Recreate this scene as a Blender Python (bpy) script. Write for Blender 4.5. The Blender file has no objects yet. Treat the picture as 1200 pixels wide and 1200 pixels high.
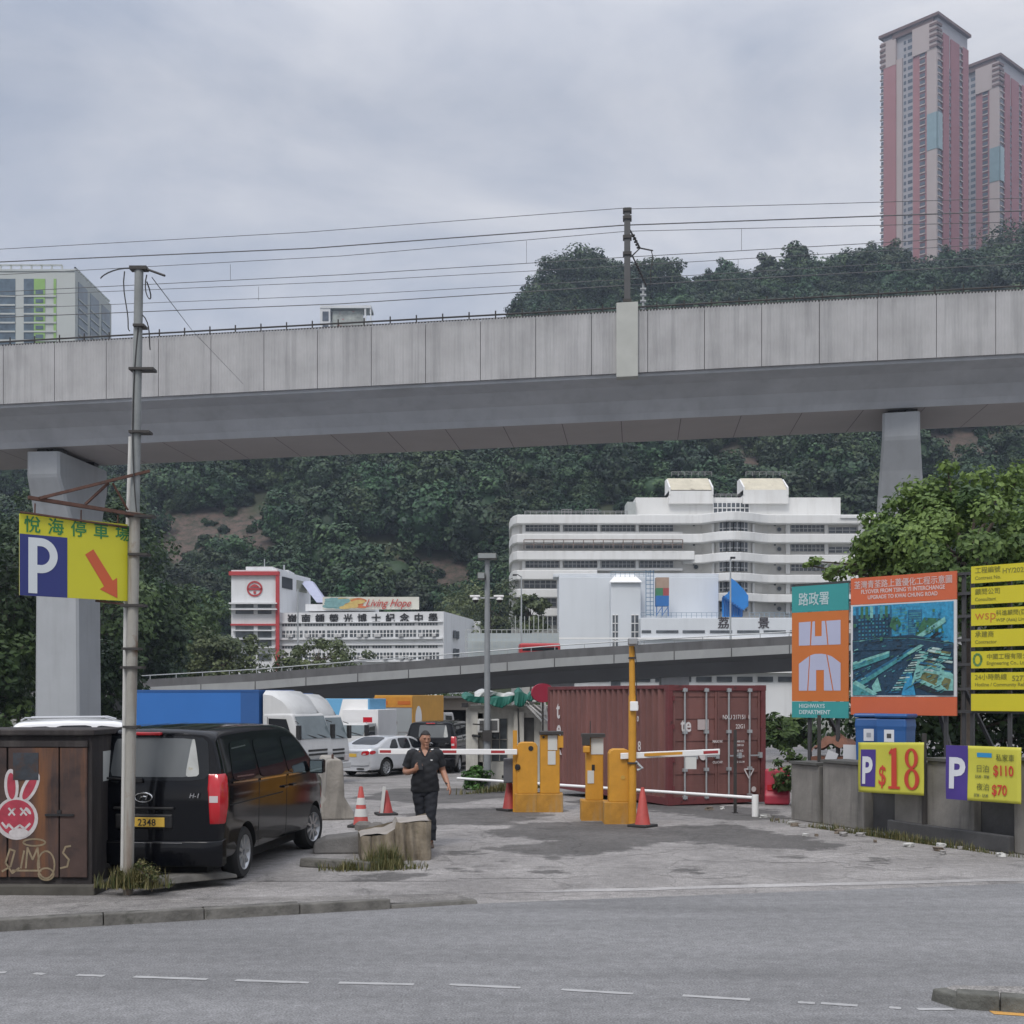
import bpy, bmesh, math, random
import numpy as np
from mathutils import Vector, Matrix, Euler
R = math.radians
scene = bpy.context.scene
COL = scene.collection
# ------------------------------------------------------------ camera
H = 2.33          # eye height
F = 1500.0        # focal length in pixels of the 1200 px photograph
HY = 815.0        # horizon row
cd = bpy.data.cameras.new('camera'); cam = bpy.data.objects.new('camera', cd); COL.objects.link(cam)
cam.location = (0, 0, H); cam.rotation_euler = (R(90), 0, 0)
cd.sensor_width = 36; cd.lens = 36 * F / 1200; cd.shift_y = (HY - 600) / 1200
cd.clip_start = 0.1; cd.clip_end = 6000
scene.camera = cam
scene.render.resolution_x = scene.render.resolution_y = 1024
# ------------------------------------------------------------ light
SUN_EL, SUN_AZ = 52, 200     # azimuth clockwise from +Y (200 = behind the camera)
wd = bpy.data.worlds.new('World'); scene.world = wd; wd.use_nodes = True
nt = wd.node_tree; N = nt.nodes; L = nt.links; N.clear()
out = N.new('ShaderNodeOutputWorld'); bg = N.new('ShaderNodeBackground'); bg.inputs[1].default_value = 0.1
sky = N.new('ShaderNodeTexSky'); sky.sky_type = 'NISHITA'; sky.sun_disc = False
sky.sun_elevation = R(SUN_EL); sky.sun_rotation = R(SUN_AZ); sky.dust_density = 3
tc = N.new('ShaderNodeTexCoord'); mp = N.new('ShaderNodeMapping'); mp.inputs['Scale'].default_value = (1, 1, 2.6)
mp.inputs['Location'].default_value = (0.35, 0.0, 0.15)
n1 = N.new('ShaderNodeTexNoise'); n1.inputs['Scale'].default_value = 3.1; n1.inputs['Detail'].default_value = 8; n1.inputs['Roughness'].default_value = .56
n1.inputs['Distortion'].default_value = .35
rp = N.new('ShaderNodeValToRGB')
rp.color_ramp.elements[0].position = .35; rp.color_ramp.elements[0].color = (3.2, 3.5, 4.2, 1)
rp.color_ramp.elements[1].position = .66; rp.color_ramp.elements[1].color = (5.7, 5.7, 5.95, 1)
sx = N.new('ShaderNodeSeparateXYZ'); zr = N.new('ShaderNodeMapRange')
zr.inputs['From Min'].default_value = .42; zr.inputs['From Max'].default_value = 1.0
zr.inputs['To Min'].default_value = 1.0; zr.inputs['To Max'].default_value = 3.0
zl = N.new('ShaderNodeMapRange'); zl.inputs['From Min'].default_value = .18; zl.inputs['From Max'].default_value = .5
zl.inputs['To Min'].default_value = 1.12; zl.inputs['To Max'].default_value = .9
mu0 = N.new('ShaderNodeMath'); mu0.operation = 'MULTIPLY'
mul = N.new('ShaderNodeVectorMath'); mul.operation = 'SCALE'
mix = N.new('ShaderNodeMix'); mix.data_type = 'RGBA'; mix.inputs[0].default_value = .9
L.new(tc.outputs['Generated'], mp.inputs[0]); L.new(mp.outputs[0], n1.inputs['Vector']); L.new(n1.outputs['Fac'], rp.inputs[0])
L.new(tc.outputs['Generated'], sx.inputs[0]); L.new(sx.outputs['Z'], zr.inputs['Value']); L.new(sx.outputs['Z'], zl.inputs['Value'])
L.new(zr.outputs[0], mu0.inputs[0]); L.new(zl.outputs[0], mu0.inputs[1])
L.new(rp.outputs[0], mul.inputs[0]); L.new(mu0.outputs[0], mul.inputs['Scale'])
L.new(sky.outputs[0], mix.inputs[6]); L.new(mul.outputs[0], mix.inputs[7]); L.new(mix.outputs[2], bg.inputs[0]); L.new(bg.outputs[0], out.inputs[0])
sd = bpy.data.lights.new('sun', 'SUN'); so = bpy.data.objects.new('sun', sd); COL.objects.link(so)
sd.energy = 1.3; sd.angle = R(18); sd.color = (1, .96, .9)
so.rotation_euler = (R(90 - SUN_EL), 0, R(-SUN_AZ + 180)); so.location = (0, -20, 60)
scene.view_settings.view_transform = 'Standard'; scene.view_settings.look = 'None'
scene.view_settings.exposure = 0.46; scene.view_settings.gamma = 1
scene.cycles.max_bounces = 6; scene.cycles.diffuse_bounces = 3; scene.cycles.glossy_bounces = 3; scene.cycles.transmission_bounces = 4
scene.cycles.volume_bounces = 0; scene.cycles.caustics_reflective = False; scene.cycles.caustics_refractive = False
scene.cycles.use_denoising = True

# ------------------------------------------------------------ helpers
def gz(y):
    if y < 27: return 0.0
    if y < 45: return -.032 * (y - 27)
    return -.576
def W(px, py, Y):   # a point of the photograph taken at depth Y
    return Vector(((px - 600) / F * Y, Y, H - (py - HY) / F * Y))
def G(px, py):      # where the ground is met
    lo, hi = 1.0, 400.0
    for _ in range(60):
        m = (lo + hi) / 2
        if HY + F * (H - gz(m)) / m > py: lo = m
        else: hi = m
    return Vector(((px - 600) / F * lo, lo, gz(lo)))
def lin(c):
    def f(v): return v / 12.92 if v <= .04045 else ((v + .055) / 1.055) ** 2.4
    if isinstance(c, str):
        c = c.lstrip('#'); c = tuple(int(c[i:i + 2], 16) / 255 for i in (0, 2, 4))
        return tuple(f(v) for v in c)
    return tuple(c)
MATS = {}
def mat(name, col, rough=.65, metal=0., var=.12, vscale=1.5, bump=0., bscale=25., streak=0., streakcol=(.05, .05, .05), sscale=(5, 5, .35),
        coat=0., spots=None, spotcol=(.1, .05, .02), spotscale=4., spec=.5, emit=0., detail=4):
    """procedural material in object space: base colour with noise, optional vertical rain streaks, patches (spots = threshold), bump"""
    if name in MATS: return MATS[name]
    m = bpy.data.materials.new(name); m.use_nodes = True; MATS[name] = m
    n = m.node_tree.nodes; l = m.node_tree.links; b = n['Principled BSDF']; col = lin(col)
    b.inputs['Roughness'].default_value = rough; b.inputs['Metallic'].default_value = metal
    b.inputs['Specular IOR Level'].default_value = spec
    if coat: b.inputs['Coat Weight'].default_value = coat; b.inputs['Coat Roughness'].default_value = .05
    t = n.new('ShaderNodeTexCoord'); cur = None
    def noise(scale, det=detail, vec=None):
        x = n.new('ShaderNodeTexNoise'); x.inputs['Scale'].default_value = scale; x.inputs['Detail'].default_value = det
        x.inputs['Roughness'].default_value = .6
        l.new(vec or t.outputs['Object'], x.inputs['Vector']); return x.outputs['Fac']
    def ramp(fac, p0, p1):
        x = n.new('ShaderNodeMapRange'); x.inputs['From Min'].default_value = p0; x.inputs['From Max'].default_value = p1
        l.new(fac, x.inputs['Value']); return x.outputs[0]
    def mixc(fac, a, c2):
        x = n.new('ShaderNodeMix'); x.data_type = 'RGBA'; l.new(fac, x.inputs[0])
        for i, v in ((6, a), (7, c2)):
            if isinstance(v, tuple): x.inputs[i].default_value = (*v, 1)
            else: l.new(v, x.inputs[i])
        return x.outputs[2]
    if var:
        cur = mixc(ramp(noise(vscale), .25, .75), tuple(v * (1 - var) for v in col), tuple(min(1, v * (1 + var)) for v in col))
    else: cur = col
    if spots is not None:
        cur = mixc(ramp(noise(spotscale, 6), spots, spots + .12), cur, lin(spotcol))
    if streak:
        mpn = n.new('ShaderNodeMapping'); mpn.inputs['Scale'].default_value = sscale
        l.new(t.outputs['Object'], mpn.inputs[0])
        s = ramp(noise(1.0, 5, mpn.outputs[0]), .48, .75)
        k = n.new('ShaderNodeMath'); k.operation = 'MULTIPLY'; k.inputs[1].default_value = streak; l.new(s, k.inputs[0])
        cur = mixc(k.outputs[0], cur, lin(streakcol))
    if isinstance(cur, tuple): b.inputs['Base Color'].default_value = (*cur, 1)
    else: l.new(cur, b.inputs['Base Color'])
    if bump:
        bp = n.new('ShaderNodeBump'); bp.inputs['Strength'].default_value = min(1, bump); bp.inputs['Distance'].default_value = .02
        l.new(noise(bscale, 5), bp.inputs['Height']); l.new(bp.outputs[0], b.inputs['Normal'])
    if emit:
        b.inputs['Emission Color'].default_value = (*col, 1); b.inputs['Emission Strength'].default_value = emit
    return m
def leafmat(name, dark, light, hue=.0, trans=.25):
    """foliage: per-leaf tint read from the attribute 'tint', per-tree shift from Object Info"""
    if name in MATS: return MATS[name]
    m = bpy.data.materials.new(name); m.use_nodes = True; MATS[name] = m
    n = m.node_tree.nodes; l = m.node_tree.links; b = n['Principled BSDF']
    a = n.new('ShaderNodeAttribute'); a.attribute_name = 'tint'
    r = n.new('ShaderNodeMix'); r.data_type = 'RGBA'; r.inputs[6].default_value = (*dark, 1); r.inputs[7].default_value = (*light, 1)
    l.new(a.outputs['Fac'], r.inputs[0])
    oi = n.new('ShaderNodeObjectInfo'); mr = n.new('ShaderNodeMapRange'); mr.inputs['To Min'].default_value = .5 - hue; mr.inputs['To Max'].default_value = .5 + hue * .6
    l.new(oi.outputs['Random'], mr.inputs['Value'])
    hs = n.new('ShaderNodeHueSaturation'); l.new(mr.outputs[0], hs.inputs['Hue']); l.new(r.outputs[2], hs.inputs['Color'])
    mv = n.new('ShaderNodeMapRange'); mv.inputs['To Min'].default_value = 1 - hue * 9; mv.inputs['To Max'].default_value = 1 + hue * 9
    ra = n.new('ShaderNodeMath'); ra.operation = 'FRACT'; rm = n.new('ShaderNodeMath'); rm.operation = 'MULTIPLY'; rm.inputs[1].default_value = 7.31
    l.new(oi.outputs['Random'], rm.inputs[0]); l.new(rm.outputs[0], ra.inputs[0]); l.new(ra.outputs[0], mv.inputs['Value']); l.new(mv.outputs[0], hs.inputs['Value'])
    l.new(hs.outputs[0], b.inputs['Base Color']); b.inputs['Roughness'].default_value = .55; b.inputs['Specular IOR Level'].default_value = .3
    if trans:
        tr = n.new('ShaderNodeBsdfTranslucent'); l.new(hs.outputs[0], tr.inputs[0]); ms = n.new('ShaderNodeMixShader'); ms.inputs[0].default_value = trans
        l.new(b.outputs[0], ms.inputs[1]); l.new(tr.outputs[0], ms.inputs[2]); l.new(ms.outputs[0], n['Material Output'].inputs[0])
    return m
def tag(o, label=None, cat=None, group=None, kind=None):
    if label: o['label'] = label
    if cat: o['category'] = cat
    if group: o['group'] = group
    if kind: o['kind'] = kind
    return o
def empty(name, loc, rz=0., label=None, cat=None, group=None):
    o = bpy.data.objects.new(name, None); COL.objects.link(o); o.location = loc; o.rotation_euler = (0, 0, rz); o.empty_display_size = .2
    return tag(o, label, cat, group)
class MB:
    """collects shapes; build() links them as ONE mesh object"""
    def __init__(s): s.v = []; s.f = []; s.m = []; s.T = None; s.g = []; s.cur = 0
    def add(s, vs, fs, mi=0):
        o = len(s.v)
        for p in vs:
            p = Vector(p); s.v.append(s.T @ p if s.T is not None else p)
        for f in fs: s.f.append(tuple(i + o for i in f)); s.m.append(mi); s.g.append(s.cur)
        return s
    def mark(s): s.cur += 1; return s
    def box(s, x0, x1, y0, y1, z0, z1, mi=0):
        return s.add([(x0, y0, z0), (x1, y0, z0), (x1, y1, z0), (x0, y1, z0), (x0, y0, z1), (x1, y0, z1), (x1, y1, z1), (x0, y1, z1)],
                     [(0, 3, 2, 1), (4, 5, 6, 7), (0, 1, 5, 4), (1, 2, 6, 5), (2, 3, 7, 6), (3, 0, 4, 7)], mi)
    def poly(s, pts, mi=0): return s.add(pts, [tuple(range(len(pts)))], mi)
    def prism(s, pts, a, b, mi=0, ax='y'):
        """2d polygon extruded from a to b along ax; the polygon is (x,z) for y, (y,z) for x, (x,y) for z"""
        n = len(pts)
        def P(p, h): return {'y': (p[0], h, p[1]), 'x': (h, p[0], p[1]), 'z': (p[0], p[1], h)}[ax]
        vs = [P(p, a) for p in pts] + [P(p, b) for p in pts]
        return s.add(vs, [tuple(range(n))[::-1], tuple(range(n, 2 * n))] + [(i, (i + 1) % n, n + (i + 1) % n, n + i) for i in range(n)], mi)
    def cyl(s, p0, p1, r0, r1=None, n=12, mi=0, cap=True):
        r1 = r0 if r1 is None else r1; p0 = Vector(p0); p1 = Vector(p1); d = (p1 - p0).normalized()
        u = d.orthogonal().normalized(); w = d.cross(u)
        vs = [p0 + (u * math.cos(2 * math.pi * i / n) + w * math.sin(2 * math.pi * i / n)) * r0 for i in range(n)]
        vs += [p1 + (u * math.cos(2 * math.pi * i / n) + w * math.sin(2 * math.pi * i / n)) * r1 for i in range(n)]
        fs = [(i, (i + 1) % n, n + (i + 1) % n, n + i) for i in range(n)]
        if cap: fs += [tuple(range(n))[::-1], tuple(range(n, 2 * n))]
        return s.add(vs, fs, mi)
    def tube(s, pts, r, n=6, mi=0):
        pts = [Vector(p) for p in pts]; rings = []
        rr = r if isinstance(r, (list, tuple)) else [r] * len(pts)
        u = None
        for i, p in enumerate(pts):
            d = (pts[min(i + 1, len(pts) - 1)] - pts[max(i - 1, 0)]).normalized()
            u = d.orthogonal().normalized() if u is None else (u - d * u.dot(d)).normalized()
            w = d.cross(u)
            rings.append([p + (u * math.cos(2 * math.pi * k / n) + w * math.sin(2 * math.pi * k / n)) * rr[i] for k in range(n)])
        return s.loft(rings, mi=mi)
    def loft(s, rings, mi=0, cap=True, closed=True):
        n = len(rings[0]); vs = [p for r in rings for p in r]; fs = []
        for i in range(len(rings) - 1):
            for k in range(n if closed else n - 1):
                a = i * n + k; b = i * n + (k + 1) % n; fs.append((a, b, b + n, a + n))
        if cap: fs += [tuple(range(n))[::-1], tuple(range((len(rings) - 1) * n, len(rings) * n))]
        return s.add(vs, fs, mi)
    def lathe(s, prof, n=24, c=(0, 0, 0), ax='z', mi=0, cap=True):
        rings = []
        for r, h in prof:
            ring = []
            for k in range(n):
                a = 2 * math.pi * k / n; x, y = r * math.cos(a), r * math.sin(a)
                p = {'z': (x, y, h), 'y': (x, h, y), 'x': (h, x, y)}[ax]; ring.append((p[0] + c[0], p[1] + c[1], p[2] + c[2]))
            rings.append(ring)
        return s.loft(rings, mi, cap)
    def grid(s, nu, nv, fn, mi=0):
        vs = [fn(i / nu, j / nv) for i in range(nu + 1) for j in range(nv + 1)]
        return s.add(vs, [(i * (nv + 1) + j, (i + 1) * (nv + 1) + j, (i + 1) * (nv + 1) + j + 1, i * (nv + 1) + j + 1) for i in range(nu) for j in range(nv)], mi)
    def ball(s, c, r, nu=12, nv=8, mi=0, sc=(1, 1, 1)):
        return s.loft([[(c[0] + sc[0] * r * math.sin(math.pi * (j + .02) / (nv + .04)) * math.cos(2 * math.pi * k / nu), c[1] + sc[1] * r * math.sin(math.pi * (j + .02) / (nv + .04)) * math.sin(2 * math.pi * k / nu),
                         c[2] - sc[2] * r * math.cos(math.pi * (j + .02) / (nv + .04))) for k in range(nu)] for j in range(nv + 1)], mi)
    def text(s, txt, size, M, mi=0, bold=0., sx=1., align='LEFT', ext=.001, shear=0., space=1.):
        """lettering in the local XZ plane facing -Y, then transformed by M"""
        cjk = bold if any(ord(q) > 0x2E80 for q in txt) else 0.
        c = bpy.data.curves.new('lettering', 'FONT'); c.body = txt; c.size = size; c.offset = 0. if cjk else bold * size; c.extrude = ext; c.align_x = align; c.shear = shear; c.space_character = space
        c.resolution_u = 3
        o = bpy.data.objects.new('lettering', c); COL.objects.link(o)
        dg = bpy.context.evaluated_depsgraph_get(); dg.update(); me = bpy.data.meshes.new_from_object(o.evaluated_get(dg))
        for k in ((0,) if not cjk else (0, 1, -1, 2)):      # heavier strokes for the dense characters: laid over each other a hair apart
            dx, dz = ((0, 0), (1, .5), (-1, -.5), (.3, -1))[k]; hv = cjk * size * .5
            vs = [M @ Vector((v.co.x * sx + dx * hv, -v.co.z - abs(k) * .0004, v.co.y + dz * hv)) for v in me.vertices]
            s.add(vs, [tuple(p.vertices) for p in me.polygons], mi)
        bpy.data.objects.remove(o); bpy.data.curves.remove(c); bpy.data.meshes.remove(me); return s
    def build(s, name, mats, parent=None, loc=None, rz=0., smooth=None, bevel=0., seg=2, label=None, cat=None, group=None, kind=None, fix=True):
        me = bpy.data.meshes.new(name); me.from_pydata([tuple(v) for v in s.v], [], s.f)
        if not isinstance(mats, (list, tuple)): mats = [mats]
        for m in mats: me.materials.append(m)
        if len(mats) > 1: me.polygons.foreach_set('material_index', s.m)
        if fix:
            bm = bmesh.new(); bm.from_mesh(me); bmesh.ops.recalc_face_normals(bm, faces=bm.faces); bm.to_mesh(me); bm.free()
        if smooth is not None:
            me.polygons.foreach_set('use_smooth', [True] * len(me.polygons)); me.set_sharp_from_angle(angle=R(smooth))
        me.update()
        o = bpy.data.objects.new(name, me); COL.objects.link(o)
        if parent is not None: o.parent = parent
        if loc is not None: o.location = loc
        o.rotation_euler = (0, 0, rz)
        if bevel:
            b = o.modifiers.new('bevel', 'BEVEL'); b.width = bevel; b.segments = seg; b.limit_method = 'ANGLE'; b.angle_limit = R(35); b.harden_normals = False
        return tag(o, label, cat, group, kind)
def build_split(mb, name, mats, parent, **k):
    """one object per marked piece; parent may be a list indexed by piece"""
    outl = {}
    for g in sorted(set(mb.g)):
        q = MB(); ids = {}
        for f, m, gg in zip(mb.f, mb.m, mb.g):
            if gg != g: continue
            nf = []
            for i in f:
                if i not in ids: ids[i] = len(q.v); q.v.append(mb.v[i])
                nf.append(ids[i])
            q.f.append(tuple(nf)); q.m.append(m); q.g.append(0)
        par = parent.get(g) if isinstance(parent, dict) else parent
        outl[g] = q.build(name, mats, par, **k)
    return outl
def children(o): return [c for c in bpy.data.objects if c.parent == o]
def copy_tree(o, parent=None, kids=None):
    if kids is None:
        kids = {}
        for c in bpy.data.objects:
            if c.parent: kids.setdefault(c.parent.name, []).append(c)
    c = o.copy(); COL.objects.link(c)
    if parent is not None: c.parent = parent
    for ch in kids.get(o.name, []): copy_tree(ch, c, kids)
    return c
def bezier(p, n=12):
    p = [Vector(q) for q in p]; out = []
    for i in range(n + 1):
        t = i / n; q = list(p)
        while len(q) > 1: q = [q[k].lerp(q[k + 1], t) for k in range(len(q) - 1)]
        out.append(q[0])
    return out
def npmesh(name, verts, quads, m, tint=None):
    me = bpy.data.meshes.new(name); nv = len(verts); nf = len(quads); k = quads.shape[1]
    me.vertices.add(nv); me.vertices.foreach_set('co', np.asarray(verts, np.float32).ravel())
    me.loops.add(nf * k); me.loops.foreach_set('vertex_index', np.asarray(quads, np.int32).ravel())
    me.polygons.add(nf); me.polygons.foreach_set('loop_start', np.arange(0, nf * k, k, dtype=np.int32))
    me.update(calc_edges=True); me.materials.append(m)
    if tint is not None:
        a = me.attributes.new('tint', 'FLOAT', 'FACE'); a.data.foreach_set('value', np.asarray(tint, np.float32))
    return me
def leaves(rng, cen, nrm, size, asp=.6, jit=.8):
    """one diamond leaf per centre"""
    n = len(cen); nn = nrm + rng.normal(0, jit, (n, 3)); nn /= np.linalg.norm(nn, axis=1)[:, None] + 1e-9
    a = rng.normal(0, 1, (n, 3)); u = np.cross(nn, a); u /= np.linalg.norm(u, axis=1)[:, None] + 1e-9; w = np.cross(nn, u)
    s = size[:, None] / 2
    v = np.stack([cen + u * s, cen + w * s * asp, cen - u * s, cen - w * s * asp], 1).reshape(-1, 3)
    return v, np.arange(4 * n).reshape(-1, 4)
def crown_arrays(rng, rad, n_clump, n_leaf, lsize, clump_r=.34, shell=.75, flat=1., droop=0.):
    """leaf positions: clumps spread in an uneven ellipsoid with semi axes rad, leaves on each clump"""
    rad = np.array(rad); d = rng.normal(0, 1, (n_clump, 3)); d /= np.linalg.norm(d, axis=1)[:, None]; d[:, 2] *= flat
    rr = rng.uniform(shell * .55, 1.0, n_clump) ** .6; lob = 1 + .22 * np.sin(d[:, 0] * 4 + rng.uniform(0, 6)) * np.cos(d[:, 1] * 5 + rng.uniform(0, 6))
    cc = d * rad * (rr * lob)[:, None]
    cr = rad.mean() * clump_r * rng.uniform(.6, 1.25, n_clump)
    idx = np.repeat(np.arange(n_clump), n_leaf); m = len(idx)
    e = rng.normal(0, 1, (m, 3)); e /= np.linalg.norm(e, axis=1)[:, None]
    lr = rng.uniform(.35, 1, m) ** .5
    pos = cc[idx] + e * (cr[idx] * lr)[:, None] * np.array([1, 1, .75])
    pos[:, 2] -= droop * np.abs(pos[:, 0])
    nrm = e * .8 + cc[idx] / rad * .5 + np.array([0, 0, .5])
    tint = np.clip(rng.normal(.45, .22, n_clump)[idx] + rng.normal(0, .14, m), 0, 1)
    size = lsize * rng.uniform(.6, 1.4, m)
    return pos, nrm, size, tint, cc
# ============================================================ air
hzb = MB(); hzb.box(-520, 520, -40, 720, -1.6, 345); hm_z = bpy.data.materials.new('haze'); hm_z.use_nodes = True
_n = hm_z.node_tree.nodes; _n.remove(_n['Principled BSDF']); _v = _n.new('ShaderNodeVolumePrincipled'); _v.inputs['Color'].default_value = (.70, .82, 1.0, 1); _v.inputs['Density'].default_value = .00026; _v.inputs['Anisotropy'].default_value = .2
hm_z.node_tree.links.new(_v.outputs[0], _n['Material Output'].inputs['Volume']); hzb.build('haze', hm_z, kind='stuff', label='thin pale haze of humid air over the whole valley')
# ============================================================ materials
rng0 = np.random.default_rng(7); random.seed(7)
M_conc = mat('viaduct_concrete', (.37, .37, .375), .85, var=.16, vscale=.7, bump=.25, bscale=9, streak=.5, streakcol=(.16, .165, .17), sscale=(3.2, 3.2, .16))
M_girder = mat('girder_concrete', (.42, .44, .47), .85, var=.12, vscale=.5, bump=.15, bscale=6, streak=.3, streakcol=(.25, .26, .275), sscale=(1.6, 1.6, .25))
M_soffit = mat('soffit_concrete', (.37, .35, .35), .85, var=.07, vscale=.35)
M_pier = mat('pier_concrete', (.36, .38, .40), .85, var=.08, vscale=.6, bump=.2, bscale=8, streak=.25, streakcol=(.2, .2, .2), sscale=(2, 2, .2))
M_joint = mat('joint_gap', (.07, .07, .073), .9, var=0)
M_dark = mat('dark_steel', (.035, .032, .03), .6, var=.2)
M_rust = mat('rusty_steel', (.085, .04, .028), .8, var=.35, vscale=12, spots=.55, spotcol=(.03, .025, .022), spotscale=9)
M_galv = mat('galvanised_steel', (.36, .38, .39), .5, metal=.3, var=.1, vscale=6)
M_white = mat('white_paint', (.78, .78, .77), .6, var=.05)
M_black = mat('black_plastic', (.015, .015, .016), .5, var=.1)
M_conc2 = mat('block_concrete', (.27, .25, .22), .9, var=.35, vscale=2.5, bump=.6, bscale=18, spots=.6, spotcol=(.10, .095, .08), spotscale=3, streak=.75, streakcol=(.075, .07, .06), sscale=(4, 4, .5))
M_glassdark = mat('dark_window_glass', (.03, .04, .05), .12, var=.3, vscale=.8)
# ============================================================ ground
def ground_mat(name, col, var, vs, bump, speck=.25, spots=None, crack=0, lane=False, spotcol=None, spotscale=.9):
    m = mat(name, col, .88, var=var, vscale=vs, bump=bump, bscale=45, detail=8, spots=spots, spotcol=spotcol or tuple(c * .66 for c in col), spotscale=spotscale)
    n = m.node_tree.nodes; l = m.node_tree.links; b = n['Principled BSDF']
    src = b.inputs['Base Color'].links[0].from_socket
    t = [x for x in n if x.type == 'TEX_COORD'][0]
    nz = n.new('ShaderNodeTexNoise'); nz.inputs['Scale'].default_value = 60; nz.inputs['Detail'].default_value = 3; l.new(t.outputs['Object'], nz.inputs['Vector'])
    n2 = n.new('ShaderNodeTexNoise'); n2.inputs['Scale'].default_value = .55; n2.inputs['Detail'].default_value = 7; (l.new(t.outputs['Object'], n2.inputs['Vector']) if not lane else None)
    if lane:
        mpl = n.new('ShaderNodeMapping'); mpl.inputs['Scale'].default_value = (.3, 2.2, 1); mpl.inputs['Rotation'].default_value = (0, 0, R(-8)); l.new(t.outputs['Object'], mpl.inputs[0]); l.new(mpl.outputs[0], n2.inputs['Vector'])
    mr = n.new('ShaderNodeMapRange'); mr.inputs['From Min'].default_value = .3; mr.inputs['From Max'].default_value = .7; mr.inputs['To Min'].default_value = 1 - speck; mr.inputs['To Max'].default_value = 1 + speck
    l.new(nz.outputs['Fac'], mr.inputs['Value'])
    m2 = n.new('ShaderNodeMapRange'); m2.inputs['From Min'].default_value = .35; m2.inputs['From Max'].default_value = .65; m2.inputs['To Min'].default_value = .82; m2.inputs['To Max'].default_value = 1.14
    l.new(n2.outputs['Fac'], m2.inputs['Value'])
    mm = n.new('ShaderNodeMath'); mm.operation = 'MULTIPLY'; l.new(mr.outputs[0], mm.inputs[0]); l.new(m2.outputs[0], mm.inputs[1])
    n3 = n.new('ShaderNodeTexNoise'); n3.inputs['Scale'].default_value = 7; n3.inputs['Detail'].default_value = 9; n3.inputs['Roughness'].default_value = .78; l.new(t.outputs['Object'], n3.inputs['Vector'])
    m3 = n.new('ShaderNodeMapRange'); m3.inputs['From Min'].default_value = .32; m3.inputs['From Max'].default_value = .68; m3.inputs['To Min'].default_value = 1 - speck * .6; m3.inputs['To Max'].default_value = 1 + speck * .6; l.new(n3.outputs['Fac'], m3.inputs['Value'])
    m4 = n.new('ShaderNodeMath'); m4.operation = 'MULTIPLY'; l.new(mm.outputs[0], m4.inputs[0]); l.new(m3.outputs[0], m4.inputs[1]); mm = m4
    if crack:
        vo = n.new('ShaderNodeTexVoronoi'); vo.feature = 'DISTANCE_TO_EDGE'; vo.inputs['Scale'].default_value = crack
        ad = n.new('ShaderNodeVectorMath'); ad.operation = 'MULTIPLY_ADD'; l.new(n2.outputs['Color'], ad.inputs[0]); ad.inputs[1].default_value = (1.6, 1.6, 0); l.new(t.outputs['Object'], ad.inputs[2]); l.new(ad.outputs[0], vo.inputs['Vector'])
        mc = n.new('ShaderNodeMapRange'); mc.inputs['From Min'].default_value = .002; mc.inputs['From Max'].default_value = .012 * crack + .004; mc.inputs['To Min'].default_value = .72; l.new(vo.outputs['Distance'], mc.inputs['Value'])
        m5 = n.new('ShaderNodeMath'); m5.operation = 'MULTIPLY'; l.new(mm.outputs[0], m5.inputs[0]); l.new(mc.outputs[0], m5.inputs[1]); mm = m5
    v = n.new('ShaderNodeVectorMath'); v.operation = 'SCALE'; l.new(src, v.inputs[0]); l.new(mm.outputs[0], v.inputs['Scale']); l.new(v.outputs[0], b.inputs['Base Color'])
    return m
M_road = ground_mat('road_asphalt', (.178, .178, .181), .12, .3, .6, speck=.42, lane=True)
M_lot = ground_mat('lot_concrete', (.25, .238, .23), .24, .9, .8, speck=.5, spots=.55, crack=.55)
M_patch = ground_mat('dark_asphalt', (.095, .095, .10), .3, 1.6, .8, speck=.45, spots=.6, spotcol=(.2, .19, .185), spotscale=2.2)
M_pave = ground_mat('pavement_concrete', (.20, .19, .18), .22, 1.1, .8, speck=.55, spots=.58, crack=.8)
M_earth = ground_mat('far_ground', (.16, .16, .14), .2, .1, .2)
M_kerb = mat('kerb_stone', (.115, .11, .10), .9, var=.45, vscale=4, bump=.8, bscale=20, spots=.58, spotcol=(.055, .055, .045), spotscale=5)
M_mark = mat('worn_white_line', (.34, .34, .34), .8, var=.1, spots=.62, spotcol=(.2, .2, .2), spotscale=9)
M_yel = mat('worn_yellow_line', (.52, .28, .07), .8, var=.15, spots=.6, spotcol=(.22, .2, .16), spotscale=7)
gb = MB()
ys = [-60, 0, 27, 36, 45, 130, 900]
for i in range(len(ys) - 1):
    for xa, xb in ((-900, -60), (-60, 60), (60, 900)):
        gb.add([(xa, ys[i], gz(ys[i]) - .004), (xb, ys[i], gz(ys[i]) - .004), (xb, ys[i + 1], gz(ys[i + 1]) - .004), (xa, ys[i + 1], gz(ys[i + 1]) - .004)], [(0, 1, 2, 3)])
gb.build('ground', M_earth, kind='structure')
def sheet(name, pts, m, dz, kind='structure', **k):
    return MB().poly([(p[0], p[1], p[2] + dz) for p in pts], 0).build(name, m, kind=kind, **k)
A = G(0, 1092); B = G(580, 1058); C = G(1200, 1035)
bd = (C - B).normalized(); bl = (A - B).normalized()
# road in front, lot behind: the boundary runs kerb - line
roadpts = [(-60, -20, 0), (60, -20, 0), tuple(C + bd * 60), tuple(B), tuple(A + bl * 60)]
sheet('road', [Vector(p) for p in roadpts], M_road, 0.0)
lot = MB()
e0 = B; e1 = C + bd * 60
for y0, y1 in ((27, 36), (36, 45), (45, 95)):
    lot.poly([(-60, y0, gz(y0)), (60, y0, gz(y0)), (60, y1, gz(y1)), (-60, y1, gz(y1))])
lot.poly([tuple(A + bl * 60), tuple(B), tuple(C), tuple(C + bd * 15), (60, 27, 0), (-60, 27, 0)])
lot.build('car_park_surface', M_lot, kind='structure', fix=False)
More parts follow.
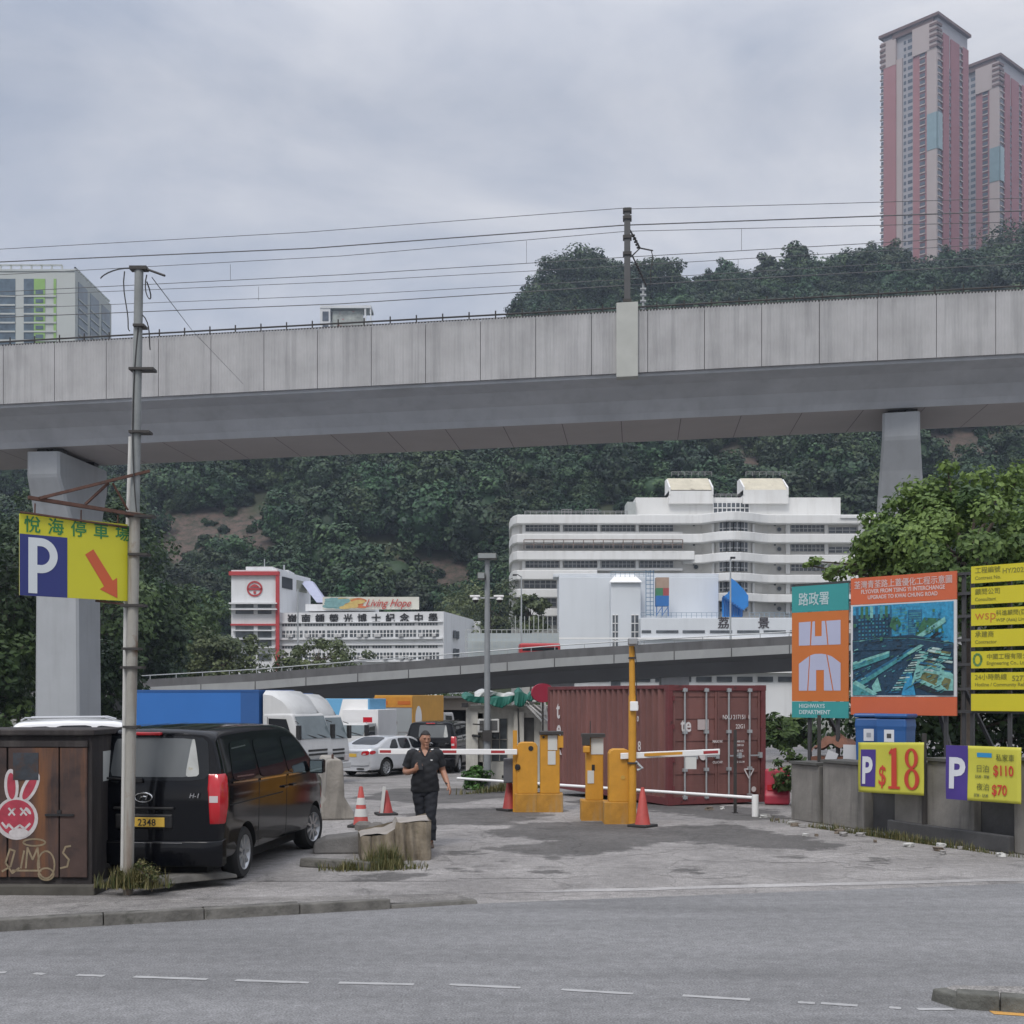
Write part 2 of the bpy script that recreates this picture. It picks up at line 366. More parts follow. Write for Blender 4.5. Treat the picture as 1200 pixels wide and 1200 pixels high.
# raised pavement with kerb at the near corner
def kerb_run(name, p, q, w, h0, seglen, m, back=1, taper=0.):
    d = (q - p); n_ = max(1, int(d.length / seglen)); nrm = Vector((-d.y, d.x, 0)).normalized() * back; mb = MB()
    for i in range(n_):
        a = p + d * (i / n_) + d.normalized() * .004; b = p + d * ((i + 1) / n_) - d.normalized() * .004; j = random.uniform(-.008, .008); h = h0 if not taper else h0 * min(1, max(.25, (1 - (i + .5) / n_) / taper))
        mb.add([a, b, b + nrm * w, a + nrm * w] + [Vector((x.x, x.y, h + j + random.uniform(-.006, .006))) for x in (a + nrm * .02, b + nrm * .02, b + nrm * w, a + nrm * w)],
               [(0, 1, 5, 4), (1, 2, 6, 5), (2, 3, 7, 6), (3, 0, 4, 7), (4, 5, 6, 7)])
    return mb.build(name, m, kind='structure', bevel=.012)
K0 = A + (A - B).normalized() * 14; K1 = B - (B - A).normalized() * .2
kerb_run('kerb', K0, K1, .16, .12, .95, M_kerb, taper=.09)
nrm = Vector((-(K1 - K0).y, (K1 - K0).x, 0)).normalized()
q0 = K0 + nrm * .16; q1 = K1 + nrm * .16
pv = MB(); n_ = 40
for i in range(n_):
    def row(i):
        f = i / n_; a = q0.lerp(q1, f); h = .112 if f < .86 else .112 * max(.12, (1 - f) / .14)
        dep = 2.3 if f < .62 else 2.3 - (f - .62) * 4.6
        bb = a + nrm * dep
        return (a.x, a.y, h), (bb.x, bb.y, .1 if f < .5 else max(.012, .1 - (f - .5) * .6))
    a, b = row(i); c, d = row(i + 1); pv.poly([a, c, d, b])
pv.build('pavement', M_pave, kind='structure')
# pale drain strip along the mouth of the lot
st0 = G(560, 1047); st1 = G(1200, 1031); sd_ = (st1 - st0).normalized()
M_strip = ground_mat('pale_concrete_strip', (.315, .305, .30), .16, 2, .4)
strip = MB(); n_ = 24; random.seed(3)
tp = [st0 + (st1 + sd_ * 8 - st0) * (i / n_) for i in range(n_ + 1)]; pr = Vector((-sd_.y, sd_.x, 0))
edge = [(p + pr * (.12 + random.uniform(-.03, .03) - .1 * (i < 2)), p - pr * (.1 + random.uniform(-.03, .03) - .08 * (i < 2))) for i, p in enumerate(tp)]
for i in range(n_): strip.poly([(v.x, v.y, .004) for v in (edge[i][1], edge[i + 1][1], edge[i + 1][0], edge[i][0])])
strip.build('drain_strip', M_strip, kind='structure')
M_old = ground_mat('old_pavement', (.16, .155, .15), .2, 2, .5)
# irregular asphalt repairs in the lot (outline noise, own thickness of a few mm)
PATCHES = []
def patch(pix, dz=0, m=None, name='', seed=0): PATCHES.append(([tuple(G(*p).xy) for p in pix], .75 if m is M_old else 1.))
patch([(410, 936), (470, 922), (600, 926), (604, 934), (520, 942), (470, 940)], .004, seed=1)
patch([(455, 962), (500, 948), (610, 947), (646, 956), (600, 966), (520, 968)], .004, seed=2)
patch([(566, 976), (620, 964), (700, 962), (760, 970), (860, 966), (985, 990), (960, 998), (850, 990), (780, 986), (742, 996), (640, 1004), (572, 994), (640, 986)], .004, seed=3)
patch([(650, 940), (700, 936), (900, 948), (930, 960), (850, 962), (760, 950)], .004, seed=4)
patch([(330, 1040), (420, 1028), (505, 1020), (520, 1024), (430, 1035), (350, 1046)], 0, M_old)
rnd_ = random.Random(77)
for k_ in range(16):
    cx_, cy_ = rnd_.choice(((rnd_.uniform(520, 960), rnd_.uniform(955, 1012)), (rnd_.uniform(300, 560), rnd_.uniform(1020, 1040)), (rnd_.uniform(560, 1100), rnd_.uniform(990, 1030)))); w_ = rnd_.uniform(8, 34); h_ = rnd_.uniform(1.2, 4)
    patch([(cx_ + w_ * math.cos(a_) * rnd_.uniform(.6, 1.2), cy_ + h_ * math.sin(a_) * rnd_.uniform(.6, 1.2)) for a_ in [.7 * q_ for q_ in range(9)]], .0052 + k_ * .0002, rnd_.choice((M_patch, M_old)), seed=90 + k_)
patch([(718, 1050), (740, 1047), (775, 1050), (770, 1055), (730, 1054)], .008, seed=6)
def sdist(p, poly):      # distance to a polygon, negative inside
    x, y = p; ins = False; dm_ = 1e9; n = len(poly)
    for i in range(n):
        (x0, y0), (x1, y1) = poly[i], poly[(i + 1) % n]
        if (y0 > y) != (y1 > y) and x < (x1 - x0) * (y - y0) / (y1 - y0) + x0: ins = not ins
        dx, dy = x1 - x0, y1 - y0; t = max(0, min(1, ((x - x0) * dx + (y - y0) * dy) / (dx * dx + dy * dy + 1e-9))); dm_ = min(dm_, math.hypot(x - x0 - dx * t, y - y0 - dy * t))
    return -dm_ if ins else dm_
PB = [(q, w, min(p[0] for p in q) - 1, max(p[0] for p in q) + 1, min(p[1] for p in q) - 1.2, max(p[1] for p in q) + 1.2) for q, w in PATCHES]
vs_, wt_, idx_, st_ = [], [], {}, .13
def front_of(x, y): return (x - st0.x) * pr.x + (y - st0.y) * pr.y
for i in range(int(22 / st_)):
    for j in range(int(22 / st_)):
        x, y = -9 + i * st_, 14.2 + j * st_; w = 0.
        if front_of(x, y) < .1 or (x < -.3 and y < 15.9): continue
        for q, wq, x0, x1, y0, y1 in PB:
            if x0 < x < x1 and y0 < y < y1: w = max(w, wq * max(0, min(1, .5 - sdist((x, y), q) / .9)))
        idx_[i, j] = len(vs_); vs_.append((x, y, gz(y) + .003)); wt_.append(w)
fq = [(idx_[k], idx_[k[0] + 1, k[1]], idx_[k[0] + 1, k[1] + 1], idx_[k[0], k[1] + 1]) for k in idx_ if all(q in idx_ for q in ((k[0] + 1, k[1]), (k[0] + 1, k[1] + 1), (k[0], k[1] + 1)))]
fq = [f for f in fq if max(wt_[i] for i in f) > 0]
n_ = M_lot.node_tree.nodes; l_ = M_lot.node_tree.links; b_ = n_['Principled BSDF']; src = b_.inputs['Base Color'].links[0].from_socket; t_ = [q for q in n_ if q.type == 'TEX_COORD'][0]
at_ = n_.new('ShaderNodeAttribute'); at_.attribute_name = 'dark'; nz_ = n_.new('ShaderNodeTexNoise'); nz_.inputs['Scale'].default_value = 1.5; nz_.inputs['Detail'].default_value = 10; nz_.inputs['Roughness'].default_value = .68; l_.new(t_.outputs['Object'], nz_.inputs['Vector'])
ma_ = n_.new('ShaderNodeMath'); ma_.operation = 'MULTIPLY_ADD'; ma_.inputs[1].default_value = 2.3; l_.new(nz_.outputs['Fac'], ma_.inputs[0]); l_.new(at_.outputs['Fac'], ma_.inputs[2])
mr_ = n_.new('ShaderNodeMapRange'); mr_.inputs['From Min'].default_value = 1.55; mr_.inputs['From Max'].default_value = 1.74; l_.new(ma_.outputs[0], mr_.inputs['Value'])
sc_ = n_.new('ShaderNodeVectorMath'); sc_.operation = 'SCALE'; sc_.inputs['Scale'].default_value = .40; l_.new(src, sc_.inputs[0]); mx_ = n_.new('ShaderNodeMix'); mx_.data_type = 'RGBA'; l_.new(mr_.outputs[0], mx_.inputs[0]); l_.new(src, mx_.inputs[6]); l_.new(sc_.outputs[0], mx_.inputs[7]); l_.new(mx_.outputs[2], b_.inputs['Base Color'])
pm_ = npmesh('asphalt_repair', np.array(vs_), np.array(fq), M_lot); pa_ = pm_.attributes.new('dark', 'FLOAT', 'POINT'); pa_.data.foreach_set('value', np.array(wt_, np.float32)); po_ = bpy.data.objects.new('asphalt_repair', pm_); COL.objects.link(po_); tag(po_, kind='structure')
# white dashes on the road (worn)
dm = MB()
for x0, y0, x1, y1 in [(-8, 1140, 7, 1140), (40, 1141, 52, 1142), (90, 1143, 122, 1144), (157, 1145, 243, 1148), (276, 1149, 362, 1152), (397, 1152, 485, 1154), (527, 1154, 610, 1158), (658, 1160, 742, 1165),
                       (800, 1167, 879, 1172), (935, 1175, 955, 1176), (962, 1176, 1005, 1179), (1042, 1181, 1056, 1182), (1075, 1183, 1117, 1183)]:
    a = G(x0, y0); b = G(x1, y1); d = (b - a).normalized(); w = Vector((-d.y, d.x, 0)) * .034; n_ = 6
    for k in range(n_):
        p = a.lerp(b, k / n_); q = a.lerp(b, (k + 1) / n_)
        f0 = 1 + .18 * math.sin(k * 2.1 + x0); f1 = 1 + .18 * math.sin((k + 1) * 2.1 + x0)
        dm.poly([(v.x, v.y, .004) for v in (p - w * f0, q - w * f1, q + w * f1, p + w * f0)])
dm.build('road_marking', M_mark, kind='structure')
a = G(1165, 1189); b = G(1215, 1192)
ym = MB(); ym.poly([(v.x, v.y, .004) for v in (a, b, b + Vector((.0, .1, 0)), a + Vector((.0, .1, 0)))]); ym.build('road_marking', M_yel, kind='structure')
# kerbed island nose, bottom corner
kb = MB(); random.seed(5)
i0 = G(1092, 1172)
isl = [G(1098, 1168), G(1118, 1175), G(1172, 1180), G(1260, 1187), G(1330, 1172), G(1200, 1164), G(1115, 1163)]
kb.prism([(p.x, p.y) for p in isl], 0, .06, ax='z'); kb.build('traffic_island', M_pave, kind='structure', bevel=.02)
M_ki = mat('mossy_kerb', (.10, .10, .088), .9, var=.5, vscale=5, bump=.8)
kerb_run('kerb', G(1090, 1172), G(1120, 1182), .14, .085, .9, M_ki); kerb_run('kerb', G(1120, 1182), G(1172, 1186), .16, .11, .9, M_ki); kerb_run('kerb', G(1172, 1186), G(1330, 1198), .16, .11, .55, M_ki)
# ============================================================ railway viaduct
VP0 = Vector((-21.0, 52.5, 16.7)); VP1 = Vector((19.4, 48.5, 17.72))
vu = Vector((VP1.x - VP0.x, VP1.y - VP0.y, 0)); vlen = vu.length; vu.normalize(); vt = Vector((-vu.y, vu.x, 0)); vs = (VP1.z - VP0.z) / vlen
def V(s, t, h): return VP0 + vu * s + vt * t + Vector((0, 0, vs * s + h))
via = empty('railway_viaduct', (VP0.x, VP0.y, gz(50)), 0, 'grey concrete railway viaduct crossing above the car park on two flared piers', 'viaduct')
vinv = Matrix.Translation(-Vector((VP0.x, VP0.y, gz(50))))
S0, S1 = -40.0, 82.0
def ring_at(sec, s): return [V(s, t, h) for t, h in sec]
mb = MB(); mb.T = vinv
sec = [(0.14, -2.42), (.14, -2.55), (.9, -2.72), (1.7, -3.12), (2.1, -3.55), (2.25, -3.8), (6.75, -3.8), (6.9, -3.55), (7.3, -3.12), (8.1, -2.72), (8.86, -2.55), (8.86, -1.3), (.2, -1.3), (.2, -2.42)]
n_ = 36
for i in range(len(sec)):
    j = (i + 1) % len(sec)
    for k in range(n_):
        sa = S0 + (S1 - S0) * k / n_; sb = S0 + (S1 - S0) * (k + 1) / n_
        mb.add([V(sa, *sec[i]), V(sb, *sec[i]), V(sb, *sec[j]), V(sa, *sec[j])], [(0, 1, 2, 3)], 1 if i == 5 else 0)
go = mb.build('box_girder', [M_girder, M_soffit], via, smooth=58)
# segment joints across the soffit
mb = MB(); mb.T = vinv
for k in range(50):
    s = S0 + 2.42 * k; mb.add([V(s, 2.3, -3.803), V(s + .035, 2.3, -3.803), V(s + .035, 6.7, -3.803), V(s, 6.7, -3.803)], [(0, 1, 2, 3)])
mb.build('soffit_joint', mat('faint_joint', (.16, .15, .15), .9, var=0), via)
# ribbed parapet panels
mb = MB(); mb.T = vinv; PW = 2.19; npan = int((S1 - S0) / PW); rb = 18
for p in range(npan):
    s0 = S0 + .72 + p * PW; pts = []
    for r in range(rb * 4 + 1):
        f = r / (rb * 4); s = s0 + .012 + f * (PW - .024); q = r % 4
        pts.append((s, -.03 if q in (1, 2) else 0.0))
    top = [V(s, t, 0.0 - (.0 if t < -.01 else .05)) for s, t in pts]; bot = [V(s, t * .2, -2.42) for s, t in pts]
    mid = [V(s, t * .22, -.22) for s, t in pts]
    for i in range(len(pts) - 1): mb.add([bot[i], bot[i + 1], mid[i + 1], mid[i]], [(0, 1, 2, 3)]); mb.add([mid[i], mid[i + 1], top[i + 1], top[i]], [(0, 1, 2, 3)])
    a, b = pts[0][0], pts[-1][0]
    mb.add([V(a, .0, -.05), V(b, 0, -.05), V(b, .2, -.05), V(a, .2, -.05), V(a, .2, -2.42), V(b, .2, -2.42), V(a, 0, -2.42), V(b, 0, -2.42)], [(0, 1, 2, 3), (3, 2, 5, 4), (4, 5, 7, 6), (0, 3, 4, 6), (1, 7, 5, 2)])
mb.build('parapet', M_conc, via, fix=False)
mb = MB(); mb.T = vinv
for a, b in ((S0, S1),): mb.add([V(a, .1, -.1), V(b, .1, -.1), V(b, .1, -2.4), V(a, .1, -2.4)], [(0, 1, 2, 3)])
mb.build('joint_filler', M_joint, via)
mb = MB(); mb.T = vinv
mb.add([V(S0, 8.8, 0), V(S1, 8.8, 0), V(S1, 8.8, -1.3), V(S0, 8.8, -1.3), V(S0, 9, 0), V(S1, 9, 0), V(S1, 9, -2.45), V(S0, 9, -2.45)], [(0, 1, 2, 3), (0, 4, 5, 1), (4, 7, 6, 5), (7, 3, 2, 6)])
mb.build('rear_parapet', M_conc, via)
mb = MB(); mb.T = vinv   # handrail above the parapet
mb.tube([V(S0, .3, .22), V(S1, .3, .22)], .035, 6)
mb.tube([V(S0, .3, .08), V(S1, .3, .08)], .03, 6)
k = S0
while k < S1: mb.tube([V(k, .3, -.3), V(k, .3, .38)], .03, 5); k += 1.06
mb.build('handrail', M_dark, via)
def pier(px, t, vt):     # px: column of the near face of the cap; vt: the pier's own long axis
    vu_ = Vector((vt.y, -vt.x, 0)); k = (px - 600) / F; sC = 0.
    for _ in range(12):
        q = V(sC, t, 0) - vt * 2.5; sC += (k * q.y - q.x) / vu.x
    c = V(sC, t, 0); zt = V(sC, t, -3.8).z - .22; mb = MB(); rings = []
    for z, a, b in ((gz(50) - .3, 1.02, 1.2), (zt - 4.2, .95, 1.2), (zt - 3.2, .9, 1.4), (zt - 2.2, .82, 1.85), (zt - 1.1, .74, 2.45), (zt - .95, .73, 2.5), (zt, .72, 2.5)):
        ch = .1
        rings.append([c.xy.to_3d() + vu_ * x + vt * y + Vector((0, 0, z)) for x, y in ((-a + ch, -b), (a - ch, -b), (a, -b + ch), (a, b - ch), (a - ch, b), (-a + ch, b), (-a, b - ch), (-a, -b + ch))])
    mb.T = vinv; mb.loft(rings); o = mb.build('pier', M_pier, via)
    m2 = MB(); m2.T = vinv
    for dx in (-.35, .35):
        for dy in (-1.6, 1.6):
            q = c.xy.to_3d() + vu_ * dx + vt * dy; m2.mark(); m2.box(q.x - .22, q.x + .22, q.y - .3, q.y + .3, zt, zt + .24)
    build_split(m2, 'bearing', M_black, o)
pier(50, 4.5, vt); pier(1056, 4.5, Vector((.275, .961, 0)).normalized())
# pedestal of the mast
sM = (W(735, 400, 50).x - VP0.x) / vu.x
mb = MB(); mb.T = vinv
mb.loft([[V(sM + a, b, h) for a, b in ((-.42, -.22), (.42, -.22), (.42, .3), (-.42, .3))] for h in (-2.62, .28)])
mb.build('mast_pedestal', mat('pedestal_concrete', (.40, .41, .385), .85, var=.08, bump=.2), via, bevel=.02)
# catenary mast
base = V(sM, .1, .28)
mast = empty('catenary_mast', base, math.atan2(vu.y, vu.x), 'dark steel overhead line mast standing on the viaduct parapet', 'catenary mast')
mb = MB(); hh = 3.75
mb.box(-.12, .12, -.14, -.11, 0, hh); mb.box(-.12, .12, .11, .14, 0, hh); mb.box(-.03, .03, -.11, .11, 0, hh)
mb.build('column', mat('mast_steel', (.07, .072, .075), .6, var=.15), mast)
mb = MB()
for z in (.05, 1.9, 2.55, 3.3, 3.6): mb.mark(); mb.box(-.17, .17, -.19, .19, z, z + .12)
build_split(mb, 'clamp', M_dark, mast)
mb = MB()
mb.tube([(.1, .1, 2.95), (.5, .6, 2.4), (.15, .25, 1.95)], .035); mb.tube([(.5, .6, 2.4), (1.0, 1.0, 2.42)], .03); mb.tube([(.2, .3, 2.0), (.75, .9, .98)], .03)
for q in range(5): mb.cyl((.22 + q * .05, .22 + q * .07, 2.78 - q * .09), (.24 + q * .05, .25 + q * .07, 2.75 - q * .09), .075, n=10)
for q in range(5): mb.cyl((.34 + q * .05, .45 + q * .06, 1.75 - q * .1), (.36 + q * .05, .47 + q * .06, 1.72 - q * .1), .075, n=10)
mb.build('cantilever_arm', M_dark, mast)
mb = MB(); mb.tube(bezier([(.95, 1, 2.4), (1.1, 1, 1.9), (.8, 1, 1.7), (.95, 1, 1.05)]), .018); mb.build('jumper_cable', M_dark, mast)
mb = MB()
mb.tube([(.62, .9, .0), (.62, .9, 1.1)], .05)
for q in range(4): mb.box(.5, .74, .82, .98, .12 + q * .24, .18 + q * .24)
mb.build('balance_weight', M_galv, mast)
# overhead wires: each through three photo points at a depth on the deck
M_wire = mat('wire', (.085, .088, .092), .6, var=0)
wires = [([(0, 292), (360, 272), (730, 244)], 2.0, .018, 'thin topmost overhead wire running to the mast head'),
         ([(732, 245), (960, 239), (1200, 232)], 2.0, .018, 'thin topmost overhead wire running from the mast head past the towers'),
         ([(0, 307), (365, 291), (730, 264), (1200, 247)], .6, .032, 'thick black overhead wire, second from the top'),
         ([(0, 322), (400, 300), (735, 271), (1200, 260)], 3.0, .018, 'thin overhead wire just under the thick black one'),
         ([(0, 342), (400, 322), (740, 301), (1200, 275)], 3.0, .02, 'overhead contact wire hung from droppers below the thick wire'),
         ([(0, 347), (400, 330), (740, 311), (1200, 284)], 6.0, .018, 'overhead carrier wire on the far track'),
         ([(0, 362), (400, 346), (740, 327), (1200, 299)], 6.0, .018, 'thin pale overhead wire above the lowest one'),
         ([(0, 372), (400, 356), (740, 334), (1200, 309)], 1.2, .024, 'lowest overhead wire just above the viaduct handrail')]
droppers = {3: [(270, 310, 328), (617, 282, 309), (869, 268, 293)], 5: [(303, 336, 352), (627, 318, 334), (865, 304, 320)]}
for i, (pp, t, r, lab) in enumerate(wires):
    pts = []
    for k in range(len(pp) - 1):
        for j in range(8):
            f = j / 8; pts.append((pp[k][0] + (pp[k + 1][0] - pp[k][0]) * f, pp[k][1] + (pp[k + 1][1] - pp[k][1]) * f))
    pts.append(pp[-1]); ext = []
    def vw(px, py):
        D = 50.4 - (px - 600) / 1200 * 4 + t; return W(px, py, D)
    P = [vw(*p) for p in pts]
    if pp[0][0] == 0: P = [P[0] + (P[0] - P[1]) * 6] + P
    if pp[-1][0] == 1200: P = P + [P[-1] + (P[-1] - P[-2]) * 6]
    mb = MB(); o0 = P[0].copy(); mb.T = Matrix.Translation(-o0); mb.tube(P, r * .75, 5)
    for (x, ya, yb) in droppers.get(i, []): mb.tube([vw(x, ya), vw(x, yb)], .01, 4)
    mb.build('overhead_wire', M_wire, loc=o0, label=lab, cat='wire', group='overhead wires along the viaduct')
# ============================================================ hill and forest
SKY = [(-400, 560), (-100, 500), (0, 480), (300, 455), (470, 430), (560, 432), (590, 418), (620, 374), (655, 350), (700, 345), (760, 348), (830, 342), (900, 346), (960, 340), (1010, 334), (1060, 330), (1120, 326), (1200, 312), (1400, 300), (1700, 330)]
def skyrow(px):
    for (a, ya), (b, yb) in zip(SKY, SKY[1:]):
        if px <= b: return ya + (yb - ya) * max(0, (px - a) / (b - a))
    return SKY[-1][1]
HY0, HY1 = 248.0, 440.0
def hz(x, y):
    e = (HY - skyrow(600 + F * x / max(y, 100))) / F
    if y <= HY0: return -.576
    t = min(1, (y - HY0) / (HY1 - HY0)); s = t ** .82
    bump = 3.0 * math.sin(x * .045 + y * .02) * math.sin(y * .035) + 1.5 * math.sin(x * .11 + 2) * math.cos(y * .09)
    if y <= HY1: return -.576 + (e * HY1 + H) * s + bump * min(1, t * 3) * (1 - max(0, t - .8) * 5)
    return H + e * min(y, 640) - .576 - (y - HY1) * .01
def bare(x, y, z):
    px = 600 + F * x / y; py = HY - F * (z - H) / y
    w = 8 * math.sin(px * .13) + 6 * math.sin(py * .3 + px * .05)
    if 178 + w < px < 335 + w and 598 + w * .6 < py < 668 + w and py > 590 + abs(px - 250) * .12: return 1
    if 845 + w < px < 900 + w and 524 < py < 552: return 1
    if px > 1085 + w and 506 < py < 548 + w * .3: return 2
    if 430 + w < px < 560 + w and 655 < py < 700: return 3
    return 0
nx, ny = 130, 90; hv = []; bm_ = []
for j in range(ny + 1):
    y = HY0 - 4 + (690 - HY0) * (j / ny) ** 1.15
    for i in range(nx + 1):
        x = (-1 + 2 * i / nx) * (y * .62); z = hz(x, y); hv.append((x, y, z)); bm_.append(bare(x, y, z))
hq = np.array([(j * (nx + 1) + i, j * (nx + 1) + i + 1, (j + 1) * (nx + 1) + i + 1, (j + 1) * (nx + 1) + i) for j in range(ny) for i in range(nx)])
M_hill = mat('hillside_soil', (.045, .055, .028), .95, var=.4, vscale=.12, bump=.6, bscale=.6)
_n = M_hill.node_tree.nodes; _l = M_hill.node_tree.links; _b = _n['Principled BSDF']; _src = _b.inputs['Base Color'].links[0].from_socket
_a = _n.new('ShaderNodeAttribute'); _a.attribute_name = 'bare'; _x = _n.new('ShaderNodeMix'); _x.data_type = 'RGBA'
_nz = _n.new('ShaderNodeTexNoise'); _nz.inputs['Scale'].default_value = .45; _nz.inputs['Detail'].default_value = 11; _nz.inputs['Roughness'].default_value = .82
_tc = [q for q in _n if q.type == 'TEX_COORD'][0]; _l.new(_tc.outputs['Object'], _nz.inputs['Vector'])
_cr = _n.new('ShaderNodeValToRGB'); _cr.color_ramp.elements[0].position = .41; _cr.color_ramp.elements[0].color = (.028, .036, .022, 1); _cr.color_ramp.elements[1].position = .57; _cr.color_ramp.elements[1].color = (.118, .082, .068, 1)
_l.new(_nz.outputs['Fac'], _cr.inputs[0]); _l.new(_a.outputs['Fac'], _x.inputs[0]); _l.new(_src, _x.inputs[6]); _l.new(_cr.outputs[0], _x.inputs[7]); _l.new(_x.outputs[2], _b.inputs['Base Color'])
hm = npmesh('hill', np.array(hv), hq, M_hill); at = hm.attributes.new('bare', 'FLOAT', 'POINT'); at.data.foreach_set('value', np.array([min(1, b) for b in bm_], np.float32))
hm.polygons.foreach_set('use_smooth', [True] * len(hm.polygons)); ho = bpy.data.objects.new('hill', hm); COL.objects.link(ho); tag(ho, kind='structure')
# forest: points with a scale, turn and variant; geometry nodes put one of six crowns on each point
M_forest = leafmat('forest_leaves', (.013, .034, .016), (.043, .086, .030), hue=.05, trans=.0)
variants = []; rg = np.random.default_rng(11)
for k in range(6):
    rad = [(4.6, 4.6, 4.2), (5.4, 5.0, 4.0), (3.8, 3.8, 5.2), (5.0, 5.6, 3.4), (4.2, 4.2, 4.6), (3.0, 3.0, 3.0)][k]
    pos, nrm, size, tint, cc = crown_arrays(rg, rad, 38, 105, .6, clump_r=.36, shell=.8)
    low = pos[:, 2] > -rad[2] * .75; pos, nrm, size, tint = pos[low], nrm[low], size[low], tint[low]
    v, q = leaves(rg, pos, nrm, size, .75, .55)
    core = []; cq = []; nu, nv_ = 12, 8
    for j in range(nv_ + 1):
        for i in range(nu):
            a = 2 * math.pi * i / nu; b = math.pi * j / nv_; r = .56 * (1 + .14 * math.sin(3 * a + k) * math.sin(2 * b)); core.append((rad[0] * r * math.sin(b) * math.cos(a), rad[1] * r * math.sin(b) * math.sin(a), -rad[2] * r * math.cos(b)))
    for j in range(nv_):
        for i in range(nu): cq.append((j * nu + i, j * nu + (i + 1) % nu, (j + 1) * nu + (i + 1) % nu, (j + 1) * nu + i))
    tv = [(-.25, -.25, -rad[2] - 4), (.25, -.25, -rad[2] - 4), (.25, .25, -rad[2] - 4), (-.25, .25, -rad[2] - 4)] + [(x * .7, y * .7, 0) for x, y in ((-.25, -.25), (.25, -.25), (.25, .25), (-.25, .25))]
    tq = [(0, 1, 5, 4), (1, 2, 6, 5), (2, 3, 7, 6), (3, 0, 4, 7)]
    av = np.concatenate([v, np.array(core), np.array(tv)]) + np.array([0, 0, rad[2] * .8 + 1.2])
    aq = np.concatenate([q, np.array(cq) + len(v), np.array(tq) + len(v) + len(core)])
    me = npmesh('forest_tree', av, aq, M_forest, np.concatenate([tint, np.full(len(cq), .25), np.zeros(4)]))
    variants.append(bpy.data.objects.new('forest_tree', me))     # not linked: only read by the nodes
pts = []; sc_ = []; rz_ = []; vi_ = []; rnd = random.Random(4)
def visible_px(x, y): return 600 + F * x / y
n_try = 0; M_bare = 0
while len(pts) < 3700 and n_try < 90000:
    n_try += 1
    y = rnd.uniform(HY0 + 2, 470) if rnd.random() < .97 else rnd.uniform(470, 560); px = rnd.uniform(-130, 1330); x = (px - 600) / F * y
    if y > 470 and px < 950: continue
    z = hz(x, y); py = HY - F * (z - H) / y
    if 560 < px < 1060 and y < 262: continue
    b = bare(x, y, z); s = rnd.choice((.6, .8, .95, 1.05, 1.2, 1.5)) * rnd.uniform(.85, 1.15) * (.9 + .25 * math.sin(x * .07) * math.sin(y * .06))
    if b == 1 and rnd.random() < .4: continue
    if b == 2 and rnd.random() < .6: continue
    if b == 3 and rnd.random() < .75: continue
    if b: s *= rnd.choice((.2, .25, .3, .4))
    # thin out against neighbours
    ok = True
    for k in range(max(0, len(pts) - 0), len(pts)): pass
    pts.append((x, y, z - 1.0)); sc_.append(s); rz_.append(rnd.uniform(0, 6.28)); vi_.append(rnd.randrange(6))
fm = bpy.data.meshes.new('forest'); fm.from_pydata(pts, [], []); fm.materials.append(M_forest)
for nm, ty, dat in (('sc', 'FLOAT', sc_), ('rz', 'FLOAT', rz_), ('vi', 'INT', vi_)):
    a = fm.attributes.new(nm, ty, 'POINT'); a.data.foreach_set('value', dat)
fo = bpy.data.objects.new('forest', fm); COL.objects.link(fo); tag(fo, 'dense dark green forest covering the steep hillside behind the buildings', 'forest', kind='stuff')
ng = bpy.data.node_groups.new('forest_instances', 'GeometryNodeTree'); ng.interface.new_socket('Geometry', in_out='INPUT', socket_type='NodeSocketGeometry'); ng.interface.new_socket('Geometry', in_out='OUTPUT', socket_type='NodeSocketGeometry')
gi = ng.nodes.new('NodeGroupInput'); go_ = ng.nodes.new('NodeGroupOutput'); jn = ng.nodes.new('GeometryNodeJoinGeometry'); io = ng.nodes.new('GeometryNodeInstanceOnPoints')
for v in reversed(variants):
    oi = ng.nodes.new('GeometryNodeObjectInfo'); oi.inputs['Object'].default_value = v; oi.inputs['As Instance'].default_value = True; ng.links.new(oi.outputs['Geometry'], jn.inputs[0])
def na(name, ty):
    x = ng.nodes.new('GeometryNodeInputNamedAttribute'); x.data_type = ty; x.inputs['Name'].default_value = name; return [o for o in x.outputs if o.enabled][0]
cx = ng.nodes.new('ShaderNodeCombineXYZ'); ng.links.new(na('rz', 'FLOAT'), cx.inputs[2])
io.inputs['Pick Instance'].default_value = True
ng.links.new(gi.outputs[0], io.inputs['Points']); ng.links.new(jn.outputs[0], io.inputs['Instance']); ng.links.new(na('vi', 'INT'), io.inputs['Instance Index'])
ng.links.new(cx.outputs[0], io.inputs['Rotation']); ng.links.new(na('sc', 'FLOAT'), io.inputs['Scale']); ng.links.new(io.outputs[0], go_.inputs[0])
md = fo.modifiers.new('forest', 'NODES'); md.node_group = ng
